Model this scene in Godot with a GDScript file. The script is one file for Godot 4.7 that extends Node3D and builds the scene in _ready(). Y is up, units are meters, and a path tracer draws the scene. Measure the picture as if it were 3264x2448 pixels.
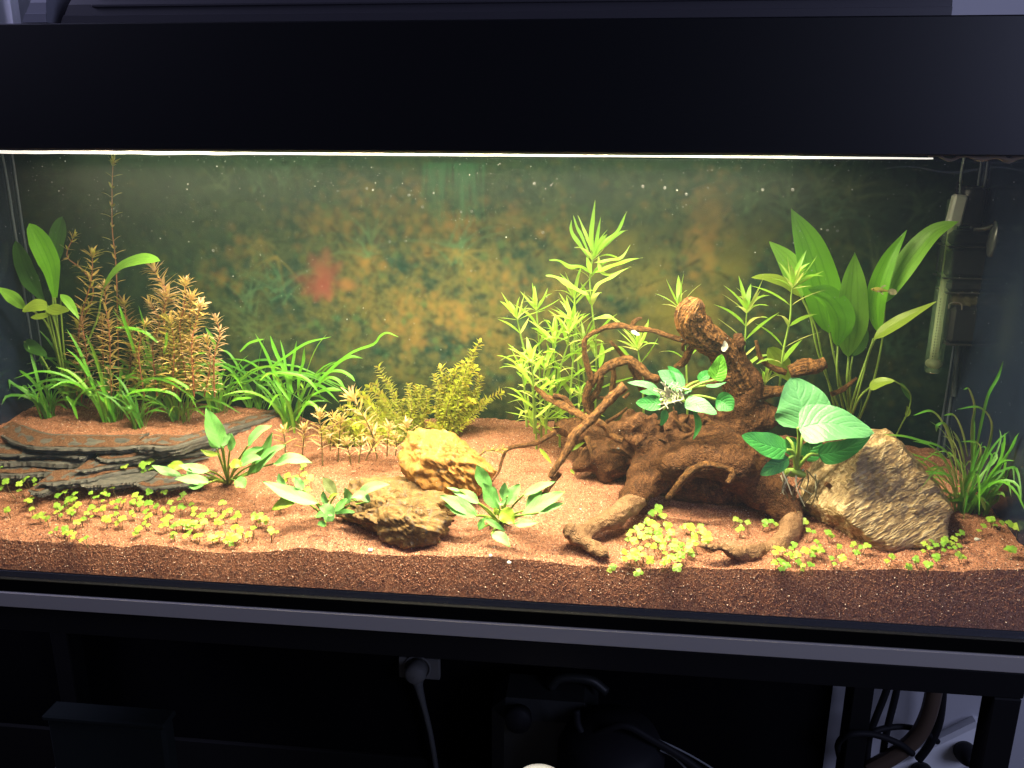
extends Node3D
# A planted glass aquarium in a dark corner: black hood with the lamp inside, printed back poster,
# red gravel, slates, stones, driftwood and water plants; under it the stand with cables.

const DEEP := 0.38          # inside depth of the tank
const LEFT := -0.985
const RIGHT := 0.55
const BED := -0.587         # glass bottom
const WATER := -0.0225       # water line

var sand_front := [Vector2(-0.825, -0.547), Vector2(-0.722, -0.5465), Vector2(-0.6548, -0.5492), Vector2(-0.6004, -0.5424), Vector2(-0.5022, -0.5504), Vector2(-0.4496, -0.5451), Vector2(-0.3974, -0.5371), Vector2(-0.3211, -0.5393), Vector2(-0.2582, -0.5408), Vector2(-0.1712, -0.5348), Vector2(-0.1101, -0.535), Vector2(-0.0194, -0.5407), Vector2(0.0283, -0.5396), Vector2(0.0696, -0.5383), Vector2(0.1278, -0.5326), Vector2(0.1626, -0.5324), Vector2(0.2764, -0.5271), Vector2(0.3541, -0.5202), Vector2(0.4417, -0.5165), Vector2(0.5229, -0.5094)]
var sand_back := [Vector2(-0.985, -0.52), Vector2(-0.56, -0.517), Vector2(-0.43, -0.472), Vector2(-0.2, -0.463), Vector2(0, -0.463), Vector2(0.2, -0.468), Vector2(0.55, -0.482)]
var ledge_top := [Vector2(-0.985, -0.2), Vector2(-0.85, -0.195), Vector2(-0.74, -0.2), Vector2(-0.65, -0.235), Vector2(-0.56, -0.33), Vector2(-0.47, -0.39)]
var ledge_toe := [Vector2(-0.985, -0.095), Vector2(-0.81, -0.097), Vector2(-0.69, -0.135), Vector2(-0.6, -0.175), Vector2(-0.53, -0.27), Vector2(-0.47, -0.36)]

var rng := RandomNumberGenerator.new()
var noise := FastNoiseLite.new()
var used := {}
var M := {}
var shapes := {}


func lut(t: Array, x: float) -> float:
	if x <= t[0].x:
		return t[0].y
	for i in range(1, t.size()):
		if x <= t[i].x:
			return lerpf(t[i - 1].y, t[i].y, (x - t[i - 1].x) / (t[i].x - t[i - 1].x))
	return t[-1].y


# Height of the gravel bed: a slope rising to the back, with a terrace held by slates on the left.
func bed(x: float, z: float) -> float:
	var t := clampf(-z / DEEP, 0.0, 1.0)
	var a := lut(sand_front, x)
	var y := a + (lut(sand_back, x) - a) * (1.0 - pow(1.0 - t, 1.6))
	if x < -0.45:
		var toe := lut(ledge_toe, x)
		var top := lut(ledge_top, x)
		var s := pow(clampf((toe - z) / (toe - top), 0.0, 1.0), 4.0) * smoothstep(0.0, 1.0, (-0.45 - x) / 0.1)
		y += (-0.464 + 0.06 * maxf(0.0, top - z) - y) * s
	return y


func gravel(x: float, z: float) -> float:
	var away := smoothstep(0.0, 0.02, -z)
	return bed(x, z) + away * (0.0058 * noise.get_noise_2d(x * 900.0, z * 900.0) + 0.0012 * noise.get_noise_2d(x * 4000.0, z * 4000.0 + 77.0))


# ---------------------------------------------------------------- naming
func numbered(called: String) -> String:
	used[called] = used.get(called, -1) + 1
	return called if used[called] == 0 else "%s_%03d" % [called, used[called]]


func tag(o: Node3D, label: String, category: String, group := "") -> Node3D:
	o.set_meta("label", label)
	o.set_meta("category", category)
	if group:
		o.set_meta("group", group)
	return o


func thing(called: String, label: String, category: String, at := Vector3.ZERO, group := "") -> Node3D:
	var o := Node3D.new()
	o.name = numbered(called)
	o.position = at
	add_child(o)
	return tag(o, label, category, group)


# A mesh built in the room's coordinates, as a part of a thing (or of a part).
func part(called: String, mesh: Mesh, m: Material, parent: Node3D) -> MeshInstance3D:
	var o := MeshInstance3D.new()
	o.mesh = mesh
	o.material_override = m
	var n := 0
	for c in parent.get_children():
		if c.get_meta("plain", "") == called:
			n += 1
	o.set_meta("plain", called)
	o.name = called if n == 0 else "%s_%03d" % [called, n]
	parent.add_child(o, true)
	var from := Vector3.ZERO
	var p: Node = parent
	while p != self:
		from += (p as Node3D).position
		p = p.get_parent()
	o.position = -from
	return o


# A shared mesh put on a thing with a transform given in the room's coordinates.
func put(called: String, mesh: Mesh, m: Material, parent: Node3D, t: Transform3D) -> MeshInstance3D:
	var o := part(called, mesh, m, parent)
	o.transform = Transform3D(t.basis, t.origin + o.position)
	return o


func single(called: String, mesh: Mesh, m: Material, at: Vector3, label: String, category: String, group := "") -> MeshInstance3D:
	var o := MeshInstance3D.new()
	o.mesh = mesh
	o.material_override = m
	o.name = numbered(called)
	o.position = at
	add_child(o)
	tag(o, label, category, group)
	return o


func setting(called: String, mesh: Mesh, m: Material, at := Vector3.ZERO, kind := "structure") -> MeshInstance3D:
	var o := MeshInstance3D.new()
	o.mesh = mesh
	o.material_override = m
	o.name = numbered(called)
	o.position = at
	o.set_meta("kind", kind)
	add_child(o)
	return o


# ---------------------------------------------------------------- materials
func mat(c: Color, rough := 0.7, spec := 0.5) -> StandardMaterial3D:
	var m := StandardMaterial3D.new()
	m.albedo_color = c.linear_to_srgb()
	m.roughness = rough
	m.metallic_specular = spec
	return m


func leafy(c: Color, through := 0.6, rough := 0.45, tex: Texture2D = null, relief: Texture2D = null) -> StandardMaterial3D:
	var m := mat(c, rough, 0.45)
	m.backlight_enabled = true
	m.backlight = Color(through, through, through * 0.6)
	m.cull_mode = BaseMaterial3D.CULL_DISABLED
	if tex:
		m.albedo_texture = tex
	if relief:
		m.heightmap_enabled = true
		m.heightmap_texture = relief
		m.heightmap_scale = 0.6
	return m


func world_mapped(m: StandardMaterial3D, times: Vector3) -> StandardMaterial3D:
	m.uv1_triplanar = true
	m.uv1_world_triplanar = true
	m.uv1_scale = times
	return m


func picture(w: int, h: int, f: Callable) -> ImageTexture:
	var bytes := PackedByteArray()
	bytes.resize(w * h * 3)
	var k := 0
	for y in h:
		for x in w:
			var c: Color = f.call(x, y)
			bytes[k] = int(clampf(c.r, 0, 1) * 255.0)
			bytes[k + 1] = int(clampf(c.g, 0, 1) * 255.0)
			bytes[k + 2] = int(clampf(c.b, 0, 1) * 255.0)
			k += 3
	return ImageTexture.create_from_image(Image.create_from_data(w, h, false, Image.FORMAT_RGB8, bytes))


# ---------------------------------------------------------------- shapes
func mesh_of(v: PackedVector3Array, idx: PackedInt32Array, uv := PackedVector2Array(), tint := PackedColorArray()) -> ArrayMesh:
	var n := PackedVector3Array()
	n.resize(v.size())
	for i in range(0, idx.size(), 3):
		var a := idx[i]
		var b := idx[i + 1]
		var c := idx[i + 2]
		var f := (v[c] - v[a]).cross(v[b] - v[a])
		n[a] += f
		n[b] += f
		n[c] += f
	for i in n.size():
		n[i] = n[i].normalized() if n[i].length_squared() > 1e-24 else Vector3.UP
	var s := []
	s.resize(Mesh.ARRAY_MAX)
	s[Mesh.ARRAY_VERTEX] = v
	s[Mesh.ARRAY_NORMAL] = n
	s[Mesh.ARRAY_INDEX] = idx
	if uv.size() == v.size():
		s[Mesh.ARRAY_TEX_UV] = uv
	if tint.size() == v.size():
		s[Mesh.ARRAY_COLOR] = tint
	var m := ArrayMesh.new()
	m.add_surface_from_arrays(Mesh.PRIMITIVE_TRIANGLES, s)
	return m


# Flat-faced convex solid from its faces, each a ring of points turned to face away from the middle.
func faces_mesh(faces: Array) -> ArrayMesh:
	var mid := Vector3.ZERO
	var count := 0
	for f in faces:
		for p in f:
			mid += p
			count += 1
	mid /= count
	var v := PackedVector3Array()
	var idx := PackedInt32Array()
	for f in faces:
		var n: Vector3 = (f[2] - f[0]).cross(f[1] - f[0])
		var ring: Array = f.duplicate()
		if n.dot(f[0] - mid) < 0.0:
			ring.reverse()
		var at := v.size()
		for p in ring:
			v.append(p)
		for i in range(1, ring.size() - 1):
			idx.append_array([at, at + i, at + i + 1])
	return mesh_of(v, idx)


func chamfered(lo: Vector3, hi: Vector3, b := 0.002, turned := Basis.IDENTITY) -> ArrayMesh:
	var mid := (lo + hi) / 2.0
	var h := (hi - lo) / 2.0
	var k := func(x: int, y: int, z: int, out: int) -> Vector3:
		var p := Vector3(x * (h.x - b), y * (h.y - b), z * (h.z - b))
		p[out] = [x * h.x, y * h.y, z * h.z][out]
		return mid + turned * p
	var f := []
	for s in [-1, 1]:
		f.append([k.call(s, -1, -1, 0), k.call(s, 1, -1, 0), k.call(s, 1, 1, 0), k.call(s, -1, 1, 0)])
		f.append([k.call(-1, s, -1, 1), k.call(1, s, -1, 1), k.call(1, s, 1, 1), k.call(-1, s, 1, 1)])
		f.append([k.call(-1, -1, s, 2), k.call(1, -1, s, 2), k.call(1, 1, s, 2), k.call(-1, 1, s, 2)])
		for r in [-1, 1]:
			f.append([k.call(s, r, -1, 0), k.call(s, r, 1, 0), k.call(s, r, 1, 1), k.call(s, r, -1, 1)])
			f.append([k.call(s, -1, r, 0), k.call(s, 1, r, 0), k.call(s, 1, r, 2), k.call(s, -1, r, 2)])
			f.append([k.call(-1, s, r, 1), k.call(1, s, r, 1), k.call(1, s, r, 2), k.call(-1, s, r, 2)])
			for q in [-1, 1]:
				f.append([k.call(s, r, q, 0), k.call(s, r, q, 1), k.call(s, r, q, 2)])
	return faces_mesh(f)


func smooth_path(p: Array, n: int) -> PackedVector3Array:
	var out := PackedVector3Array()
	var last := p.size() - 1
	for i in n:
		var t := float(i) / (n - 1) * last
		var k := mini(int(t), last - 1)
		var a: Vector3 = p[k - 1] if k > 0 else p[0] * 2.0 - p[1]
		var d: Vector3 = p[k + 2] if k + 2 <= last else p[last] * 2.0 - p[last - 1]
		out.append((p[k] as Vector3).cubic_interpolate(p[k + 1], a, d, t - k))
	return out


func along(r: Array, t: float) -> float:
	var f := t * (r.size() - 1)
	var k := mini(int(f), r.size() - 2)
	return lerpf(r[k], r[k + 1], f - k)


# A round, tapering, slightly gnarled branch, stalk, hose or cable.
func tube(p: Array, r: Array, sides := 8, steps := 16, rough := 0.0, seed_ := 0, grooves := 0.0) -> ArrayMesh:
	var path := smooth_path(p, steps)
	var radii: Array = r if r.size() > 1 else [r[0], r[0]]
	var v := PackedVector3Array()
	var uv := PackedVector2Array()
	var idx := PackedInt32Array()
	var side := Vector3.ZERO
	var run := 0.0
	for i in steps:
		var d := (path[mini(i + 1, steps - 1)] - path[maxi(i - 1, 0)]).normalized()
		if i == 0:
			side = d.cross(Vector3(0.31, 0.2, 0.93)).normalized()
		side = (side - d * side.dot(d)).normalized()
		var other := d.cross(side)
		var rad := along(radii, float(i) / (steps - 1))
		if i:
			run += path[i].distance_to(path[i - 1])
		for s in sides + 1:
			var a := TAU * (s % sides) / sides
			var q := side * cos(a) + other * sin(a)
			var k := 1.0
			if rough:
				k += rough * noise.get_noise_3d(path[i].x * 2500 + q.x * 30 + seed_ * 51, path[i].y * 2500 + q.y * 30, path[i].z * 2500 + q.z * 30)
				k += rough * 0.6 * noise.get_noise_3d(q.x * 90 + seed_ * 17, q.y * 90, q.z * 90 + run * 300)
			if grooves:   # ridges that wind slowly along the wood
				var b := a + run * 2.2
				k += grooves * noise.get_noise_3d(cos(b) * 170, sin(b) * 170, run * 380)
				k += grooves * 0.7 * noise.get_noise_3d(cos(b) * 420, sin(b) * 420, run * 500 + 90)
			v.append(path[i] + q * rad * k)
			uv.append(Vector2(float(s) / sides, run * 8.0))
	for i in steps - 1:
		for s in sides:
			var a := i * (sides + 1) + s
			var b := a + sides + 1
			idx.append_array([a, a + 1, b, a + 1, b + 1, b])
	for e in [0, steps - 1]:
		var c := v.size()
		v.append(path[e])
		uv.append(Vector2(0.5, 0.0))
		for s in sides:
			var a: int = e * (sides + 1) + s
			idx.append_array([c, a + 1, a] if e == 0 else [c, a, a + 1])
	return mesh_of(v, idx, uv)


func breadth(kind: String, t: float) -> float:
	match kind:
		"oval":
			return pow(sin(PI * pow(t, 0.72)), 0.62)
		"heart":
			return pow(sin(PI * pow(clampf(t, 0.0, 1.0), 0.6)), 0.6) * (1.0 if t > 0.05 else 0.7)
		"lance":
			return pow(sin(PI * pow(t, 0.8)), 0.85)
		"tongue":
			return minf(1.0, pow(clampf((1.0 - t) * 3.2, 0, 1), 0.5)) * minf(1.0, 0.22 + t * 1.9)
		"strap":
			return minf(1.0, pow(clampf((1.0 - t) * 4.0, 0, 1), 0.7)) * minf(1.0, 0.55 + t * 2.0)
		"needle":
			return minf(1.0, pow(clampf((1.0 - t) * 2.0, 0, 1), 0.6)) * minf(1.0, 0.35 + t * 4.0)
	return 1.0


# A leaf blade along a path: folded at its midrib, with a wavy edge. `face` is the way its upper side looks.
func leaf(p: Array, width: float, kind: String, face := Vector3(0, 0.5, 0.85), fold := 0.18, wave := 0.04, steps := 12, across := 6) -> ArrayMesh:
	var path := smooth_path(p, steps)
	var v := PackedVector3Array()
	var uv := PackedVector2Array()
	var idx := PackedInt32Array()
	var ph := rng.randf() * 9.0
	for i in steps:
		var t := float(i) / (steps - 1)
		var d := (path[mini(i + 1, steps - 1)] - path[maxi(i - 1, 0)]).normalized()
		var s := face.cross(d).normalized()
		if face.cross(d).length() < 0.05:
			s = Vector3.RIGHT
		var n := d.cross(s)
		var w := width * 0.5 * maxf(0.02, breadth(kind, t))
		for k in across + 1:
			var u := 2.0 * k / across - 1.0
			var lift := fold * absf(u) * w + wave * width * 0.5 * absf(u) * absf(u) * sin(ph + t * 14.0 + (2.0 if u > 0 else 0.0))
			v.append(path[i] + s * u * w + n * (lift - fold * w * 0.5))
			uv.append(Vector2(u * 0.5 + 0.5, t))
	for i in steps - 1:
		for k in across:
			var a := i * (across + 1) + k
			var b := a + across + 1
			idx.append_array([a, b, a + 1, a + 1, b, b + 1])
	return mesh_of(v, idx, uv)


# A leaf one metre long along +x with its upper side to +y, to be scaled: shared by many.
func unit_leaf(slim: float, kind: String, bend: float, twist := 0.0, steps := 7, across := 2, fold := 0.25) -> ArrayMesh:
	var p := []
	for i in 6:
		var t := i / 5.0
		p.append(Vector3(t * (1.0 - 0.25 * bend * bend * t), bend * (0.55 * t - 0.75 * t * t), twist * t * t))
	return leaf(p, slim, kind, Vector3.UP, fold, 0.05, steps, across)


func heading(d: Vector3, up: Vector3, size: float) -> Basis:
	var x := d.normalized()
	var z := x.cross(up)
	z = z.normalized() if z.length() > 0.01 else Vector3.BACK
	return Basis(x, z.cross(x), z) * Basis.from_scale(Vector3.ONE * size)


# A lumpy, partly split stone: a ball cut by planes, then roughened.
func stone(mid: Vector3, half: Vector3, cuts: Array, rough: float, seed_: int, turned := Basis.IDENTITY, rings := 46, layers := 0.0, layer_way := Vector3.UP) -> ArrayMesh:
	var v := PackedVector3Array()
	var idx := PackedInt32Array()
	var cols := rings * 2
	for i in rings + 1:
		for k in cols:
			var a := PI * i / rings
			var b := TAU * k / cols
			var d := Vector3(sin(a) * cos(b), cos(a), sin(a) * sin(b))
			var r := 1.15
			for c in cuts:
				var along_ := d.dot((c[0] as Vector3).normalized())
				if along_ > 0.05:
					var hit: float = c[1] / along_
					var h := clampf(0.5 + 0.5 * (r - hit) / 0.035, 0, 1)
					r = lerpf(r, hit, h) - 0.035 * h * (1 - h)
			r += rough * noise.get_noise_3d(d.x * 120 + seed_ * 31, d.y * 120, d.z * 120)
			r += rough * 0.5 * noise.get_noise_3d(d.x * 420 + seed_ * 31, d.y * 420, d.z * 420)
			r += rough * 0.25 * noise.get_noise_3d(d.x * 1200, d.y * 1200 + seed_ * 31, d.z * 1200)
			var q := d * r
			if layers:
				r += layers * absf(fposmod(q.dot(layer_way) * 9.0 + 1.3 * noise.get_noise_3d(q.x * 80, q.y * 80, q.z * 80), 1.0) - 0.5)
			v.append(mid + turned * (d * r * half))
	for i in rings:
		for k in cols:
			var a := i * cols + k
			var b := i * cols + (k + 1) % cols
			var c := a + cols
			var e := b + cols
			idx.append_array([a, c, b, b, c, e])
	for i in range(0, idx.size(), 3):
		var t := idx[i + 1]
		idx[i + 1] = idx[i + 2]
		idx[i + 2] = t
	return mesh_of(v, idx)


# One continuous lump of wood: tapered bones joined by a smooth minimum and meshed as surface nets.
func wood_mesh(bones: Array, cell: float, blend: float) -> ArrayMesh:
	var lo := Vector3(9, 9, 9)
	var hi := -lo
	for b in bones:
		for e in 2:
			lo = lo.min((b[e] as Vector3) - Vector3.ONE * (b[2 + e] + 0.02))
			hi = hi.max((b[e] as Vector3) + Vector3.ONE * (b[2 + e] + 0.02))
	var n := Vector3i(((hi - lo) / cell).ceil()) + Vector3i.ONE
	var field := PackedFloat32Array()
	field.resize(n.x * n.y * n.z)
	field.fill(0.05)
	for b in bones:
		var a: Vector3 = b[0]
		var ab: Vector3 = b[1] - a
		var len2 := maxf(ab.length_squared(), 1e-8)
		var reach := Vector3.ONE * (maxf(b[2], b[3]) + blend + cell * 2)
		var from := Vector3i(((a.min(b[1]) - reach - lo) / cell).floor()).clamp(Vector3i.ZERO, n - Vector3i.ONE)
		var to := Vector3i(((a.max(b[1]) + reach - lo) / cell).ceil()).clamp(Vector3i.ZERO, n - Vector3i.ONE)
		for z in range(from.z, to.z + 1):
			for y in range(from.y, to.y + 1):
				var at := (z * n.y + y) * n.x
				for x in range(from.x, to.x + 1):
					var p := lo + Vector3(x, y, z) * cell - a
					var t := clampf(p.dot(ab) / len2, 0, 1)
					var d := (p - ab * t).length() - lerpf(b[2], b[3], t)
					var e := field[at + x]
					var h := maxf(blend - absf(d - e), 0.0) / blend
					field[at + x] = minf(d, e) - h * h * blend * 0.25
	for z in n.z:
		for y in n.y:
			for x in n.x:
				var at := (z * n.y + y) * n.x + x
				if absf(field[at]) < 0.02:
					var p := lo + Vector3(x, y, z) * cell
					field[at] += 0.007 * noise.get_noise_3d(p.x * 1300, p.y * 1300, p.z * 1300) + 0.0030 * absf(noise.get_noise_3d(p.x * 3200, p.y * 3200 + 9, p.z * 3200)) + 0.0016 * noise.get_noise_3d(p.x * 7500, p.y * 7500 + 9, p.z * 7500)
	var v := PackedVector3Array()
	var idx := PackedInt32Array()
	var slot := PackedInt32Array()
	slot.resize(field.size())
	slot.fill(-1)
	var step := [1, n.x, n.x * n.y]
	for z in n.z - 1:
		for y in n.y - 1:
			for x in n.x - 1:
				var at := (z * n.y + y) * n.x + x
				var sum := Vector3.ZERO
				var hits := 0
				var inside := 0
				for c in 8:
					if field[at + (c & 1) + (c >> 1 & 1) * step[1] + (c >> 2) * step[2]] < 0.0:
						inside += 1
				if inside == 0 or inside == 8:
					continue
				for ax in 3:
					var u := (ax + 1) % 3
					var w := (ax + 2) % 3
					for c in 4:
						var o := Vector3.ZERO
						o[u] = c & 1
						o[w] = c >> 1
						var i0: int = at + int(o.x) + int(o.y) * step[1] + int(o.z) * step[2]
						var f0 := field[i0]
						var f1 := field[i0 + step[ax]]
						if (f0 < 0.0) != (f1 < 0.0):
							o[ax] += f0 / (f0 - f1)
							sum += o
							hits += 1
				slot[at] = v.size()
				v.append(lo + (Vector3(x, y, z) + sum / hits) * cell)
	for z in range(1, n.z - 1):
		for y in range(1, n.y - 1):
			for x in range(1, n.x - 1):
				var at := (z * n.y + y) * n.x + x
				for ax in 3:
					var in0 := field[at] < 0.0
					if in0 == (field[at + step[ax]] < 0.0):
						continue
					var u: int = step[(ax + 1) % 3]
					var w: int = step[(ax + 2) % 3]
					var q := [slot[at], slot[at - u], slot[at - u - w], slot[at - w]]
					if q.min() < 0:
						continue
					if in0:
						idx.append_array([q[0], q[2], q[1], q[0], q[3], q[2]])
					else:
						idx.append_array([q[0], q[1], q[2], q[0], q[2], q[3]])
	return mesh_of(v, idx)


func ball(r: float, rings := 8) -> SphereMesh:
	var m := SphereMesh.new()
	m.radius = r
	m.height = r * 2
	m.rings = rings
	m.radial_segments = rings * 2
	return m


func spun(profile: Array, sides := 24) -> ArrayMesh:   # [radius, height] pairs from the bottom up
	var v := PackedVector3Array()
	var idx := PackedInt32Array()
	for p in profile:
		for s in sides:
			var a := TAU * s / sides
			v.append(Vector3(cos(a) * p[0], p[1], sin(a) * p[0]))
	for i in profile.size() - 1:
		for s in sides:
			var a := i * sides + s
			var b := i * sides + (s + 1) % sides
			idx.append_array([a, a + sides, b, b, a + sides, b + sides])
	return mesh_of(v, idx)


# ---------------------------------------------------------------- the scene
func _ready() -> void:
	rng.seed = 4
	noise.noise_type = FastNoiseLite.TYPE_SIMPLEX_SMOOTH
	noise.frequency = 0.02
	noise.seed = 11

	var cam := Camera3D.new()
	cam.name = "camera"
	cam.position = Vector3(0, 0, 1)
	cam.rotation_degrees = Vector3(-16.05, 6.12, 0.3)
	cam.fov = 48.3
	cam.near = 0.05
	cam.far = 20.0
	add_child(cam)

	var env := Environment.new()
	env.background_mode = Environment.BG_COLOR
	env.background_color = Color(0.007, 0.0075, 0.011).linear_to_srgb()
	env.background_energy_multiplier = 1.0
	env.tonemap_mode = Environment.TONE_MAPPER_LINEAR
	env.tonemap_exposure = 1.0
	env.sdfgi_enabled = true
	env.ssao_enabled = true
	env.ssil_enabled = true
	env.volumetric_fog_enabled = true
	env.volumetric_fog_density = 0.0
	var around := WorldEnvironment.new()
	around.name = "surroundings"
	around.environment = env
	add_child(around)

	# the two fluorescent tubes in the hood, as one long soft light just under them
	for k in 2:
		var lamp := AreaLight3D.new()
		lamp.name = ["front_tube_glow", "rear_tube_glow"][k]
		lamp.area_size = Vector2(0.86, 0.03)
		lamp.area_normalize_energy = true
		lamp.position = Vector3(-0.22, 0.020, [-0.040, -0.15][k])
		lamp.rotation_degrees = Vector3([-116, -90][k], 0, 0)   # the front tube's reflector throws its light to the front
		lamp.light_color = Color(1.0, 0.95, 0.77)
		lamp.light_energy = [3.2, 0.34][k]
		lamp.shadow_enabled = true
		add_child(lamp)
	# bluish daylight from a window far off to the right
	var win := AreaLight3D.new()
	win.name = "window_daylight"
	win.area_size = Vector2(1.2, 1.4)
	win.area_normalize_energy = true
	win.position = Vector3(2.1, 0.45, 1.6)
	win.look_at_from_position(win.position, Vector3(0.3, -0.4, 0.0))
	win.light_color = Color(0.78, 0.81, 1.0)
	win.light_energy = 3.0
	win.shadow_enabled = true
	add_child(win)
	# a weaker window on the left, above the end of the hood
	var left_win := AreaLight3D.new()
	left_win.name = "left_window_daylight"
	left_win.area_size = Vector2(0.8, 0.8)
	left_win.area_normalize_energy = true
	left_win.look_at_from_position(Vector3(-2.1, 0.95, 0.15), Vector3(-0.9, 0.2, -0.4))
	left_win.light_color = Color(0.80, 0.80, 1.0)
	left_win.light_energy = 3.4
	left_win.shadow_enabled = true
	add_child(left_win)

	make_materials()
	build_room()
	build_stand()
	build_tank()
	build_hood()
	build_gravel()
	build_slates()
	build_stones()
	build_driftwood()
	build_sword_plants()
	build_anubias()
	build_crypts()
	build_grasses()
	build_willow_stems()
	build_red_stems()
	build_fine_bushes()
	build_clovers()
	build_equipment()
	build_fish()
	build_small_bits()


func make_materials() -> void:
	M.black = mat(Color(0.004, 0.0045, 0.006), 0.38, 0.5)
	M.lid = mat(Color(0.045, 0.043, 0.052), 0.36, 0.6)
	M.soft_black = mat(Color(0.004, 0.004, 0.004), 0.9, 0.1)
	M.rail = mat(Color(0.33, 0.31, 0.29), 0.55, 0.4)
	M.steel = mat(Color(0.006, 0.006, 0.007), 0.6, 0.25)
	M.wall = mat(Color(0.44, 0.44, 0.47), 0.9, 0.3)
	M.frame = mat(Color(0.75, 0.75, 0.78), 0.6, 0.4)
	M.wall_shade = mat(Color(0.005, 0.005, 0.006), 0.9, 0.05)  # near-black stands for the wall in shade under the tank
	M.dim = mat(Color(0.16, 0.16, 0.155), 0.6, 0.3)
	M.white = mat(Color(0.85, 0.86, 0.88), 0.4, 0.5)
	M.ivory = mat(Color(0.6, 0.6, 0.58), 0.5, 0.5)
	M.grey = mat(Color(0.18, 0.19, 0.20), 0.7, 0.4)
	M.cable = mat(Color(0.010, 0.010, 0.012), 0.6, 0.25)
	M.hose = mat(Color(0.075, 0.05, 0.035), 0.45, 0.5)
	M.side = mat(Color(0.010, 0.016, 0.034), 0.22, 0.5)  # opaque navy stands in for the dark reflection in the side glass
	M.silicone = mat(Color(0.07, 0.09, 0.12), 0.4, 0.5)
	M.scum = mat(Color(0.35, 0.37, 0.36), 0.8, 0.3)
	M.pane = mat(Color(1, 1, 1, 0.02), 0.02, 0.5)
	M.pane.albedo_color = Color(1, 1, 1, 0.02)
	M.pane.transparency = BaseMaterial3D.TRANSPARENCY_ALPHA
	M.glow = mat(Color(0.9, 0.9, 0.9))
	M.glow.emission_enabled = true
	M.glow.emission = Color(1.0, 0.97, 0.92)
	M.glow.emission_energy_multiplier = 1.15

	# gravel: grains of red, brown, dark and pale stone
	var g := RandomNumberGenerator.new()
	g.seed = 7
	var tones := [Color(0.36, 0.145, 0.078), Color(0.27, 0.10, 0.052), Color(0.47, 0.225, 0.135), Color(0.12, 0.042, 0.025), Color(0.70, 0.43, 0.31), Color(0.035, 0.016, 0.012)]
	var grain := picture(768, 768, func(_x: int, _y: int) -> Color:
		var r := g.randf()
		var c: Color = tones[0 if r < 0.34 else 1 if r < 0.58 else 2 if r < 0.76 else 3 if r < 0.9 else 4 if r < 0.965 else 5]
		return (c * g.randf_range(0.8, 1.2)).linear_to_srgb())
	M.gravel = mat(Color(0.92, 0.92, 0.92), 0.75, 0.4)
	M.gravel.albedo_texture = grain
	M.gravel.heightmap_enabled = true
	M.gravel.heightmap_texture = grain
	M.gravel.heightmap_scale = 0.1
	world_mapped(M.gravel, Vector3(1.25, 1.25, 1.25))
	M.grain = mat(Color(1, 1, 1), 0.5, 0.5)
	M.grain.vertex_color_use_as_albedo = true

	# slate: dark blue-grey sheets, dusted with red silt on top
	var sl := FastNoiseLite.new()
	sl.seed = 5
	sl.frequency = 0.02
	M.slate = mat(Color(1, 1, 1), 0.6, 0.4)
	M.slate.albedo_texture = picture(256, 256, func(x: int, y: int) -> Color:
		var k := sl.get_noise_2d(x * 0.6, y * 5.0) * 0.5 + sl.get_noise_2d(x * 4.0, y * 4.0 + 300) * 0.35
		return Color(0.050, 0.052, 0.055).lerp(Color(0.17, 0.15, 0.13), clampf(0.35 + k, 0, 1)).linear_to_srgb())
	M.slate.heightmap_enabled = true
	M.slate.heightmap_texture = M.slate.albedo_texture
	M.slate.heightmap_scale = 0.25
	world_mapped(M.slate, Vector3(4, 6, 4))
	M.silt = mat(Color(0.40, 0.22, 0.15), 0.9, 0.3)
	M.silt.albedo_texture = grain
	M.silt.albedo_color = Color(0.66, 0.70, 0.70)
	world_mapped(M.silt, Vector3(1.15, 1.15, 1.15))


	var rk := FastNoiseLite.new()
	rk.seed = 9
	rk.frequency = 0.03
	M.ochre = mat(Color(1, 1, 1), 0.75, 0.4)
	M.ochre.albedo_texture = picture(384, 384, func(x: int, y: int) -> Color:
		var k := rk.get_noise_2d(x * 0.9, y * 0.9)
		var h := rk.get_noise_2d(x * 4.0 + 90, y * 4.0)
		var c := Color(0.32, 0.165, 0.045).lerp(Color(0.52, 0.30, 0.085), clampf(0.5 + k * 1.2, 0, 1))
		c = c.lerp(Color(0.13, 0.09, 0.06), clampf(h * 1.4 - 0.1, 0, 0.8))
		return c.lerp(Color(0.34, 0.31, 0.28), clampf(rk.get_noise_2d(x * 1.3 + 700, y * 1.3) * 3.0 - 0.75, 0, 0.85)).linear_to_srgb())
	M.ochre.heightmap_enabled = true
	M.ochre.heightmap_texture = M.ochre.albedo_texture
	M.ochre.heightmap_scale = 0.35
	world_mapped(M.ochre, Vector3(5, 5, 5))
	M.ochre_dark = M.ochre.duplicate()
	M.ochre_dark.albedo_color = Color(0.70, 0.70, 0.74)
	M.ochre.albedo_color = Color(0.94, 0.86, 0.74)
	M.gneiss = mat(Color(1, 1, 1), 0.55, 0.5)
	M.gneiss.albedo_texture = picture(384, 384, func(x: int, y: int) -> Color:
		var a := (x * 0.45 + y * 0.9)
		var b := (x * 0.9 - y * 0.45)
		var k := rk.get_noise_2d(a * 2.6, b * 0.4) + 0.6 * rk.get_noise_2d(a * 7.0 + 50, b * 1.3)
		var c := Color(0.20, 0.135, 0.068).lerp(Color(0.36, 0.255, 0.13), clampf(0.5 + k, 0, 1))
		c = c.lerp(Color(0.62, 0.52, 0.36), clampf(k * 4.0 - 0.6, 0, 0.95))
		return c.lerp(Color(0.07, 0.06, 0.05), clampf(-k * 2.4 - 0.8, 0, 0.8)).linear_to_srgb())
	M.gneiss.heightmap_enabled = true
	M.gneiss.heightmap_texture = M.gneiss.albedo_texture
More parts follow.
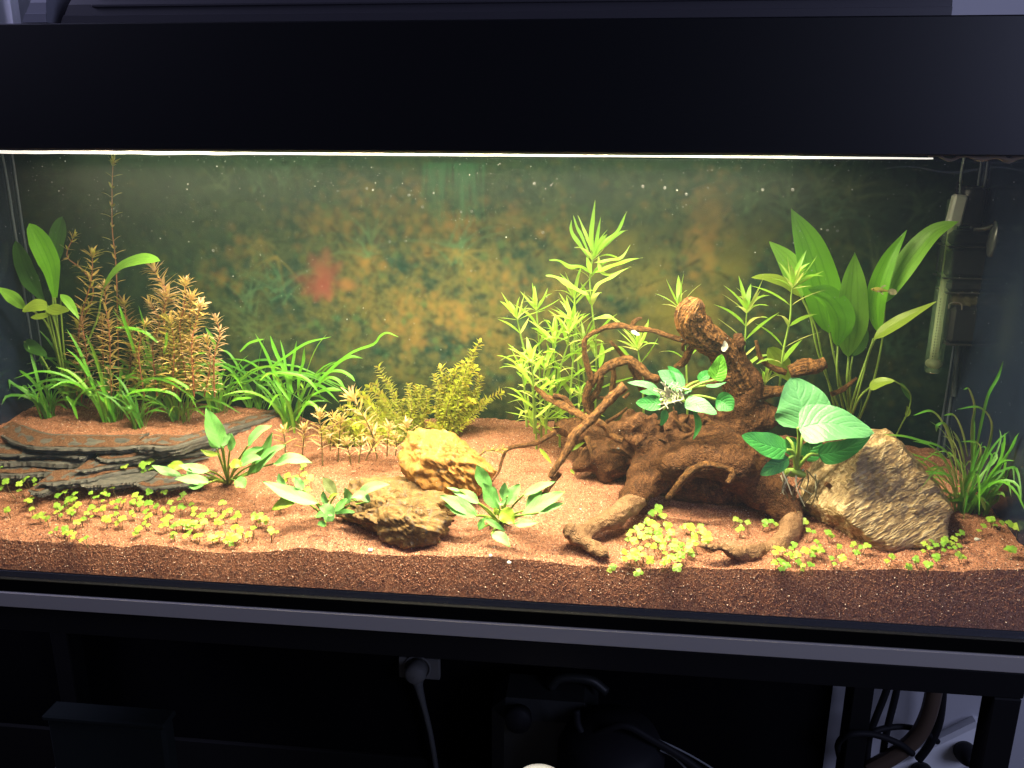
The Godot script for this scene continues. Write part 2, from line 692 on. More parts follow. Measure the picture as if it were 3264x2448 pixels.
	M.gneiss.heightmap_scale = 0.6
	M.gneiss.albedo_color = Color(1.0, 0.96, 0.88)
	world_mapped(M.gneiss, Vector3(6, 6, 6))

	var wd := FastNoiseLite.new()
	wd.seed = 21
	wd.frequency = 0.02
	var wood := picture(384, 384, func(x: int, y: int) -> Color:
		var k := 0.6 * wd.get_noise_2d(x * 6.0, y * 0.7) + 0.45 * wd.get_noise_2d(x * 1.2, y * 1.2 + 200) + 0.35 * wd.get_noise_2d(x * 14.0, y * 3.0)
		return Color(0.042, 0.017, 0.007).lerp(Color(0.29, 0.135, 0.048), clampf(0.42 + k * 1.4, 0, 1)).linear_to_srgb())
	var bark := picture(384, 384, func(x: int, y: int) -> Color:
		var k := 0.5 * wd.get_noise_2d(x * 1.5, y * 1.5) + 0.5 * wd.get_noise_2d(x * 5.0, y * 5.0 + 200) + 0.7 * wd.get_noise_2d(x * 16.0, y * 16.0)
		var c := Color(0.030, 0.012, 0.006).lerp(Color(0.17, 0.072, 0.027), clampf(0.42 + k * 1.5, 0, 1))
		return c.lerp(Color(0.32, 0.17, 0.075), clampf(k * 2.2 - 0.9, 0, 0.7)).linear_to_srgb())
	M.wood = mat(Color(1, 1, 1), 0.8, 0.3)
	M.wood.albedo_texture = bark
	M.wood.heightmap_enabled = true
	M.wood.heightmap_texture = bark
	M.wood.heightmap_scale = 0.9
	world_mapped(M.wood, Vector3(5, 5, 5))
	M.silted = M.wood.duplicate()   # roots covered with pale mulm
	M.silted.albedo_texture = picture(256, 256, func(x: int, y: int) -> Color:
		var k := 0.6 * wd.get_noise_2d(x * 1.5, y * 1.5 + 40) + 0.5 * wd.get_noise_2d(x * 12.0, y * 12.0)
		return Color(0.12, 0.060, 0.028).lerp(Color(0.33, 0.19, 0.105), clampf(0.5 + k, 0, 1)).linear_to_srgb())
	M.branch = mat(Color(1, 1, 1), 0.7, 0.35)
	M.branch.albedo_color = Color(1.0, 0.98, 0.9)
	M.branch.albedo_texture = wood
	M.branch.heightmap_enabled = true
	M.branch.heightmap_texture = wood
	M.branch.heightmap_scale = 0.6
	M.branch.uv1_scale = Vector3(0.6, 1.6, 1)

	# leaves: veins run out from the midrib
	var veins := func(side: float, strength: float, pale: Color, dark: Color) -> ImageTexture:
		return picture(96, 256, func(x: int, y: int) -> Color:
			var u := absf(x / 95.0 - 0.5) * 2.0
			var t := y / 255.0
			var k := 0.5 + 0.5 * sin((t * side - u * 2.2) * TAU)
			k = pow(k, 5.0) * strength * (1.0 - 0.5 * u) + exp(-u * u * 600.0) * strength
			k += 0.18 * sl.get_noise_2d(x * 5.0, y * 4.0)
			return dark.lerp(pale, clampf(k + 0.3, 0, 1)).linear_to_srgb())
	var broad: ImageTexture = veins.call(7.0, 0.5, Color(0.95, 1.0, 0.9), Color(0.62, 0.72, 0.6))
	var long_veins := picture(96, 128, func(x: int, y: int) -> Color:
		var u := absf(x / 95.0 - 0.5) * 2.0
		var k := exp(-u * u * 500.0) + 0.7 * exp(-pow((u - 0.42) * 18.0, 2.0))
		var spots := 0.2 * sl.get_noise_2d(x * 5.0, y * 5.0)
		return Color(0.95, 1.0, 0.9).lerp(Color(0.52, 0.62, 0.45), clampf(k * 0.6 + spots, 0, 1)).linear_to_srgb())
	M.sword = [leafy(Color(0.18, 0.50, 0.022), 0.9, 0.4, long_veins), leafy(Color(0.28, 0.60, 0.07), 0.9, 0.4, long_veins), leafy(Color(0.07, 0.20, 0.03), 0.8, 0.45, long_veins), leafy(Color(0.30, 0.42, 0.05), 0.9, 0.4, long_veins)]
	M.anubias = [leafy(Color(0.15, 0.40, 0.19), 0.35, 0.42, broad, broad), leafy(Color(0.06, 0.30, 0.075), 0.35, 0.4, broad, broad), leafy(Color(0.16, 0.45, 0.05), 0.6, 0.4, broad, broad)]
	M.crypt = [leafy(Color(0.30, 0.60, 0.23), 0.5, 0.55, broad), leafy(Color(0.21, 0.50, 0.14), 0.5, 0.55, broad), leafy(Color(0.33, 0.46, 0.05), 0.6, 0.45, broad), leafy(Color(0.22, 0.24, 0.10), 0.5, 0.5, broad)]
	M.grass = [leafy(Color(0.10, 0.36, 0.020), 0.7, 0.4), leafy(Color(0.055, 0.24, 0.018), 0.7, 0.45), leafy(Color(0.19, 0.45, 0.035), 0.7, 0.4)]
	M.willow = [leafy(Color(0.24, 0.50, 0.045), 0.9, 0.4), leafy(Color(0.17, 0.42, 0.03), 0.9, 0.4), leafy(Color(0.34, 0.58, 0.10), 0.9, 0.4)]
	M.red = [leafy(Color(0.55, 0.37, 0.12), 0.6, 0.45), leafy(Color(0.62, 0.39, 0.24), 0.6, 0.45), leafy(Color(0.36, 0.32, 0.05), 0.6, 0.45), leafy(Color(0.22, 0.10, 0.05), 0.5, 0.5)]
	M.fine = [leafy(Color(0.46, 0.52, 0.04), 0.8, 0.5), leafy(Color(0.46, 0.34, 0.05), 0.8, 0.5), leafy(Color(0.24, 0.36, 0.03), 0.8, 0.5)]
	M.clover = [leafy(Color(0.24, 0.46, 0.05), 0.7, 0.4), leafy(Color(0.16, 0.38, 0.04), 0.7, 0.4), leafy(Color(0.34, 0.50, 0.06), 0.7, 0.4)]
	M.stalk = leafy(Color(0.20, 0.32, 0.05), 0.4, 0.5)
	M.red_stalk = mat(Color(0.26, 0.09, 0.04), 0.5)
	M.brown_stalk = mat(Color(0.14, 0.10, 0.035), 0.6)
	M.root = mat(Color(0.55, 0.53, 0.40), 0.6)
	M.dark_root = mat(Color(0.10, 0.08, 0.04), 0.7)


func build_room() -> void:
	setting("wall", chamfered(Vector3(-2.6, -1.36, -0.56), Vector3(2.4, 1.2, -0.46), 0.002), M.wall)
	setting("floor", chamfered(Vector3(-2.6, -1.42, -0.46), Vector3(2.4, -1.362, 1.6), 0.002), mat(Color(0.05, 0.045, 0.04), 0.7))
	# door frame at the top left, its mouldings standing proud of the wall
	var frame := thing("door_frame", "pale moulded door frame above the left end of the hood", "door frame", Vector3(-1.1, -1.36, -0.45))
	part("jamb", chamfered(Vector3(-1.30, -1.36, -0.459), Vector3(-0.99, 1.2, -0.440), 0.004), M.frame, frame)
	part("moulding", chamfered(Vector3(-1.095, -1.36, -0.439), Vector3(-1.07, 1.2, -0.425), 0.005), M.frame, frame)
	part("moulding", chamfered(Vector3(-1.045, -1.36, -0.439), Vector3(-1.025, 1.2, -0.418), 0.005), M.frame, frame)


func build_stand() -> void:
	var s := thing("aquarium_stand", "dark steel stand with a grey edged top board under the tank", "stand", Vector3(-0.2, -1.36, -0.19))
	part("top_board", chamfered(Vector3(-1.02, -0.6425, -0.40), Vector3(0.560, -0.6185, 0.0056), 0.0015), M.rail, s)
	part("front_beam", chamfered(Vector3(-1.0, -0.682, -0.04), Vector3(0.548, -0.644, 0.002), 0.002), M.steel, s)
	part("rear_beam", chamfered(Vector3(-1.0, -0.682, -0.40), Vector3(0.548, -0.644, -0.362), 0.002), M.steel, s)
	for x in [-1.0, 0.512]:
		part("leg", chamfered(Vector3(x, -1.362, -0.030), Vector3(x + 0.035, -0.683, 0.001), 0.002), M.steel, s)
		part("leg", chamfered(Vector3(x - 0.049, -1.362, -0.405), Vector3(x - 0.013, -0.683, -0.362), 0.002), M.steel, s)
	part("wall_shade_board", chamfered(Vector3(-1.3, -1.362, -0.43), Vector3(0.445, -0.66, -0.415), 0.002), M.wall_shade, s)  # added board, its black painted for the shaded wall behind the stand
	part("skirting", chamfered(Vector3(-1.3, -1.362, -0.414), Vector3(0.445, -1.19, -0.404), 0.002), mat(Color(0.012, 0.012, 0.012), 0.7, 0.1), s)
	part("foam_mat", chamfered(Vector3(-1.0, -0.618, -0.395), Vector3(0.556, -0.5985, 0.004), 0.001), M.soft_black, s)


func build_tank() -> void:
	var t := thing("aquarium", "long glass aquarium filled with water and plants", "aquarium", Vector3(-0.21, -0.598, -0.19))
	part("front_pane", chamfered(Vector3(LEFT - 0.01, -0.598, 0.0), Vector3(RIGHT + 0.01, -0.016, 0.006), 0.001), M.pane, t)
	part("floor_pane", chamfered(Vector3(LEFT - 0.01, -0.598, -DEEP - 0.012), Vector3(RIGHT + 0.01, BED - 0.001, -0.001), 0.001), M.side, t)
	part("side_pane", chamfered(Vector3(LEFT - 0.01, BED, -DEEP - 0.012), Vector3(LEFT, -0.016, -0.001), 0.001), M.side, t)
	part("side_pane", chamfered(Vector3(RIGHT, BED, -DEEP - 0.012), Vector3(RIGHT + 0.01, -0.016, -0.001), 0.001), M.side, t)
	part("back_pane", chamfered(Vector3(LEFT, BED, -DEEP - 0.012), Vector3(RIGHT, -0.016, -DEEP - 0.006), 0.001), M.side, t)
	for s in [[LEFT, 1.0], [RIGHT, -1.0]]:
		# the silicone joints up the rear corners: two thin smeared beads each
		for k in 2:
			var p := []
			for i in 9:
				var y := lerpf(-0.5, -0.03, i / 8.0)
				p.append(Vector3(s[0] + s[1] * (0.0012 + 0.001 * rng.randf()), y, -DEEP + 0.006 + k * 0.022 + 0.003 * rng.randf()))
			part("silicone_seam", tube(p, [0.0022, 0.0016, 0.0024, 0.0018], 6, 20), M.silicone, t)
		var q := []
		for i in 9:
			q.append(Vector3(s[0] + s[1] * 0.003, lerpf(-0.50, -0.03, i / 8.0), -0.010))
		part("silicone_seam", tube(q, [0.003], 6, 12), M.silicone, t)
	# scum left along the water line and drips on the inside of the front pane
	var line := []
	for i in 60:
		line.append(Vector3(lerpf(LEFT + 0.02, RIGHT - 0.01, i / 59.0), WATER + 0.0012 * sin(i * 0.9) + 0.0015 * rng.randf(), -0.001))
	var faint := mat(Color(0.4, 0.45, 0.45), 0.8)
	faint.transparency = BaseMaterial3D.TRANSPARENCY_ALPHA
	faint.albedo_color.a = 0.05
	part("water_line", tube(line, [0.0005, 0.0011, 0.0004, 0.0009, 0.0003, 0.0008], 5, 120), faint, t)
	var crust := []
	for i in 26:
		crust.append(Vector3(lerpf(0.345, RIGHT, i / 25.0), -0.0195 + 0.002 * sin(i * 1.7) + 0.002 * rng.randf(), -0.003))
	part("lime_crust", tube(crust, [0.0012, 0.003, 0.0018, 0.0035], 6, 60, 0.5), mat(Color(0.16, 0.11, 0.06), 0.8), t)
	var waves := []
	for i in 22:
		waves.append(Vector3(lerpf(0.30, RIGHT, i / 21.0), -0.031 + 0.003 * sin(i * 0.8), -0.002))
	part("lime_crust", tube(waves, [0.0004, 0.0014, 0.0006, 0.0012], 5, 50, 0.4), faint, t)
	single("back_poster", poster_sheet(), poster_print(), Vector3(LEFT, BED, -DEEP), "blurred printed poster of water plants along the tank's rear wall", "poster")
	# a trace of cloudiness in the water
	var w := FogVolume.new()
	w.name = "water"
	w.shape = RenderingServer.FOG_VOLUME_SHAPE_BOX
	w.size = Vector3(RIGHT - LEFT - 0.004, WATER - BED, DEEP - 0.004)
	w.position = Vector3((LEFT + RIGHT) / 2, (WATER + BED) / 2, -DEEP / 2)
	var f := FogMaterial.new()
	f.density = 0.036
	f.albedo = Color(0.74, 0.95, 0.84)
	w.material = f
	w.set_meta("kind", "structure")
	add_child(w)


func poster_sheet() -> ArrayMesh:
	var w := RIGHT - LEFT
	var v := PackedVector3Array([Vector3(0, 0, 0), Vector3(w, 0, 0), Vector3(w, -BED - 0.016, 0), Vector3(0, -BED - 0.016, 0), Vector3(0, 0, -0.002), Vector3(w, 0, -0.002), Vector3(w, -BED - 0.016, -0.002), Vector3(0, -BED - 0.016, -0.002)])
	var uv := PackedVector2Array([Vector2(0, 1), Vector2(1, 1), Vector2(1, 0), Vector2(0, 0), Vector2(0, 1), Vector2(1, 1), Vector2(1, 0), Vector2(0, 0)])
	return mesh_of(v, PackedInt32Array([0, 2, 1, 0, 3, 2, 4, 5, 6, 4, 6, 7]), uv)


# The print: soft water plants on a dark ground, painted stroke by stroke.
var ink := PackedColorArray()
const PW := 1024
const PH := 384

func dab(at: Vector2, r: float, c: Color, strength: float, hard := 1.0) -> void:
	for y in range(maxi(0, int(at.y - r)), mini(PH, int(at.y + r) + 2)):
		for x in range(maxi(0, int(at.x - r)), mini(PW, int(at.x + r) + 2)):
			var d := Vector2(x, y).distance_to(at) / r
			if d < 1.0:
				var i := y * PW + x
				ink[i] = ink[i].lerp(c, strength * minf(1.0, (1.0 - d) * hard))


func frond(a: Vector2, way: float, length: float, droop: float, width: float, c: Color, strength: float) -> void:
	var p := a
	var d := Vector2.from_angle(way)
	var n := int(length / maxf(1.0, width * 0.6))
	for i in n:
		var t := float(i) / n
		dab(p, maxf(1.0, width * (1.1 - t)), c, strength, 1.6)
		p += d * length / n
		d = (d + Vector2(0, droop / n)).normalized()


func on_poster(p: Vector3) -> Vector2:
	return Vector2((p.x - LEFT) / (RIGHT - LEFT) * PW, (1.0 - (p.y - BED) / (-BED - 0.016)) * PH)


func poster_print() -> StandardMaterial3D:
	var r := RandomNumberGenerator.new()
	r.seed = 12
	ink.resize(PW * PH)
	for y in PH:
		for x in PW:
			var a := noise.get_noise_2d(x * 0.7, y * 0.7)
			var b := noise.get_noise_2d(x * 2.4 + 500, y * 2.4)
			var c := noise.get_noise_2d(x * 7.0, y * 7.0 + 900)
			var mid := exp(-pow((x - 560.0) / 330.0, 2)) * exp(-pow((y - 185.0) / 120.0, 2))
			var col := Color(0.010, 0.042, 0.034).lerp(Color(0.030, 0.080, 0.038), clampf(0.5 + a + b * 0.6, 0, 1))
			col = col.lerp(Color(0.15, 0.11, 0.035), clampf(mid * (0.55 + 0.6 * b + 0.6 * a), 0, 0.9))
			col = col.lerp(Color(0.008, 0.014, 0.012), clampf(0.1 + c * 0.9 - b * 0.5, 0, 0.6))
			ink[y * PW + x] = col
	# hazy masses of rusty and olive plants
	var orange := Color(0.30, 0.14, 0.035)
	var olive := Color(0.12, 0.13, 0.03)
	for p in [Vector3(-0.4819, -0.1225, -0.38), Vector3(-0.4684, -0.136, -0.38), Vector3(-0.3987, -0.0976, -0.38), Vector3(-0.3648, -0.131, -0.38), Vector3(-0.2837, -0.1197, -0.38), Vector3(-0.2353, -0.1392, -0.38), Vector3(-0.2284, -0.1425, -0.38), Vector3(-0.3815, -0.1935, -0.38), Vector3(-0.4236, -0.244, -0.38), Vector3(-0.156, -0.1246, -0.38), Vector3(-0.0807, -0.1435, -0.38), Vector3(-0.2918, -0.1675, -0.38), Vector3(-0.4003, -0.2115, -0.38), Vector3(-0.3194, -0.2701, -0.38), Vector3(-0.2513, -0.2791, -0.38), Vector3(-0.2372, -0.2931, -0.38), Vector3(-0.3531, -0.3036, -0.38), Vector3(-0.31, -0.3243, -0.38), Vector3(-0.1556, -0.2202, -0.38), Vector3(-0.6441, -0.2274, -0.38), Vector3(-0.5984, -0.173, -0.38), Vector3(-0.4327, -0.1389, -0.38), Vector3(-0.3287, -0.1034, -0.38), Vector3(-0.4116, -0.0725, -0.38), Vector3(-0.2965, -0.073, -0.38)]:
		for k in 42:
			dab(on_poster(p) + Vector2(r.randfn(0, 13), r.randfn(0, 11)), r.randf_range(2.5, 8), orange.lerp(Color(0.24, 0.18, 0.05), r.randf()), r.randf_range(0.1, 0.36))
	for p in [Vector3(0.1544, -0.094, -0.38), Vector3(0.1535, -0.12, -0.38), Vector3(0.1497, -0.1411, -0.38), Vector3(0.1614, -0.1594, -0.38), Vector3(0.1521, -0.1783, -0.38), Vector3(0.1482, -0.1999, -0.38), Vector3(0.1666, -0.0835, -0.38), Vector3(0.1352, -0.1626, -0.38), Vector3(0.1632, -0.1094, -0.38)]:
		for k in 40:
			dab(on_poster(p) + Vector2(r.randfn(0, 12), r.randfn(0, 16)), r.randf_range(2.5, 9), Color(0.36, 0.185, 0.05).lerp(Color(0.20, 0.16, 0.05), r.randf()), r.randf_range(0.1, 0.32))
	for p in [Vector3(0.1248, -0.2553, -0.38), Vector3(0.1527, -0.2712, -0.38), Vector3(0.1129, -0.2835, -0.38), Vector3(0.1335, -0.3111, -0.38), Vector3(0.102, -0.2337, -0.38), Vector3(0.1864, -0.2154, -0.38), Vector3(0.2131, -0.1506, -0.38), Vector3(0.0663, -0.1638, -0.38), Vector3(0.0185, -0.1755, -0.38)]:
		for k in 8:
			dab(on_poster(p) + Vector2(r.randf_range(-24, 24), r.randf_range(-24, 24)), r.randf_range(12, 28), Color(0.22, 0.19, 0.04), r.randf_range(0.1, 0.25))
	for k in 3200:
		var at := Vector2(r.randf() * PW, r.randf() * PH)
		var heat := exp(-pow((at.x - 580.0) / 260.0, 2))
		var c: Color = [Color(0.03, 0.10, 0.05), olive, Color(0.06, 0.14, 0.05), Color(0.02, 0.05, 0.05)][r.randi() % 4]
		if r.randf() < heat * 0.5:
			c = Color(0.17, 0.10, 0.03).lerp(olive, r.randf())
		dab(at, r.randf_range(1.5, 6.5), c, r.randf_range(0.15, 0.5), 1.5)
	# dark gaps and twigs
	for k in 260:
		frond(Vector2(r.randf() * PW, r.randf() * PH), r.randf() * TAU, r.randf_range(8, 40), r.randf_range(-1, 1), r.randf_range(1.2, 3.5), Color(0.006, 0.012, 0.010), 0.35)
	# fans of narrow green leaves
	var fans := [Vector3(-0.5988, -0.2663, -0.38), Vector3(-0.599, -0.3143, -0.38), Vector3(-0.5204, -0.0552, -0.38), Vector3(-0.4769, -0.0415, -0.38), Vector3(-0.5485, -0.2433, -0.38), Vector3(-0.5636, -0.0589, -0.38), Vector3(-0.2428, -0.177, -0.38), Vector3(-0.3838, -0.1623, -0.38), Vector3(-0.6289, -0.0629, -0.38)]
	fans.append_array([Vector3(0.3219, -0.0538, -0.38), Vector3(0.3417, -0.0993, -0.38), Vector3(0.2827, -0.0923, -0.38), Vector3(0.3696, -0.0786, -0.38), Vector3(0.3262, -0.2776, -0.38), Vector3(0.4207, -0.1942, -0.38), Vector3(0.2178, -0.0803, -0.38), Vector3(0.4704, -0.09, -0.38), Vector3(0.3435, -0.3187, -0.38), Vector3(0.461, -0.3151, -0.38)])
	for f in fans:
		var c := Color(0.07, 0.19, 0.10).lerp(Color(0.16, 0.22, 0.08), r.randf())
		for k in 16:
			frond(on_poster(f) + Vector2(r.randf_range(-8, 8), r.randf_range(-8, 20)), -PI / 2 + r.randf_range(-1.3, 1.3), r.randf_range(30, 75), r.randf_range(0.4, 2.2), r.randf_range(1.4, 3.0), c, r.randf_range(0.10, 0.26))
	for f in [Vector3(-0.2428, -0.177, -0.38), Vector3(-0.2253, -0.1801, -0.38), Vector3(-0.572, -0.1655, -0.38), Vector3(-0.5448, -0.1932, -0.38)]:
		for k in 9:
			frond(on_poster(f), r.randf_range(-0.5, 3.6), r.randf_range(25, 60), 1.0, r.randf_range(1.5, 3), Color(0.20, 0.16, 0.045), 0.2)
	# tall soft green curtain near the top
	for k in 60:
		frond(on_poster(Vector3(-0.2443, -0.0396, -0.38)) + Vector2(r.randf_range(-34, 34), 0), PI / 2 + r.randf_range(-0.15, 0.15), r.randf_range(30, 70), 0.0, r.randf_range(1.5, 3), Color(0.05, 0.20, 0.09), 0.25)
	# red lily
	var heart := on_poster(Vector3(-0.465, -0.2342, -0.38))
	for f in [[-2.0, 58, 20], [-1.45, 64, 21], [-0.85, 52, 17], [3.3, 62, 17], [2.7, 48, 17], [0.05, 66, 15], [1.3, 34, 14], [2.1, 40, 15]]:
		var way := Vector2.from_angle(f[0])
		for k in 10:
			var t := k / 9.0
			dab(heart + way * f[1] * 0.62 * t, f[2] * 0.68 * sin(PI * (0.2 + 0.7 * t)), Color(0.33, 0.07, 0.065).lerp(Color(0.34, 0.12, 0.06), 0.8 if absf(f[0]) < 0.5 else 0.15) * r.randf_range(0.5, 1.1), 0.20, 1.0)
	dab(heart, 8, Color(0.08, 0.03, 0.02), 0.5)
	# out of focus and faded: blurred twice
	for pass_ in 3:
		var soft := ink.duplicate()
		for y in range(1, PH - 1):
			for x in range(1, PW - 1):
				var i := y * PW + x
				soft[i] = (ink[i] * 2.0 + ink[i - 1] + ink[i + 1] + ink[i - PW] + ink[i + PW]) / 6.0
		ink = soft
	var img := picture(PW, PH, func(x: int, y: int) -> Color: return (ink[y * PW + x] * lerpf(0.36, 1.0, smoothstep(10.0, 150.0, y)) * lerpf(1.0, 0.5, smoothstep(215.0, 330.0, y)) * lerpf(0.42, 1.12, exp(-pow((x - 590.0) / 330.0, 2)))).linear_to_srgb())  # light falloff multiplied into the print: dim top and sides, glowing middle
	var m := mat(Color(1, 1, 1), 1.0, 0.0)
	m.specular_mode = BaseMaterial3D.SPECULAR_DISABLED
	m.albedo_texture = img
	ink.clear()
	return m


func extrude_x(profile: Array, x0: float, x1: float, skew := 0.0) -> ArrayMesh:   # [z, y] outline, closed
	var f := []
	var a := []
	var b := []
	for p in profile:
		a.append(Vector3(x0 + skew * (p[1] - profile[0][1]), p[1], p[0]))
		b.append(Vector3(x1, p[1], p[0]))
	for i in profile.size():
		var j := (i + 1) % profile.size()
		f.append([a[i], a[j], b[j], b[i]])
	f.append(a)
	f.append(b)
	return faces_mesh(f)


func build_hood() -> void:
	var h := thing("aquarium_hood", "black aquarium hood with a rounded lid over the lit tank", "aquarium hood", Vector3(-0.2, -0.016, -0.19))
	part("front_panel", chamfered(Vector3(-1.02, -0.0165, -0.012), Vector3(0.562, 0.1235, 0.0055), 0.0015), M.black, h)
	part("end_panel", chamfered(Vector3(-1.02, -0.0155, -0.40), Vector3(-1.004, 0.1225, -0.013), 0.001), M.black, h)
	part("end_panel", chamfered(Vector3(0.546, -0.0155, -0.40), Vector3(0.561, 0.1225, -0.013), 0.001), M.black, h)
	part("back_panel", chamfered(Vector3(-1.003, -0.0155, -0.40), Vector3(0.545, 0.1225, -0.385), 0.001), M.black, h)
	part("top_board", chamfered(Vector3(-1.003, 0.108, -0.384), Vector3(0.545, 0.121, -0.013), 0.001), M.black, h)
	# curved lid: upright lip, then a rounded rise with two shallow grooves
	var prof := [[-0.012, 0.1240], [-0.012, 0.1335]]
	for i in 11:
		var a := (PI / 2) * i / 10.0
		prof.append([-0.014 - 0.13 * (1 - cos(a)), 0.134 + 0.075 * sin(a)])
	prof.append_array([[-0.385, 0.212], [-0.385, 0.1240]])
	var lid := part("lid", extrude_x(prof, -0.640, 0.352, 0.5), M.lid, h)
	var cap := []
	for p in prof:
		cap.append([p[0] + 0.0025, p[1] + 0.0022])
	var capm := mat(Color(0.20, 0.20, 0.24), 0.35, 0.6)
	part("lid_end_cap", extrude_x(cap, -0.686, -0.655, 0.5), capm, lid)
	for g in [[-0.0145, 0.1425], [-0.018, 0.1555], [-0.027, 0.171]]:
		part("lid_rib", chamfered(Vector3(-0.60, g[1], g[0] - 0.002), Vector3(0.350, g[1] + 0.003, g[0] + 0.0016), 0.0006), M.lid, lid)
	# the lamp itself: two tubes, plus an added glowing strip for the lit glass edge
	var l := thing("fluorescent_lamp", "lamp tubes in the hood and a glowing strip for the lit glass edge", "lamp", Vector3(-0.27, -0.02, -0.1))
	for z in [-0.075, -0.19]:
		var t := CylinderMesh.new()
		t.top_radius = 0.013
		t.bottom_radius = 0.013
		t.height = 1.16
		t.radial_segments = 16
		put("tube", t, M.glow, l, Transform3D(Basis(Vector3.BACK, PI / 2), Vector3(-0.27, 0.048, z)))
	var edge := []
	for i in 90:
		var x := lerpf(LEFT + 0.012, 0.352, i / 89.0)
		var lumpy := 1.0 if x < -0.45 else 0.25
		edge.append(Vector3(x, -0.0195 - lumpy * 0.0007 * rng.randf(), -0.009))
	part("glowing_glass_edge", tube(edge, [0.0018, 0.0021, 0.0018, 0.0020, 0.0013, 0.0014, 0.0013, 0.0009, 0.0014, 0.0008], 8, 180), M.glow, l)  # emissive strip painting the lamplight caught in the top glass edge
	part("lamp_reflector", chamfered(Vector3(-0.93, 0.070, -0.28), Vector3(0.38, 0.073, -0.02), 0.001), M.ivory, l)


func build_gravel() -> void:
	var nx := 500
	var nz := 130
	var v := PackedVector3Array()
	var idx := PackedInt32Array()
	for k in nz + 1:
		var z := -0.012 - (DEEP - 0.0135) * pow(float(k) / nz, 1.15)
		for i in nx + 1:
			var x := lerpf(LEFT + 0.001, RIGHT - 0.001, float(i) / nx)
			v.append(Vector3(x, gravel(x, z), z))
	for k in nz:
		for i in nx:
			var a := k * (nx + 1) + i
			var b := a + nx + 1
			idx.append_array([a, b, a + 1, a + 1, b, b + 1])
	# the face against the front pane, down to the glass bottom
	var at := v.size()
	for r in 3:
		for i in nx + 1:
			var p := v[i]
			v.append(Vector3(p.x, lerpf(p.y, BED + 0.001, r / 2.0), lerpf(p.z, -0.0012, pow(r / 2.0, 0.8))))
	for r in 2:
		for i in nx:
			var a := at + r * (nx + 1) + i
			var b := a + nx + 1
			idx.append_array([a, a + 1, b, a + 1, b + 1, b])
	var bed_ := setting("gravel_bed", mesh_of(v, idx), M.gravel)
	# loose grains that stand up from the surface
	var seedy := RandomNumberGenerator.new()
	seedy.seed = 3
	var mm := MultiMesh.new()
	mm.transform_format = MultiMesh.TRANSFORM_3D
	mm.use_colors = true
	mm.mesh = faces_mesh([[Vector3(1, 0, 0), Vector3(0, 0.7, 0), Vector3(0, 0, 0.8)], [Vector3(0, 0.7, 0), Vector3(-0.9, 0, 0), Vector3(0, 0, 0.8)], [Vector3(-0.9, 0, 0), Vector3(0, -0.8, 0), Vector3(0, 0, 0.8)], [Vector3(0, -0.8, 0), Vector3(1, 0, 0), Vector3(0, 0, 0.8)],
		[Vector3(1, 0, 0), Vector3(0, 0.7, 0), Vector3(0, 0, -0.7)], [Vector3(0, 0.7, 0), Vector3(-0.9, 0, 0), Vector3(0, 0, -0.7)], [Vector3(-0.9, 0, 0), Vector3(0, -0.8, 0), Vector3(0, 0, -0.7)], [Vector3(0, -0.8, 0), Vector3(1, 0, 0), Vector3(0, 0, -0.7)]])
	mm.instance_count = 90000
	for i in mm.instance_count:
		var x := seedy.randf_range(LEFT + 0.003, RIGHT - 0.003)
		var z := -0.012 - (DEEP - 0.015) * pow(seedy.randf(), 1.5)
		var y := gravel(x, z)
		if i % 9 == 0:   # some pressed against the front pane
			var up := pow(seedy.randf(), 0.7)
			y = lerpf(BED + 0.002, gravel(x, -0.012), up)
			z = lerpf(-0.0014, -0.0118, pow(up, 1.25))
		var r := seedy.randf_range(0.0006, 0.0011)
		var c := Color(0.30, 0.115, 0.062).lerp(Color(0.52, 0.26, 0.17), pow(seedy.randf(), 2.0))
		if seedy.randf() < 0.24:
			c = Color(0.05, 0.022, 0.016)
		elif seedy.randf() < 0.035:
			c = Color(0.8, 0.62, 0.52)
			r *= 1.2
		mm.set_instance_transform(i, Transform3D(Basis(Vector3(seedy.randf_range(-1, 1), seedy.randf_range(-1, 1), 0.3).normalized(), seedy.randf() * TAU) * Basis.from_scale(Vector3.ONE * r), Vector3(x, y + r * 0.2, z)))
		mm.set_instance_color(i, c)
	var loose := MultiMeshInstance3D.new()
	loose.name = "gravel_grains"
	loose.multimesh = mm
	loose.material_override = M.grain
	loose.set_meta("kind", "stuff")
	bed_.add_child(loose)
	var whites := [Vector3(0.0105, -0.4846, -0.2044), Vector3(-0.1101, -0.5329, -0.0038), Vector3(-0.2388, -0.5245, -0.046), Vector3(0.4958, -0.501, -0.0784), Vector3(0.3949, -0.5025, -0.0902), Vector3(-0.4462, -0.5306, -0.0482), Vector3(-0.4409, -0.5096, -0.1298), Vector3(-0.1358, -0.5298, -0.0141), Vector3(-0.2994, -0.5334, -0.0179), Vector3(-0.021, -0.5046, -0.1193), Vector3(0.0372, -0.5273, -0.0363)]
	var pebble := stone(Vector3.ZERO, Vector3(0.0032, 0.0024, 0.0028), [[Vector3(0, 1, 0.3), 0.7], [Vector3(1, 0.2, 0), 0.8]], 0.2, 3, Basis.IDENTITY, 8)
	for i in whites.size():
		var o := single("pebble", pebble, M.ivory, whites[i], ["white pebble beside the cave under the driftwood", "white pebble at the foot of the front middle plant", "white pebble in front of the ochre stone", "white pebble beside the right glass", "white pebble before the grey striped boulder", "white pebble in front of the clover carpet", "white pebble left of the broad plant by the ochre stone", "white pebble on the bright front gravel", "white pebble at the front edge, left of the ochre stone", "white pebble between wood and front middle plant", "white pebble near the front root tip"][i], "pebble", "white pebbles on the red gravel")
		o.scale = Vector3.ONE * rng.randf_range(0.5, 1.1)
		o.rotation.y = i


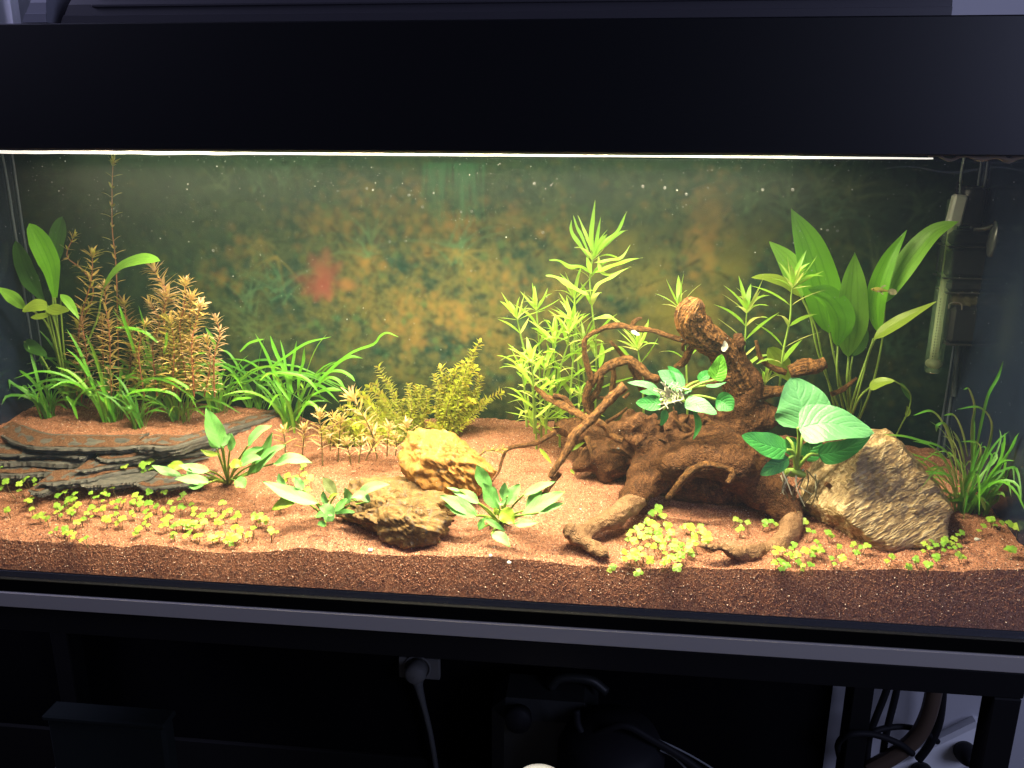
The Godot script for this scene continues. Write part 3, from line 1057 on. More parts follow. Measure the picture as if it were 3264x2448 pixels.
# A split slate: its front edge as seen from above, running back into the slope; a stepped, broken face.
func slate(front: Array, back: float, thick: float, label: String, lean := 0.0, dusted := true) -> void:
	var n := 40
	var path := smooth_path(front, n)
	var at := path[n / 2]
	var o := thing("slate", label, "slate", at - Vector3(0, thick, 0), "stacked slates holding the terrace")
	var v := PackedVector3Array()
	var idx := PackedInt32Array()
	# rings of the cross-section, front top to front bottom to back bottom to back top
	for i in n:
		var t := float(i) / (n - 1)
		var taper := clampf(minf(t, 1.0 - t) * 9.0, 0.12, 1.0)
		var p := path[i] + Vector3(0, 0, 0.003 * noise.get_noise_2d(i * 160.0, at.x * 9000))
		var h := thick * taper * (1.0 + 0.25 * noise.get_noise_2d(i * 110.0, at.z * 7000))
		var back_ := Vector3(0, lean * back, -back * (0.75 + 0.25 * taper))
		var j := func(k: int) -> float: return 0.0035 * noise.get_noise_2d(i * 220.0 + k * 999, at.x * 5000 + k * 333)
		v.append(p + back_ * 0.5 + Vector3(0, 0.001 * taper + j.call(9) * 0.3, 0))
		v.append(p + Vector3(0, 0, -0.006))
		v.append(p + Vector3(0, -h * 0.10, 0))
		v.append(p + Vector3(0, -h * 0.35, 0.001 + j.call(1)))
		v.append(p + Vector3(0, -h * 0.40, -0.005 + j.call(2)))
		v.append(p + Vector3(0, -h * 0.66, -0.002 + j.call(3)))
		v.append(p + Vector3(0, -h * 0.70, -0.008 + j.call(4)))
		v.append(p + Vector3(0, -h, -0.007 + j.call(5)))
		v.append(p + back_ + Vector3(0, -h, 0))
		v.append(p + back_ + Vector3(0, 0, 0))
	var m := 10
	for i in n - 1:
		for k in m:
			var a := i * m + k
			var b := i * m + (k + 1) % m
			idx.append_array([a, b, a + m, b, b + m, a + m])
	for e in [0, n - 1]:
		var c := v.size()
		var mid := Vector3.ZERO
		for k in m:
			mid += v[e * m + k] / m
		v.append(mid)
		for k in m:
			var a: int = e * m + k
			var b: int = e * m + (k + 1) % m
			idx.append_array([c, b, a] if e == 0 else [c, a, b])
	var flat := SurfaceTool.new()
	flat.begin(Mesh.PRIMITIVE_TRIANGLES)
	flat.set_smooth_group(-1)
	for i in idx:
		flat.add_vertex(v[i])
	flat.generate_normals()
	part("slab", flat.commit(), M.slate, o)
	if dusted:   # red silt lying on its upper side
		var sv := PackedVector3Array()
		var si := PackedInt32Array()
		for i in n:
			var p := path[i]
			for k in 5:
				var s := k / 4.0
				var q := p + Vector3(0, lean * back * s + 0.0005, -0.004 - back * 0.8 * s)
				q.y += 0.0022 * (0.02 + noise.get_noise_2d(q.x * 1500, q.z * 2500)) * (0.0 if i < 2 or i > n - 3 else 1.0)
				sv.append(q)
		for i in n - 1:
			for k in 4:
				var a := i * 5 + k
				si.append_array([a, a + 5, a + 1, a + 1, a + 5, a + 6])
		part("silt", mesh_of(sv, si), M.silt, o)


func build_slates() -> void:
	slate([Vector3(-0.9724, -0.4625, -0.2133), Vector3(-0.9122, -0.4625, -0.1751), Vector3(-0.8725, -0.4625, -0.1572), Vector3(-0.8185, -0.4625, -0.159), Vector3(-0.762, -0.4625, -0.1635), Vector3(-0.7204, -0.4625, -0.1759), Vector3(-0.7207, -0.4625, -0.1923)], 0.050, 0.012, "broad topmost slate at the left, under the grass clumps", 0.08)
	slate([Vector3(-0.7124, -0.46, -0.17), Vector3(-0.6951, -0.46, -0.1762), Vector3(-0.6527, -0.46, -0.1794), Vector3(-0.6274, -0.46, -0.2223), Vector3(-0.5851, -0.46, -0.2953), Vector3(-0.5462, -0.46, -0.349)], 0.045, 0.018, "long topmost slate slanting up behind the lance leaved plant", 0.06)
	slate([Vector3(-0.9562, -0.476, -0.1592), Vector3(-0.9216, -0.476, -0.1533), Vector3(-0.8718, -0.476, -0.1574), Vector3(-0.8344, -0.476, -0.162), Vector3(-0.796, -0.476, -0.158), Vector3(-0.7817, -0.476, -0.1684)], 0.055, 0.010, "thin grey slate below the broad top one at the left glass", 0.05)
	slate([Vector3(-0.7699, -0.478, -0.1633), Vector3(-0.7507, -0.478, -0.1559), Vector3(-0.7212, -0.478, -0.1661), Vector3(-0.6893, -0.478, -0.189), Vector3(-0.6343, -0.478, -0.233), Vector3(-0.6002, -0.478, -0.29)], 0.055, 0.010, "middle slate under the long slanting one", 0.05)
	slate([Vector3(-0.9391, -0.486, -0.144), Vector3(-0.9114, -0.486, -0.1493), Vector3(-0.8765, -0.486, -0.1575), Vector3(-0.8204, -0.486, -0.1565), Vector3(-0.7845, -0.486, -0.1707)], 0.06, 0.024, "thick dark slate low at the left glass", 0.04)
	slate([Vector3(-0.7854, -0.487, -0.1293), Vector3(-0.7642, -0.487, -0.1374), Vector3(-0.7405, -0.487, -0.1592), Vector3(-0.6912, -0.487, -0.1906), Vector3(-0.6329, -0.487, -0.2282), Vector3(-0.6058, -0.487, -0.2655)], 0.05, 0.010, "narrow slate with a pale dusted point, fourth down", 0.05)
	slate([Vector3(-0.9232, -0.499, -0.1296), Vector3(-0.8809, -0.499, -0.1329), Vector3(-0.8542, -0.499, -0.1417), Vector3(-0.8097, -0.499, -0.1508)], 0.05, 0.018, "dark bottom slate behind the two left clovers", 0.03)
	slate([Vector3(-0.828, -0.498, -0.099), Vector3(-0.7934, -0.498, -0.112), Vector3(-0.7603, -0.498, -0.1285), Vector3(-0.7337, -0.498, -0.1575), Vector3(-0.6797, -0.498, -0.1948), Vector3(-0.6232, -0.498, -0.2338)], 0.05, 0.014, "dusted low slate behind the clover carpet", 0.05)
	slate([Vector3(-0.8414, -0.508, -0.0952), Vector3(-0.8238, -0.508, -0.0905), Vector3(-0.8153, -0.508, -0.1036), Vector3(-0.8148, -0.508, -0.1247), Vector3(-0.7979, -0.508, -0.1303)], 0.04, 0.011, "small curled slate at the very bottom left", 0.03)
	slate([Vector3(-0.7012, -0.509, -0.1444), Vector3(-0.6757, -0.509, -0.1297), Vector3(-0.6504, -0.509, -0.1363), Vector3(-0.6164, -0.509, -0.1547), Vector3(-0.5954, -0.509, -0.1718)], 0.045, 0.011, "lowest right slate under the pale lance leaves", 0.03)
	slate([Vector3(-0.7728, -0.505, -0.119), Vector3(-0.7452, -0.505, -0.1259), Vector3(-0.7094, -0.505, -0.1392), Vector3(-0.6799, -0.505, -0.1518)], 0.035, 0.014, "dark slate deep in the shade behind the clovers", 0.03, false)


func build_stones() -> void:
	var o := thing("ochre_stone", "yellow ochre stone with a bright crest in the middle of the gravel", "stone", Vector3(-0.2673, -0.5236, -0.1002))
	part("crest", stone(Vector3(-0.2124, -0.4492, -0.125), Vector3(0.066, 0.043, 0.042), [[Vector3(-0.30, 1, 0.35), 0.62], [Vector3(0.25, 0.15, 1), 0.72], [Vector3(-1, 0.35, 0.5), 0.78], [Vector3(1, -0.1, 0.25), 0.85], [Vector3(0.4, 1, -0.2), 0.75]], 0.17, 2, Basis(Vector3(0, 0, 1), -0.42), 60), M.ochre, o)
	part("block", stone(Vector3(-0.2701, -0.5026, -0.078), Vector3(0.084, 0.034, 0.056), [[Vector3(-0.35, 1, 0.75), 0.62], [Vector3(0.15, 0.3, 1), 0.74], [Vector3(-1, 0.25, 0.3), 0.82], [Vector3(1, 0.15, 0.55), 0.72], [Vector3(-0.5, -0.6, 1), 0.8]], 0.22, 5, Basis(Vector3(0, 0, 1), -0.15), 60), M.ochre_dark, o)
	part("foot", stone(Vector3(-0.2479, -0.504, -0.045), Vector3(0.044, 0.030, 0.028), [[Vector3(0.3, 1, 0.5), 0.7], [Vector3(-0.2, 0.1, 1), 0.8]], 0.2, 8), M.ochre_dark, o)
	var g := thing("striped_boulder", "brown grey boulder with slanting pale stripes beside the right glass", "boulder", Vector3(0.3903, -0.5093, -0.1327))
	part("rock", stone(Vector3(0.3836, -0.4575, -0.11), Vector3(0.098, 0.084, 0.060), [[Vector3(0.05, 0.80, 1), 0.50], [Vector3(0.75, 0.95, 0.1), 0.62], [Vector3(-1, 0.35, 0.25), 0.72], [Vector3(1, 0.05, 0.2), 0.86], [Vector3(-0.65, -0.8, 0.4), 0.88], [Vector3(-0.35, 1, 0.2), 0.82], [Vector3(0.5, -0.9, 0.4), 0.92]], 0.075, 12, Basis(Vector3(0, 0, 1), -0.22), 80, 0.05, Vector3(0.42, 0.9, 0.3)), M.gneiss, g)


func bones_along(p: Array, r: Array, n: int) -> Array:
	var path := smooth_path(p, n)
	var out := []
	for i in n - 1:
		out.append([path[i], path[i + 1], along(r, float(i) / (n - 1)), along(r, float(i + 1) / (n - 1))])
	return out


func build_driftwood() -> void:
	var w := thing("driftwood", "large gnarled brown driftwood root with a bent trunk and many branches", "driftwood", Vector3(0.1812, -0.4909, -0.178))
	var b := []
	b.append_array(bones_along([Vector3(0.2135, -0.3397, -0.22), Vector3(0.2045, -0.3631, -0.22), Vector3(0.1956, -0.3908, -0.22), Vector3(0.1833, -0.4231, -0.22)], [0.020, 0.026, 0.030, 0.034], 6))
	b.append_array(bones_along([Vector3(0.1882, -0.2693, -0.2), Vector3(0.1963, -0.2992, -0.21), Vector3(0.2092, -0.3298, -0.22)], [0.006, 0.010, 0.014], 6))
	# body
	b.append_array(bones_along([Vector3(-0.0629, -0.4243, -0.24), Vector3(-0.0198, -0.4279, -0.232), Vector3(0.0284, -0.4332, -0.224), Vector3(0.0755, -0.4344, -0.216), Vector3(0.1311, -0.437, -0.208), Vector3(0.1762, -0.436, -0.2)], [0.008, 0.020, 0.024, 0.030, 0.044, 0.040], 12))
	b.append_array(bones_along([Vector3(0.0458, -0.3969, -0.22), Vector3(0.0595, -0.4275, -0.195), Vector3(0.0831, -0.4448, -0.17)], [0.010, 0.022, 0.030], 6))
	b.append_array(bones_along([Vector3(0.1184, -0.4065, -0.21), Vector3(0.1196, -0.4291, -0.185), Vector3(0.1023, -0.4439, -0.16)], [0.018, 0.030, 0.034], 6))
	b.append_array(bones_along([Vector3(0.1054, -0.4512, -0.2), Vector3(0.0775, -0.4581, -0.1533), Vector3(0.0606, -0.4684, -0.12), Vector3(0.045, -0.4855, -0.1)], [0.034, 0.027, 0.020, 0.015], 8))
	b.append_array(bones_along([Vector3(0.0195, -0.4512, -0.2), Vector3(-0.0086, -0.4566, -0.195), Vector3(-0.0288, -0.4678, -0.19)], [0.024, 0.015, 0.007], 6))
	b.append_array(bones_along([Vector3(0.0291, -0.461, -0.19), Vector3(0.011, -0.478, -0.19)], [0.021, 0.010], 4))
	b.append_array(bones_along([Vector3(0.2214, -0.3937, -0.22), Vector3(0.2025, -0.4029, -0.21), Vector3(0.1754, -0.4242, -0.2)], [0.020, 0.022, 0.03], 5))
	b.append_array(bones_along([Vector3(0.21, -0.3928, -0.22), Vector3(0.237, -0.3896, -0.22), Vector3(0.2601, -0.3865, -0.22)], [0.018, 0.018, 0.012], 4))
	var feet := []
	# the left foot, creeping to the front
	feet.append_array(bones_along([Vector3(0.0518, -0.4813, -0.1), Vector3(0.0258, -0.4927, -0.0737), Vector3(-0.0028, -0.5026, -0.0575), Vector3(-0.0263, -0.5046, -0.0462), Vector3(-0.0361, -0.4994, -0.035)], [0.0165, 0.0120, 0.0092, 0.0080, 0.0075], 9))
	feet.append_array(bones_along([Vector3(-0.0311, -0.5024, -0.038), Vector3(-0.0121, -0.5119, -0.0313), Vector3(0.0066, -0.5185, -0.0247), Vector3(0.0184, -0.5254, -0.018)], [0.0085, 0.008, 0.007, 0.004], 6))
	# the right foot: over the cave, down and round along the front
	b.append_array(bones_along([Vector3(0.1394, -0.4337, -0.2), Vector3(0.1708, -0.4272, -0.16), Vector3(0.2038, -0.4371, -0.14)], [0.040, 0.036, 0.030], 6))
	b.append_array(bones_along([Vector3(0.2047, -0.4529, -0.14), Vector3(0.2291, -0.4714, -0.13), Vector3(0.2534, -0.4817, -0.1167), Vector3(0.2637, -0.491, -0.1)], [0.027, 0.022, 0.018, 0.0145], 8))
	feet.append_array(bones_along([Vector3(0.2637, -0.491, -0.1), Vector3(0.261, -0.5044, -0.08), Vector3(0.2463, -0.5149, -0.0633), Vector3(0.2227, -0.5223, -0.05), Vector3(0.1986, -0.5189, -0.0367), Vector3(0.1694, -0.5091, -0.0267), Vector3(0.14, -0.503, -0.02)], [0.0150, 0.0135, 0.0115, 0.0098, 0.0085, 0.0072, 0.0045], 14))
	b.append_array(bones_along([Vector3(0.2386, -0.4608, -0.14), Vector3(0.2513, -0.4623, -0.13), Vector3(0.2615, -0.4701, -0.12)], [0.016, 0.012, 0.006], 4))
	# the back wall of the cave and the lip that shades it
	b.append_array(bones_along([Vector3(0.1047, -0.4753, -0.17), Vector3(0.139, -0.4762, -0.1667), Vector3(0.1747, -0.477, -0.1633), Vector3(0.2047, -0.478, -0.16)], [0.024, 0.030, 0.030, 0.022], 6))
	b.append_array(bones_along([Vector3(0.1102, -0.4338, -0.13), Vector3(0.1403, -0.4211, -0.125), Vector3(0.1706, -0.4215, -0.12), Vector3(0.1964, -0.4332, -0.115)], [0.026, 0.024, 0.022, 0.020], 6))
	# stubs on the back of the body
	for s in [[Vector3(0.0636, -0.4183, -0.17), Vector3(0.045, -0.4075, -0.17), Vector3(0.0321, -0.4013, -0.17)], [Vector3(0.0586, -0.3877, -0.17), Vector3(0.0464, -0.3978, -0.17), Vector3(0.0339, -0.4003, -0.17)], [Vector3(0.0723, -0.4102, -0.17), Vector3(0.0751, -0.3947, -0.17), Vector3(0.078, -0.3812, -0.17)], [Vector3(0.0963, -0.4088, -0.18), Vector3(0.1006, -0.3893, -0.18), Vector3(0.107, -0.3756, -0.18)], [Vector3(0.0899, -0.4136, -0.16), Vector3(0.0614, -0.4168, -0.16), Vector3(0.0432, -0.4118, -0.16)], [Vector3(0.1513, -0.3919, -0.2), Vector3(0.1604, -0.3916, -0.2), Vector3(0.1714, -0.394, -0.2)], [Vector3(0.1682, -0.4523, -0.2), Vector3(0.1525, -0.4371, -0.2), Vector3(0.1373, -0.4298, -0.2)]]:
		b.append_array(bones_along(s, [0.0125, 0.0088, 0.0048], 5))
	part("root_body", wood_mesh(b, 0.0034, 0.010), M.wood, w)
	part("silted_roots", wood_mesh(feet, 0.0030, 0.008), M.silted, w)
	part("bent_trunk", tube([Vector3(0.1286, -0.2064, -0.155), Vector3(0.1258, -0.2111, -0.155), Vector3(0.1198, -0.222, -0.1583), Vector3(0.1192, -0.2381, -0.165), Vector3(0.1351, -0.2584, -0.175), Vector3(0.1562, -0.274, -0.1867), Vector3(0.173, -0.2913, -0.2), Vector3(0.1827, -0.3114, -0.2067), Vector3(0.1941, -0.3317, -0.2133), Vector3(0.2079, -0.3523, -0.22)], [0.0030, 0.0125, 0.0190, 0.0205, 0.0210, 0.0200, 0.0200, 0.0200, 0.0215, 0.024], 64, 150, 0.07, 3, 0.17), M.branch, w)
	part("broken_spur", tube([Vector3(0.1899, -0.2677, -0.2), Vector3(0.1935, -0.2837, -0.2033), Vector3(0.1998, -0.3054, -0.21), Vector3(0.2109, -0.333, -0.22)], [0.0025, 0.0062, 0.0085, 0.011], 20, 50, 0.12, 5, 0.25), M.branch, w)
	# branches thin enough to be swept
	var br := [
		[[Vector3(0.1135, -0.2676, -0.17), Vector3(0.0947, -0.263, -0.1736), Vector3(0.0684, -0.2563, -0.1773), Vector3(0.0435, -0.2548, -0.1809), Vector3(0.0243, -0.252, -0.1845), Vector3(0.0052, -0.2559, -0.1882), Vector3(-0.008, -0.2638, -0.1909), Vector3(-0.0213, -0.2723, -0.1927), Vector3(-0.0248, -0.2837, -0.1945), Vector3(-0.022, -0.3061, -0.1964), Vector3(-0.0169, -0.3238, -0.1982), Vector3(-0.0135, -0.3369, -0.2)], [0.0036, 0.0038, 0.0042, 0.0042, 0.0036, 0.0038, 0.0040, 0.0045]],
		[[Vector3(0.0394, -0.2576, -0.19), Vector3(0.0435, -0.2484, -0.19), Vector3(0.0492, -0.2429, -0.19), Vector3(0.055, -0.242, -0.19)], [0.0034, 0.0034, 0.0026, 0.0016]],
		[[Vector3(0.0825, -0.3279, -0.18), Vector3(0.0676, -0.3234, -0.1844), Vector3(0.0522, -0.3111, -0.1889), Vector3(0.0415, -0.304, -0.1933), Vector3(0.0237, -0.3089, -0.1978), Vector3(0.0059, -0.3206, -0.2011), Vector3(-0.009, -0.3361, -0.2033), Vector3(-0.0177, -0.3532, -0.2056), Vector3(-0.0204, -0.3702, -0.2078), Vector3(-0.0185, -0.3856, -0.21)], [0.0052, 0.006, 0.0062, 0.0068, 0.0060, 0.0062, 0.0055, 0.0050]],
		[[Vector3(0.0121, -0.2808, -0.21), Vector3(0.0216, -0.2907, -0.21), Vector3(0.0327, -0.303, -0.21), Vector3(0.0422, -0.3106, -0.21)], [0.0020, 0.0032, 0.0036]],
		[[Vector3(0.0437, -0.3106, -0.21), Vector3(0.049, -0.324, -0.2133), Vector3(0.0558, -0.3375, -0.2167), Vector3(0.0629, -0.3544, -0.22)], [0.0056, 0.006, 0.0072]],
		[[Vector3(0.0169, -0.3257, -0.24), Vector3(0.0199, -0.342, -0.24), Vector3(0.0182, -0.3603, -0.24), Vector3(0.0174, -0.382, -0.24)], [0.0040, 0.0042, 0.0045]],
		[[Vector3(-0.1017, -0.3523, -0.22), Vector3(-0.0788, -0.3606, -0.19), Vector3(-0.0524, -0.3647, -0.16), Vector3(-0.029, -0.37, -0.14), Vector3(-0.0123, -0.3721, -0.12)], [0.0026, 0.0044, 0.0048, 0.0056, 0.0062]],
		[[Vector3(-0.0669, -0.3533, -0.17), Vector3(-0.0516, -0.3567, -0.17), Vector3(-0.0438, -0.3643, -0.17), Vector3(-0.0376, -0.3721, -0.17)], [0.0034, 0.0040, 0.0044]],
		[[Vector3(0.033, -0.3174, -0.11), Vector3(0.0153, -0.3347, -0.1057), Vector3(-0.0011, -0.3534, -0.1014), Vector3(-0.0175, -0.3698, -0.0943), Vector3(-0.0312, -0.381, -0.0857), Vector3(-0.0403, -0.3994, -0.0771), Vector3(-0.0495, -0.4147, -0.0686), Vector3(-0.0627, -0.4347, -0.06)], [0.0066, 0.0066, 0.0062, 0.0058, 0.0066, 0.0056, 0.0052, 0.0036]],
		[[Vector3(-0.0495, -0.4309, -0.07), Vector3(-0.0592, -0.4433, -0.0633), Vector3(-0.0671, -0.4538, -0.0567), Vector3(-0.0716, -0.4585, -0.05)], [0.0040, 0.0036, 0.0028]],
		[[Vector3(0.0016, -0.3284, -0.2), Vector3(-0.0023, -0.3513, -0.2067), Vector3(-0.0127, -0.3716, -0.2133), Vector3(-0.0138, -0.3903, -0.22)], [0.004, 0.005, 0.006]],
		[[Vector3(0.035, -0.3625, -0.2), Vector3(0.0423, -0.3542, -0.2)], [0.003, 0.002]],
		[[Vector3(-0.005, -0.367, -0.21), Vector3(0.0136, -0.3663, -0.21), Vector3(0.0199, -0.3669, -0.21)], [0.0022, 0.002]],
		[[Vector3(0.1068, -0.3137, -0.2), Vector3(0.1162, -0.3039, -0.1933), Vector3(0.1207, -0.2897, -0.1867), Vector3(0.1265, -0.2756, -0.18)], [0.0050, 0.0052, 0.0048, 0.0038]],
		[[Vector3(0.1185, -0.2737, -0.19), Vector3(0.1137, -0.2784, -0.19), Vector3(0.1142, -0.2876, -0.19)], [0.003, 0.0028, 0.002]],
		[[Vector3(0.1162, -0.3363, -0.17), Vector3(0.1363, -0.3294, -0.17), Vector3(0.1578, -0.3247, -0.17), Vector3(0.1803, -0.3155, -0.17)], [0.0052, 0.0050, 0.0044, 0.0028]],
		[[Vector3(-0.0626, -0.4187, -0.2), Vector3(-0.0936, -0.4338, -0.188), Vector3(-0.1264, -0.4369, -0.176), Vector3(-0.1361, -0.444, -0.162), Vector3(-0.1416, -0.4638, -0.146), Vector3(-0.1488, -0.4734, -0.13)], [0.0044, 0.0036, 0.0030, 0.0024, 0.0018, 0.0012]],
		[[Vector3(-0.0022, -0.3865, -0.16), Vector3(0.0101, -0.394, -0.16), Vector3(0.0181, -0.4064, -0.16), Vector3(0.0334, -0.4138, -0.16)], [0.005, 0.005, 0.0058]],
		[[Vector3(0.0964, -0.4733, -0.1), Vector3(0.1089, -0.4542, -0.0964), Vector3(0.1209, -0.4336, -0.0929), Vector3(0.1366, -0.4195, -0.0893), Vector3(0.1594, -0.417, -0.0857), Vector3(0.1759, -0.4221, -0.0821), Vector3(0.1775, -0.4287, -0.0786), Vector3(0.171, -0.4366, -0.075)], [0.0036, 0.0046, 0.0050, 0.0048, 0.0046, 0.0044, 0.0046, 0.0036]],
		[[Vector3(0.2674, -0.3192, -0.21), Vector3(0.2819, -0.3127, -0.21), Vector3(0.3002, -0.3081, -0.21), Vector3(0.3146, -0.3016, -0.21)], [0.0085, 0.0115, 0.0105, 0.0080]],
		[[Vector3(0.218, -0.2762, -0.22), Vector3(0.2279, -0.303, -0.22), Vector3(0.2441, -0.3146, -0.22), Vector3(0.2639, -0.3221, -0.22)], [0.0026, 0.0036, 0.0040, 0.0050]],
		[[Vector3(0.2226, -0.3564, -0.22), Vector3(0.2416, -0.3515, -0.22), Vector3(0.2625, -0.3487, -0.22), Vector3(0.2827, -0.3397, -0.22)], [0.0105, 0.009, 0.007, 0.006]],
		[[Vector3(0.3324, -0.3552, -0.23), Vector3(0.3487, -0.3464, -0.23), Vector3(0.3657, -0.3284, -0.23)], [0.0040, 0.0036, 0.0022]],
		[[Vector3(0.1891, -0.4121, -0.2), Vector3(0.1911, -0.3994, -0.2), Vector3(0.1913, -0.389, -0.2)], [0.0025, 0.0022]],
		[[Vector3(0.3032, -0.4416, -0.1), Vector3(0.3217, -0.4495, -0.1), Vector3(0.3317, -0.4441, -0.1), Vector3(0.3396, -0.4359, -0.1)], [0.0034, 0.0036, 0.0030, 0.0022]],
	]
	# fine rootlets all over the crown of the root
	for k in 34:
		var a := Vector3(-0.0191, -0.4208, -0.2).lerp(Vector3(0.1739, -0.4207, -0.19), rng.randf()) + Vector3(0, rng.randf_range(-0.02, 0.03), rng.randf_range(0.0, 0.03))
		var d := Vector3(rng.randf_range(-1, 1), rng.randf_range(-0.3, 0.8), rng.randf_range(-0.2, 0.7)).normalized() * rng.randf_range(0.02, 0.055)
		br.append([[a, a + d * 0.5 + Vector3(0, rng.randf_range(-0.006, 0.008), 0), a + d + Vector3(rng.randf_range(-0.01, 0.01), rng.randf_range(-0.016, 0.008), 0)], [rng.randf_range(0.003, 0.0055), rng.randf_range(0.002, 0.0035), 0.0011]])
	for i in br.size():
		part("branch", tube(br[i][0], br[i][1], 10, 56, 0.42, i, 0.12), M.branch, w)


func blade_leaf(parent: Node3D, m: Material, p: Array, width: float, kind: String, stalk: Array = [], stalk_r := 0.0014, face := Vector3(0, 0.45, 0.9), fold := 0.16, wave := 0.05) -> void:
	var l := part("leaf", leaf(p, width, kind, face, fold, wave, 18, 8), m, parent)
	if stalk.size():
		part("stalk", tube(stalk, [stalk_r * 1.3, stalk_r], 6, 12), M.stalk, l)


func build_sword_plants() -> void:
	var o := thing("sword_plant", "tall broad leaved sword plant in the left rear corner", "water plant", Vector3(-0.9188, -0.4559, -0.3324))
	var root := Vector3(-0.9153, -0.4542, -0.3274)
	blade_leaf(o, M.sword[0], [Vector3(-0.8941, -0.2558, -0.3), Vector3(-0.8901, -0.2078, -0.295), Vector3(-0.8979, -0.1663, -0.29), Vector3(-0.909, -0.1348, -0.285)], 0.0344, "tongue", [root, Vector3(-0.9042, -0.3392, -0.31), Vector3(-0.8941, -0.2558, -0.3)], 0.0014, Vector3(0.2, 0.5, 0.9))
	blade_leaf(o, M.sword[2], [Vector3(-0.9147, -0.2241, -0.33), Vector3(-0.9021, -0.1717, -0.335), Vector3(-0.8877, -0.1282, -0.34)], 0.0328, "tongue", [root, Vector3(-0.9136, -0.2978, -0.32), Vector3(-0.9147, -0.2241, -0.33)])
	blade_leaf(o, M.sword[2], [Vector3(-0.9292, -0.2657, -0.32), Vector3(-0.9568, -0.225, -0.33), Vector3(-0.9775, -0.1693, -0.34)], 0.0311, "tongue", [root, Vector3(-0.9309, -0.3225, -0.33), Vector3(-0.9292, -0.2657, -0.32)])
	blade_leaf(o, M.sword[1], [Vector3(-0.9365, -0.2722, -0.28), Vector3(-0.9423, -0.2507, -0.265), Vector3(-0.9544, -0.232, -0.25)], 0.0220, "lance", [root, Vector3(-0.9099, -0.3152, -0.3), Vector3(-0.9214, -0.275, -0.28), Vector3(-0.9365, -0.2722, -0.28)])
	blade_leaf(o, M.sword[3], [Vector3(-0.8876, -0.2638, -0.27), Vector3(-0.9053, -0.2628, -0.2625), Vector3(-0.9222, -0.2711, -0.255)], 0.0239, "oval", [root, Vector3(-0.8916, -0.3124, -0.29), Vector3(-0.8876, -0.2638, -0.27)], 0.0014, Vector3(0.1, 0.8, 0.8))
	blade_leaf(o, M.sword[3], [Vector3(-0.889, -0.2659, -0.27), Vector3(-0.8671, -0.2691, -0.2625), Vector3(-0.8426, -0.268, -0.255)], 0.0214, "oval", [root, Vector3(-0.8984, -0.3126, -0.29), Vector3(-0.889, -0.2659, -0.27)], 0.0014, Vector3(0, 0.8, 0.7))
	blade_leaf(o, M.sword[1], [Vector3(-0.8764, -0.2484, -0.29), Vector3(-0.8598, -0.2617, -0.285), Vector3(-0.8437, -0.2866, -0.28)], 0.0141, "lance", [root, Vector3(-0.8895, -0.3146, -0.3), Vector3(-0.8764, -0.2484, -0.29)], 0.0012, Vector3(0.4, 0.5, 0.8))
	blade_leaf(o, M.sword[1], [Vector3(-0.802, -0.2531, -0.28), Vector3(-0.7851, -0.2247, -0.2725), Vector3(-0.7493, -0.1955, -0.265), Vector3(-0.7122, -0.1838, -0.2575), Vector3(-0.6783, -0.185, -0.25)], 0.0290, "tongue", [root, Vector3(-0.8619, -0.3574, -0.3), Vector3(-0.8194, -0.289, -0.29), Vector3(-0.802, -0.2531, -0.28)], 0.0014, Vector3(-0.2, 0.9, 0.6))
	blade_leaf(o, M.sword[2], [Vector3(-0.9676, -0.3345, -0.31), Vector3(-0.94, -0.3411, -0.295), Vector3(-0.9086, -0.3495, -0.28)], 0.0213, "oval", [root, Vector3(-0.945, -0.3515, -0.31), Vector3(-0.9676, -0.3345, -0.31)])
	blade_leaf(o, M.sword[3], [Vector3(-0.9131, -0.2812, -0.26), Vector3(-0.893, -0.2786, -0.26), Vector3(-0.8725, -0.2729, -0.26)], 0.0102, "lance")

	o = thing("sword_plant", "tall broad leaved sword plant in front of the heater on the right", "water plant", Vector3(0.4153, -0.4767, -0.3979))
	root = Vector3(0.4135, -0.4746, -0.3918)
	var base: Vector3 = root
	var st := func(p: Array) -> Array: return [base + Vector3(rng.randf_range(-0.012, 0.012), 0, rng.randf_range(-0.006, 0.006))] + p
	blade_leaf(o, M.sword[0], [Vector3(0.3459, -0.2849, -0.325), Vector3(0.3309, -0.2294, -0.32), Vector3(0.3004, -0.1535, -0.315), Vector3(0.2682, -0.0978, -0.31)], 0.0562, "lance", st.call([Vector3(0.3614, -0.3363, -0.325), Vector3(0.3459, -0.2849, -0.325)]), 0.0016, Vector3(-0.1, 0.5, 0.9))
	blade_leaf(o, M.sword[1], [Vector3(0.3023, -0.2328, -0.335), Vector3(0.2789, -0.1827, -0.3325), Vector3(0.2452, -0.1481, -0.33)], 0.0319, "lance", st.call([Vector3(0.3425, -0.3285, -0.335), Vector3(0.3272, -0.279, -0.335), Vector3(0.3023, -0.2328, -0.335)]), 0.0014, Vector3(-0.3, 0.5, 0.9))
	blade_leaf(o, M.sword[3], [Vector3(0.2922, -0.2247, -0.3), Vector3(0.264, -0.2043, -0.2967), Vector3(0.2391, -0.1972, -0.2933), Vector3(0.2164, -0.1966, -0.29)], 0.0217, "lance", st.call([Vector3(0.3321, -0.3225, -0.31), Vector3(0.3117, -0.2593, -0.31), Vector3(0.2945, -0.2264, -0.31)]), 0.0014, Vector3(-0.1, 0.9, 0.6))
	blade_leaf(o, M.sword[1], [Vector3(0.3682, -0.3131, -0.29), Vector3(0.3643, -0.2631, -0.285), Vector3(0.359, -0.2094, -0.28), Vector3(0.3555, -0.1554, -0.275)], 0.0567, "lance", st.call([Vector3(0.3741, -0.3615, -0.3), Vector3(0.3711, -0.3155, -0.3)]), 0.0018, Vector3(0.25, 0.55, 0.85))
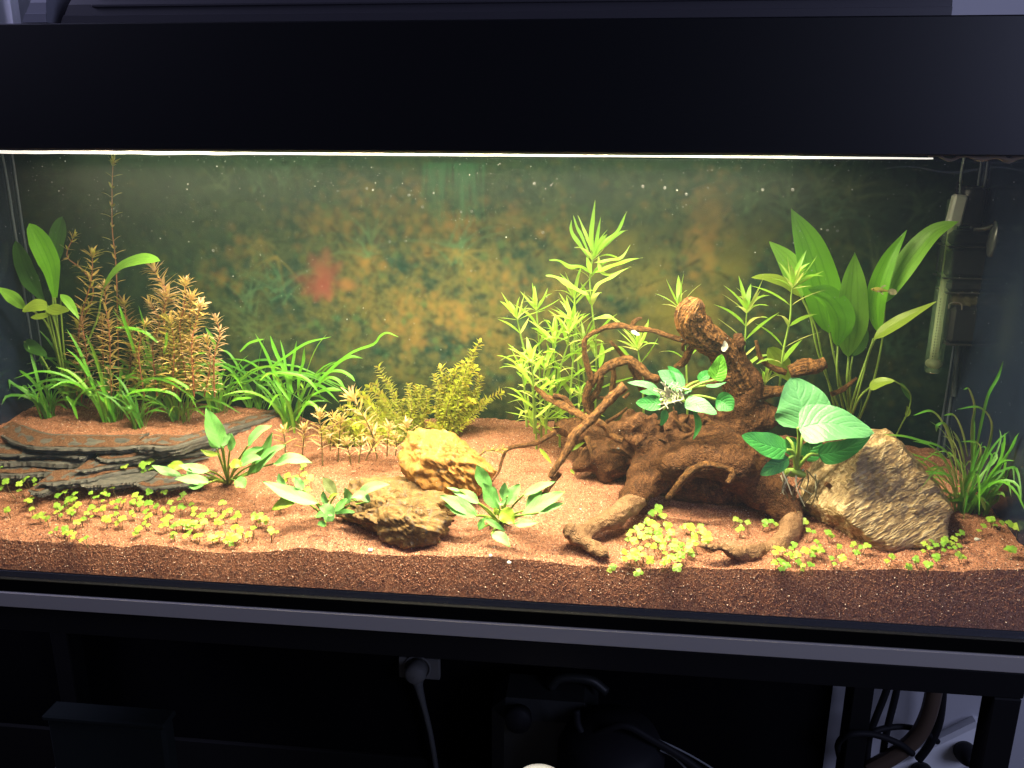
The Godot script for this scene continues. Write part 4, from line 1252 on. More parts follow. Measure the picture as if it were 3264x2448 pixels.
	blade_leaf(o, M.sword[0], [Vector3(0.3452, -0.2922, -0.27), Vector3(0.343, -0.251, -0.2633), Vector3(0.3209, -0.2202, -0.2567), Vector3(0.2894, -0.205, -0.25)], 0.0544, "lance", st.call([Vector3(0.3561, -0.3486, -0.29), Vector3(0.3506, -0.2968, -0.29)]), 0.0016, Vector3(0.35, 0.6, 0.75), 0.3)
	blade_leaf(o, M.sword[0], [Vector3(0.4102, -0.2774, -0.3), Vector3(0.3994, -0.2276, -0.2967), Vector3(0.4073, -0.1726, -0.2933), Vector3(0.4276, -0.1239, -0.29)], 0.0288, "lance", st.call([Vector3(0.3913, -0.3718, -0.3), Vector3(0.3999, -0.3071, -0.3), Vector3(0.4102, -0.2774, -0.3)]), 0.0015, Vector3(-0.3, 0.5, 0.85), 0.35)
	blade_leaf(o, M.sword[1], [Vector3(0.4167, -0.2337, -0.31), Vector3(0.4347, -0.1769, -0.3), Vector3(0.4628, -0.1281, -0.29), Vector3(0.4933, -0.11, -0.28)], 0.0354, "lance", st.call([Vector3(0.4132, -0.363, -0.31), Vector3(0.4198, -0.2836, -0.31), Vector3(0.4167, -0.2337, -0.31)]), 0.0015, Vector3(-0.45, 0.7, 0.7))
	blade_leaf(o, M.sword[3], [Vector3(0.3944, -0.279, -0.27), Vector3(0.4203, -0.2532, -0.26), Vector3(0.4667, -0.2189, -0.25)], 0.0220, "lance", st.call([Vector3(0.3828, -0.3734, -0.29), Vector3(0.3941, -0.3154, -0.29), Vector3(0.4006, -0.2834, -0.29)]), 0.0014, Vector3(-0.3, 0.8, 0.6))
	blade_leaf(o, M.sword[2], [Vector3(0.3798, -0.3167, -0.31), Vector3(0.3852, -0.2877, -0.305), Vector3(0.3863, -0.2573, -0.3)], 0.0259, "lance", st.call([Vector3(0.3798, -0.3533, -0.31), Vector3(0.3798, -0.3167, -0.31)]))
	blade_leaf(o, M.sword[3], [Vector3(0.2839, -0.3483, -0.28), Vector3(0.2657, -0.3229, -0.27), Vector3(0.2437, -0.295, -0.26)], 0.0311, "tongue", st.call([Vector3(0.3123, -0.3717, -0.29), Vector3(0.2861, -0.3511, -0.29)]), 0.0014, Vector3(0.1, 0.3, 0.95))
	blade_leaf(o, M.sword[3], [Vector3(0.397, -0.3542, -0.27), Vector3(0.4083, -0.3425, -0.26), Vector3(0.4247, -0.3366, -0.25)], 0.0170, "oval", st.call([Vector3(0.3895, -0.3795, -0.29), Vector3(0.4032, -0.3597, -0.29)]), 0.0016, Vector3(0, 0.7, 0.7))
	part("runner", tube([Vector3(0.4272, -0.3391, -0.26), Vector3(0.4452, -0.35, -0.264), Vector3(0.457, -0.3644, -0.268), Vector3(0.4576, -0.389, -0.272), Vector3(0.4526, -0.4099, -0.276), Vector3(0.4469, -0.4334, -0.28)], [0.0011], 5, 24), M.stalk, o)
	blade_leaf(o, M.sword[2], [Vector3(0.4406, -0.3446, -0.27), Vector3(0.4502, -0.359, -0.27), Vector3(0.4576, -0.3714, -0.27)], 0.0082, "lance")
	blade_leaf(o, M.sword[3], [Vector3(0.4586, -0.4002, -0.28), Vector3(0.4604, -0.3915, -0.28), Vector3(0.4574, -0.383, -0.28)], 0.0079, "lance")
	blade_leaf(o, M.sword[3], [Vector3(0.4487, -0.4322, -0.28), Vector3(0.4431, -0.4346, -0.28), Vector3(0.4394, -0.437, -0.28)], 0.0079, "oval")
	for k in 9:   # more stalks crowd the crown
		var a := base + Vector3(rng.randf_range(-0.02, 0.02), 0, rng.randf_range(-0.01, 0.012))
		part("stalk", tube([a, a + Vector3(rng.randf_range(-0.02, 0.02), 0.07, 0), a + Vector3(rng.randf_range(-0.05, 0.06), rng.randf_range(0.13, 0.2), 0)], [0.0017, 0.0011], 6, 12), M.stalk, o)


func build_anubias() -> void:
	var o := thing("anubias", "plant with two huge rounded pale green leaves beside the striped boulder", "water plant", Vector3(0.2896, -0.4937, -0.1641))
	var c := Vector3(0.267, -0.4298, -0.115)
	var hx := func(m: int, p: Array, w: float, face := Vector3(0, 0.6, 0.8), kind := "heart", sag := 0.12) -> void:
		var s: Vector3 = p[0]
		blade_leaf(o, M.anubias[m], p, w, kind, [c, c.lerp(s, 0.5) + Vector3(0, 0.012, 0.004), s], 0.0022, face, sag, 0.05)
	hx.call(0, [Vector3(0.2737, -0.3744, -0.125), Vector3(0.2711, -0.3449, -0.135), Vector3(0.2557, -0.3104, -0.15)], 0.0755, Vector3(-0.1, 0.55, 0.85))
	hx.call(1, [Vector3(0.2934, -0.4069, -0.115), Vector3(0.3213, -0.396, -0.1075), Vector3(0.3537, -0.37, -0.1)], 0.0312, Vector3(0, 0.1, 1.0))
	hx.call(0, [Vector3(0.2581, -0.3612, -0.09), Vector3(0.2948, -0.3505, -0.0825), Vector3(0.3488, -0.3596, -0.075)], 0.0567, Vector3(0.1, 0.75, 0.7))
	hx.call(1, [Vector3(0.2484, -0.3956, -0.1), Vector3(0.2189, -0.3865, -0.0925), Vector3(0.1865, -0.3729, -0.085)], 0.0356, Vector3(0, 0.65, 0.8))
	hx.call(1, [Vector3(0.2525, -0.4074, -0.1), Vector3(0.2339, -0.4166, -0.0925), Vector3(0.2141, -0.4272, -0.085)], 0.0222, Vector3(0.3, 0.4, 0.9), "oval")
	hx.call(1, [Vector3(0.2545, -0.3887, -0.13), Vector3(0.2591, -0.4003, -0.13), Vector3(0.2642, -0.4159, -0.13)], 0.0209, Vector3(0, 0.3, 1.0), "oval")
	hx.call(1, [Vector3(0.279, -0.4192, -0.13), Vector3(0.2885, -0.4049, -0.13), Vector3(0.2974, -0.3868, -0.13)], 0.0287, Vector3(0, 0.2, 1.0), "oval")
	part("rhizome", tube([Vector3(0.252, -0.4325, -0.115), Vector3(0.2664, -0.4328, -0.115), Vector3(0.2794, -0.4371, -0.115)], [0.005, 0.0065, 0.004], 8, 14, 0.3), M.stalk, o)
	for k in 16:
		var a: Vector3 = c + Vector3(rng.randf_range(-0.02, 0.03), rng.randf_range(-0.012, 0.002), rng.randf_range(-0.004, 0.008))
		part("root", tube([a, a + Vector3(rng.randf_range(-0.012, 0.016), -0.018, 0.006), a + Vector3(rng.randf_range(-0.016, 0.03), rng.randf_range(-0.06, -0.03), 0.008)], [0.0011, 0.0006], 5, 8), M.root if k % 3 == 0 else M.dark_root, o)

	o = thing("anubias", "small dark leaved plant with white roots tied to the driftwood", "water plant", Vector3(0.0966, -0.3435, -0.135))
	var d := Vector3(0.1016, -0.3372, -0.13)
	var kx := func(m: int, p: Array, w: float, face := Vector3(0, 0.6, 0.8), kind := "heart", sag := 0.15) -> void:
		blade_leaf(o, M.anubias[m], p, w, kind, [d, d.lerp(p[0], 0.6) + Vector3(0, 0.004, 0.002), p[0]], 0.0016, face, sag, 0.06)
	kx.call(0, [Vector3(0.1137, -0.3218, -0.125), Vector3(0.0938, -0.3099, -0.1225), Vector3(0.0762, -0.2995, -0.12)], 0.0261, Vector3(0.25, 0.65, 0.75))
	kx.call(1, [Vector3(0.1089, -0.3159, -0.13), Vector3(0.1012, -0.3058, -0.13), Vector3(0.0893, -0.2943, -0.13)], 0.0170, Vector3(0.5, 0.5, 0.75))
	kx.call(2, [Vector3(0.1509, -0.3087, -0.12), Vector3(0.1551, -0.2932, -0.1175), Vector3(0.1574, -0.2722, -0.115)], 0.0246, Vector3(-0.2, 0.4, 0.9))
	kx.call(1, [Vector3(0.0816, -0.3402, -0.115), Vector3(0.0652, -0.3415, -0.11), Vector3(0.0483, -0.3399, -0.105)], 0.0224, Vector3(0, 0.55, 0.85))
	kx.call(1, [Vector3(0.0827, -0.3395, -0.135), Vector3(0.0702, -0.3339, -0.135), Vector3(0.0543, -0.3329, -0.135)], 0.0129, Vector3(0, 0.8, 0.6))
	kx.call(0, [Vector3(0.0815, -0.332, -0.12), Vector3(0.0628, -0.3178, -0.115), Vector3(0.0357, -0.3133, -0.11)], 0.0133, Vector3(-0.2, 0.85, 0.55), "oval")
	kx.call(0, [Vector3(0.1132, -0.339, -0.115), Vector3(0.1336, -0.3411, -0.1075), Vector3(0.1545, -0.3497, -0.1)], 0.0246, Vector3(0.1, 0.75, 0.7))
	kx.call(1, [Vector3(0.1544, -0.3355, -0.12), Vector3(0.1667, -0.3392, -0.1175), Vector3(0.1774, -0.3476, -0.115)], 0.0270, Vector3(0.2, 0.2, 1.0), "oval", 0.5)
	kx.call(1, [Vector3(0.0856, -0.3497, -0.11), Vector3(0.0873, -0.3601, -0.11), Vector3(0.083, -0.3731, -0.11)], 0.0110, Vector3(0.2, 0.2, 1.0), "oval")
	kx.call(1, [Vector3(0.1261, -0.3496, -0.11), Vector3(0.1329, -0.3688, -0.11), Vector3(0.1272, -0.391, -0.11)], 0.0092, Vector3(-0.4, 0.2, 0.9), "lance")
	kx.call(1, [Vector3(0.1336, -0.3192, -0.15), Vector3(0.1417, -0.3114, -0.15), Vector3(0.1491, -0.3051, -0.15)], 0.0152, Vector3(0, 0.5, 0.8), "oval")
	kx.call(0, [Vector3(0.1421, -0.3228, -0.14), Vector3(0.1556, -0.3224, -0.14), Vector3(0.17, -0.3166, -0.14)], 0.0075, Vector3(0, 0.9, 0.4), "oval")
	kx.call(0, [Vector3(0.1225, -0.323, -0.12), Vector3(0.117, -0.3247, -0.12), Vector3(0.1131, -0.3293, -0.12)], 0.0071, Vector3(0, 0.9, 0.5), "oval")
	part("rhizome", tube([Vector3(0.082, -0.3448, -0.13), Vector3(0.0946, -0.3398, -0.13), Vector3(0.1072, -0.3355, -0.13), Vector3(0.1184, -0.3328, -0.13)], [0.0042, 0.0052, 0.0050, 0.0035], 8, 16, 0.3), M.root, o)
	for k in 26:
		var a := Vector3(0.0804, -0.3341, -0.112).lerp(Vector3(0.108, -0.3264, -0.112), rng.randf())
		var up := 1.0 if k % 3 else -0.8
		part("root", tube([a, a + Vector3(rng.randf_range(-0.007, 0.007), 0.008 * up, 0.005), a + Vector3(rng.randf_range(-0.014, 0.012), rng.randf_range(0.006, 0.022) * up, rng.randf_range(0.002, 0.012))], [0.0011, 0.0006], 5, 8), M.root, o)
	single("leaf_scrap", leaf([Vector3(0.1585, -0.2691, -0.12), Vector3(0.1614, -0.2618, -0.12), Vector3(0.1602, -0.2546, -0.12)], 0.008, "oval"), mat(Color(0.4, 0.4, 0.34), 0.6), Vector3.ZERO, "torn white leaf scrap stuck to the bent trunk", "leaf scrap")
	single("leaf_scrap", leaf([Vector3(0.0395, -0.2552, -0.165), Vector3(0.0461, -0.258, -0.165), Vector3(0.0521, -0.2608, -0.165)], 0.008, "oval", Vector3(0, 0.9, 0.5)), mat(Color(0.36, 0.38, 0.32), 0.6), Vector3.ZERO, "pale leaf scrap hanging on the thin arched branch", "leaf scrap")


func crypt(label: String, at: Vector3, leaves: Array) -> void:
	var o := thing("crypt_plant", label, "water plant", at)
	for l in leaves:
		var p: Array = l[1]
		var s: Vector3 = p[0]
		var away := (s - at)
		var face: Vector3 = l[3] if l.size() > 3 else Vector3(clampf(-(p[-1] - s).x * 4.0, -0.4, 0.4), 0.75, 0.65)
		blade_leaf(o, M.crypt[l[0]], p, l[2] * 1.08, "lance", [at + Vector3(0, -0.003, 0), at + away * 0.5 + Vector3(0, 0.004, 0.002), s], 0.0013, face, 0.22, 0.10)
	for k in 7:
		part("root", tube([at + Vector3(rng.randf_range(-0.008, 0.008), 0.006, 0.004), at + Vector3(rng.randf_range(-0.02, 0.02), -0.001, rng.randf_range(0.004, 0.012))], [0.0008, 0.0005], 4, 5), M.brown_stalk, o)


func build_crypts() -> void:
	crypt("light green lance leaved plant standing before the slates", Vector3(-0.5763, -0.5236, -0.1972), [
		[1, [Vector3(-0.5493, -0.4418, -0.135), Vector3(-0.5578, -0.4116, -0.13), Vector3(-0.5647, -0.3761, -0.125)], 0.0249, Vector3(0.5, 0.35, 0.8)], [1, [Vector3(-0.5617, -0.4452, -0.14), Vector3(-0.5663, -0.4314, -0.14), Vector3(-0.5683, -0.4115, -0.14)], 0.0136], [0, [Vector3(-0.5495, -0.437, -0.13), Vector3(-0.5396, -0.4247, -0.13), Vector3(-0.535, -0.4166, -0.13)], 0.0115, Vector3(-0.4, 0.3, 0.8)],
		[1, [Vector3(-0.5375, -0.4444, -0.13), Vector3(-0.5333, -0.4303, -0.13), Vector3(-0.5331, -0.4165, -0.13)], 0.0134], [0, [Vector3(-0.505, -0.4314, -0.12), Vector3(-0.4877, -0.4093, -0.115), Vector3(-0.4619, -0.3949, -0.11)], 0.0176, Vector3(-0.3, 0.7, 0.7)], [1, [Vector3(-0.5065, -0.4751, -0.115), Vector3(-0.4775, -0.4392, -0.1075), Vector3(-0.4566, -0.4008, -0.1)], 0.0195, Vector3(-0.3, 0.5, 0.8)],
		[1, [Vector3(-0.5141, -0.4536, -0.11), Vector3(-0.4974, -0.4371, -0.11), Vector3(-0.4739, -0.4283, -0.11)], 0.0131], [0, [Vector3(-0.5079, -0.4534, -0.1), Vector3(-0.4896, -0.4408, -0.095), Vector3(-0.4723, -0.4381, -0.09)], 0.0139], [0, [Vector3(-0.4879, -0.4642, -0.1), Vector3(-0.4597, -0.4308, -0.0925), Vector3(-0.4333, -0.4135, -0.085)], 0.0165],
		[0, [Vector3(-0.5669, -0.473, -0.12), Vector3(-0.5875, -0.468, -0.115), Vector3(-0.6089, -0.4621, -0.11)], 0.0146], [0, [Vector3(-0.6166, -0.4865, -0.13), Vector3(-0.6391, -0.4785, -0.125), Vector3(-0.6561, -0.4682, -0.12)], 0.0124], [0, [Vector3(-0.5585, -0.4825, -0.1), Vector3(-0.5807, -0.4766, -0.095), Vector3(-0.6051, -0.4758, -0.09)], 0.0150], [2, [Vector3(-0.6059, -0.4699, -0.12), Vector3(-0.6173, -0.4664, -0.12), Vector3(-0.6314, -0.4681, -0.12)], 0.0138],
		[0, [Vector3(-0.5883, -0.4801, -0.11), Vector3(-0.5915, -0.4732, -0.11), Vector3(-0.5926, -0.4653, -0.11)], 0.0097], [2, [Vector3(-0.5556, -0.4503, -0.13), Vector3(-0.5693, -0.4499, -0.13), Vector3(-0.5826, -0.4445, -0.13)], 0.0087], [1, [Vector3(-0.5614, -0.4815, -0.09), Vector3(-0.5754, -0.4861, -0.09), Vector3(-0.5869, -0.4857, -0.09)], 0.0086], [1, [Vector3(-0.5149, -0.4732, -0.09), Vector3(-0.5033, -0.4745, -0.085), Vector3(-0.497, -0.4799, -0.08)], 0.0168], [2, [Vector3(-0.5252, -0.4542, -0.1), Vector3(-0.5154, -0.4518, -0.1), Vector3(-0.5062, -0.4553, -0.1)], 0.0141],
		[0, [Vector3(-0.4558, -0.4448, -0.09), Vector3(-0.4271, -0.4337, -0.085), Vector3(-0.3954, -0.437, -0.08)], 0.0185, Vector3(0, 0.85, 0.5)], [1, [Vector3(-0.4865, -0.4501, -0.1), Vector3(-0.4631, -0.4291, -0.095), Vector3(-0.4341, -0.4148, -0.09)], 0.0102]])
	crypt("pale lance leaved plant left of the ochre stone, with one brownish leaf", Vector3(-0.3787, -0.515, -0.0773), [
		[0, [Vector3(-0.3814, -0.4859, -0.055), Vector3(-0.4189, -0.4713, -0.05), Vector3(-0.4541, -0.4529, -0.045)], 0.0196], [0, [Vector3(-0.429, -0.4716, -0.06), Vector3(-0.4345, -0.4586, -0.06), Vector3(-0.4368, -0.4465, -0.06)], 0.0100], [0, [Vector3(-0.4033, -0.4692, -0.06), Vector3(-0.4091, -0.4595, -0.06), Vector3(-0.4148, -0.451, -0.06)], 0.0120], [3, [Vector3(-0.3604, -0.4791, -0.07), Vector3(-0.3702, -0.4639, -0.07), Vector3(-0.3781, -0.4532, -0.07)], 0.0149], [0, [Vector3(-0.3717, -0.491, -0.06), Vector3(-0.3743, -0.4799, -0.06), Vector3(-0.3747, -0.4688, -0.06)], 0.0087],
		[0, [Vector3(-0.3419, -0.4871, -0.06), Vector3(-0.3402, -0.4737, -0.06), Vector3(-0.3438, -0.4629, -0.06)], 0.0127, Vector3(-0.3, 0.4, 0.9)], [0, [Vector3(-0.33, -0.4809, -0.06), Vector3(-0.3067, -0.4589, -0.055), Vector3(-0.2779, -0.451, -0.05)], 0.0161], [0, [Vector3(-0.3061, -0.4775, -0.05), Vector3(-0.3174, -0.4672, -0.0475), Vector3(-0.3314, -0.4712, -0.045)], 0.0125], [1, [Vector3(-0.3571, -0.4946, -0.05), Vector3(-0.346, -0.4829, -0.05), Vector3(-0.3372, -0.4748, -0.05)], 0.0122], [0, [Vector3(-0.3576, -0.5045, -0.04), Vector3(-0.3615, -0.4869, -0.0325), Vector3(-0.3688, -0.4774, -0.025)], 0.0213, Vector3(0.3, 0.8, 0.6)],
		[1, [Vector3(-0.3796, -0.4968, -0.035), Vector3(-0.3668, -0.4916, -0.035), Vector3(-0.3544, -0.4943, -0.035)], 0.0091], [1, [Vector3(-0.364, -0.5079, -0.03), Vector3(-0.37, -0.5038, -0.03), Vector3(-0.3753, -0.5063, -0.03)], 0.0077], [2, [Vector3(-0.4089, -0.4796, -0.05), Vector3(-0.4241, -0.4816, -0.045), Vector3(-0.4421, -0.4925, -0.04)], 0.0176], [1, [Vector3(-0.3573, -0.498, -0.05), Vector3(-0.3403, -0.4937, -0.05), Vector3(-0.3246, -0.4951, -0.05)], 0.0061], [2, [Vector3(-0.368, -0.4818, -0.06), Vector3(-0.3613, -0.4748, -0.06), Vector3(-0.3527, -0.4722, -0.06)], 0.0045]])
	crypt("pale lance leaved plant front middle, with a yellow leaf and one lying on the gravel", Vector3(-0.1293, -0.5116, -0.0753), [
		[1, [Vector3(-0.1437, -0.4612, -0.075), Vector3(-0.1556, -0.4433, -0.0725), Vector3(-0.1622, -0.4242, -0.07)], 0.0188], [1, [Vector3(-0.1293, -0.4779, -0.05), Vector3(-0.142, -0.4581, -0.0475), Vector3(-0.1506, -0.4404, -0.045)], 0.0204, Vector3(0.5, 0.5, 0.75)], [0, [Vector3(-0.158, -0.4763, -0.06), Vector3(-0.1742, -0.4651, -0.06), Vector3(-0.1946, -0.4614, -0.06)], 0.0142], [0, [Vector3(-0.1587, -0.4893, -0.05), Vector3(-0.184, -0.4721, -0.045), Vector3(-0.2075, -0.4593, -0.04)], 0.0186], [1, [Vector3(-0.1599, -0.4882, -0.045), Vector3(-0.1817, -0.4795, -0.0425), Vector3(-0.2013, -0.4719, -0.04)], 0.0157],
		[0, [Vector3(-0.1261, -0.4713, -0.065), Vector3(-0.1241, -0.4581, -0.065), Vector3(-0.1231, -0.4462, -0.065)], 0.0118], [0, [Vector3(-0.121, -0.4776, -0.065), Vector3(-0.1119, -0.4619, -0.065), Vector3(-0.102, -0.4473, -0.065)], 0.0181], [0, [Vector3(-0.1369, -0.4697, -0.07), Vector3(-0.139, -0.461, -0.07), Vector3(-0.141, -0.4546, -0.07)], 0.0079], [0, [Vector3(-0.0973, -0.4611, -0.06), Vector3(-0.0771, -0.4472, -0.055), Vector3(-0.0542, -0.4355, -0.05)], 0.0120], [0, [Vector3(-0.0982, -0.486, -0.05), Vector3(-0.07, -0.4628, -0.0425), Vector3(-0.0402, -0.4428, -0.035)], 0.0212], [0, [Vector3(-0.0927, -0.4804, -0.055), Vector3(-0.0828, -0.4647, -0.055), Vector3(-0.071, -0.4512, -0.055)], 0.0156],
		[0, [Vector3(-0.0751, -0.4747, -0.035), Vector3(-0.0576, -0.4652, -0.035), Vector3(-0.0412, -0.459, -0.035)], 0.0100], [2, [Vector3(-0.1245, -0.4731, -0.035), Vector3(-0.116, -0.4789, -0.03), Vector3(-0.1055, -0.4867, -0.025)], 0.0202, Vector3(0, 0.5, 0.9)], [2, [Vector3(-0.1291, -0.4756, -0.04), Vector3(-0.1311, -0.4778, -0.04), Vector3(-0.1331, -0.4844, -0.04)], 0.0097], [1, [Vector3(-0.1538, -0.5014, -0.03), Vector3(-0.1497, -0.4915, -0.03), Vector3(-0.1457, -0.4827, -0.03)], 0.0107, Vector3(-0.4, 0.6, 0.8)], [1, [Vector3(-0.1457, -0.4848, -0.03), Vector3(-0.1318, -0.4926, -0.03), Vector3(-0.1179, -0.5015, -0.03)], 0.0082],
		[0, [Vector3(-0.1061, -0.4901, -0.03), Vector3(-0.0918, -0.4859, -0.025), Vector3(-0.0738, -0.4815, -0.02)], 0.0111], [0, [Vector3(-0.1355, -0.502, -0.02), Vector3(-0.122, -0.5031, -0.015), Vector3(-0.1093, -0.5138, -0.01)], 0.0139, Vector3(0, 0.8, 0.6)], [0, [Vector3(-0.1844, -0.4591, -0.06), Vector3(-0.1925, -0.4574, -0.06), Vector3(-0.2027, -0.4557, -0.06)], 0.0040], [0, [Vector3(-0.1183, -0.4601, -0.05), Vector3(-0.1263, -0.4713, -0.05), Vector3(-0.1344, -0.4609, -0.05)], 0.0051]])


func grass_clump(label: String, at: Vector3, n: int, length: float, width: float, lean: float, m: Array, extra: Array = [], curl := 1.0, group := "") -> Node3D:
	var o := thing("grass_clump", label, "water plant", at, group)
	n = int(n * 1.9)
	length *= 1.5
	width *= 0.9
	for k in n:
		var root := at + Vector3(rng.randf_range(-0.011, 0.011), 0, rng.randf_range(-0.008, 0.008))
		var a := TAU * (k + rng.randf() * 0.8) / n * 2.4
		var out := Vector3(cos(a), 0, sin(a) * 0.55)
		var l := length * rng.randf_range(0.35, 1.15)
		var spread := lean * rng.randf_range(0.2, 1.5)
		var p := []
		for i in 6:
			var t := i / 5.0
			p.append(root + out * l * (0.04 + spread * (0.35 * t + 0.65 * t * t)) + Vector3(0, l * (t - curl * spread * 0.62 * t * t * t - 0.03), 0))
		for i in 6:
			p[i].z = clampf(p[i].z, -DEEP + 0.006, -0.004)
			p[i].x = clampf(p[i].x, LEFT + 0.006, RIGHT - 0.006)
			p[i].y = maxf(p[i].y, bed(p[i].x, p[i].z) + 0.001) if i else p[i].y
		part("blade", leaf(p, width * rng.randf_range(0.7, 1.2), "strap", Vector3(-out.x * 0.8, 0.6, 0.6), 0.3, 0.06, 12, 2), m[rng.randi() % m.size()], o)
	for e in extra:
		part("blade", leaf(e, width * 1.15, "strap", Vector3(0, 0.8, 0.6), 0.3, 0.06, 22, 2), m[0], o)
	return o


func build_grasses() -> void:
	var g := "grass clumps on the left terrace"
	var m := [M.grass[0], M.grass[1], M.grass[0], M.grass[2]]
	grass_clump("dark grass clump nearest the left glass", Vector3(-0.9272, -0.4586, -0.2879), 16, 0.085, 0.0048, 0.8, [M.grass[1], M.grass[1], M.grass[0]], [], 1.0, g)
	grass_clump("grass clump with a yellow blade drooping onto the gravel", Vector3(-0.9128, -0.4552, -0.3442), 15, 0.10, 0.0050, 0.8, m, [[Vector3(-0.8714, -0.4119, -0.26), Vector3(-0.859, -0.4253, -0.255), Vector3(-0.8503, -0.4486, -0.25)], [Vector3(-0.8154, -0.3924, -0.26), Vector3(-0.8417, -0.4054, -0.2567), Vector3(-0.8556, -0.4246, -0.2533), Vector3(-0.853, -0.4366, -0.25)]], 1.0, g)
	grass_clump("dense grass clump in the middle of the terrace", Vector3(-0.8088, -0.4589, -0.2827), 22, 0.12, 0.0054, 0.75, m, [[Vector3(-0.7425, -0.3347, -0.26), Vector3(-0.7449, -0.2951, -0.25), Vector3(-0.7485, -0.2525, -0.24)], [Vector3(-0.7018, -0.3169, -0.26), Vector3(-0.7194, -0.3, -0.2567), Vector3(-0.7422, -0.2927, -0.2533), Vector3(-0.7657, -0.2916, -0.25)]], 1.0, g)
	grass_clump("low dark grass clump at the edge of the broad slate", Vector3(-0.749, -0.4607, -0.2557), 14, 0.075, 0.0042, 0.6, [M.grass[1]], [[Vector3(-0.7503, -0.4282, -0.23), Vector3(-0.743, -0.4215, -0.23), Vector3(-0.7486, -0.4153, -0.23), Vector3(-0.7557, -0.4198, -0.23)]], 1.0, g)
	grass_clump("tall grass clump between the red stems and the slanting slate", Vector3(-0.7648, -0.4547, -0.3537), 15, 0.125, 0.0054, 0.7, m, [[Vector3(-0.7159, -0.3938, -0.27), Vector3(-0.6955, -0.3591, -0.2633), Vector3(-0.6467, -0.3347, -0.2567), Vector3(-0.6176, -0.3279, -0.25)], [Vector3(-0.6841, -0.3279, -0.24), Vector3(-0.6785, -0.3156, -0.24), Vector3(-0.6739, -0.2929, -0.24)]], 1.0, g)
	grass_clump("pale stemmed grass clump at the corner of the two top slates", Vector3(-0.6954, -0.4592, -0.2979), 15, 0.085, 0.0050, 0.8, m, [[Vector3(-0.6631, -0.4065, -0.24), Vector3(-0.6739, -0.3927, -0.235), Vector3(-0.7024, -0.386, -0.23), Vector3(-0.7341, -0.3899, -0.225), Vector3(-0.7449, -0.3972, -0.22)], [Vector3(-0.6957, -0.3739, -0.24), Vector3(-0.6781, -0.369, -0.24), Vector3(-0.654, -0.3808, -0.24), Vector3(-0.6463, -0.3889, -0.24)]], 1.0, g)
	grass_clump("bright grass clump above the slanting slate", Vector3(-0.6544, -0.4572, -0.346), 19, 0.11, 0.0052, 0.85, m, [[Vector3(-0.6152, -0.3356, -0.28), Vector3(-0.6197, -0.3148, -0.28), Vector3(-0.6305, -0.2942, -0.28)], [Vector3(-0.5765, -0.3324, -0.28), Vector3(-0.5582, -0.3172, -0.28), Vector3(-0.5344, -0.3102, -0.28)], [Vector3(-0.592, -0.413, -0.27), Vector3(-0.5809, -0.4083, -0.27), Vector3(-0.5571, -0.4063, -0.27)]], 1.0, g)
	grass_clump("sparse grass clump where the terrace ends", Vector3(-0.5997, -0.4578, -0.3916), 13, 0.10, 0.0048, 0.9, m, [], 1.0, g)
	grass_clump("big grass clump right of the terrace, one blade trailing far right", Vector3(-0.5251, -0.481, -0.3469), 15, 0.13, 0.0056, 0.75, m, [
		[Vector3(-0.484, -0.4287, -0.31), Vector3(-0.4607, -0.3914, -0.3057), Vector3(-0.4318, -0.359, -0.3014), Vector3(-0.3953, -0.3313, -0.2971), Vector3(-0.3601, -0.3166, -0.2929), Vector3(-0.3481, -0.3028, -0.2886), Vector3(-0.3344, -0.2953, -0.2843), Vector3(-0.3152, -0.3009, -0.28)], [Vector3(-0.5005, -0.4043, -0.3), Vector3(-0.513, -0.3657, -0.3), Vector3(-0.5257, -0.334, -0.3), Vector3(-0.5324, -0.3088, -0.3)], [Vector3(-0.496, -0.4115, -0.31), Vector3(-0.4915, -0.3763, -0.31), Vector3(-0.4836, -0.3544, -0.31), Vector3(-0.4798, -0.3286, -0.31)], [Vector3(-0.5192, -0.3919, -0.3), Vector3(-0.5299, -0.362, -0.3), Vector3(-0.5026, -0.3396, -0.3), Vector3(-0.4714, -0.3196, -0.3), Vector3(-0.4307, -0.3078, -0.3)],
		[Vector3(-0.5041, -0.4145, -0.29), Vector3(-0.5268, -0.3721, -0.29), Vector3(-0.4904, -0.3708, -0.29), Vector3(-0.4676, -0.3807, -0.29), Vector3(-0.4508, -0.4038, -0.29)], [Vector3(-0.4648, -0.4043, -0.29), Vector3(-0.4471, -0.395, -0.29), Vector3(-0.43, -0.3922, -0.29), Vector3(-0.4152, -0.3939, -0.29)], [Vector3(-0.4635, -0.3986, -0.3), Vector3(-0.4426, -0.3697, -0.3), Vector3(-0.4189, -0.3646, -0.3), Vector3(-0.4023, -0.3726, -0.3), Vector3(-0.3953, -0.381, -0.3)], [Vector3(-0.4587, -0.3897, -0.3), Vector3(-0.4408, -0.3761, -0.3), Vector3(-0.4239, -0.3798, -0.3), Vector3(-0.4119, -0.3945, -0.3)], [Vector3(-0.4576, -0.3882, -0.31), Vector3(-0.4302, -0.3591, -0.31), Vector3(-0.406, -0.3433, -0.31), Vector3(-0.3827, -0.3447, -0.31)], [Vector3(-0.4918, -0.4459, -0.28), Vector3(-0.4705, -0.4145, -0.28), Vector3(-0.4579, -0.4183, -0.28), Vector3(-0.4519, -0.4246, -0.28)]], 0.9)
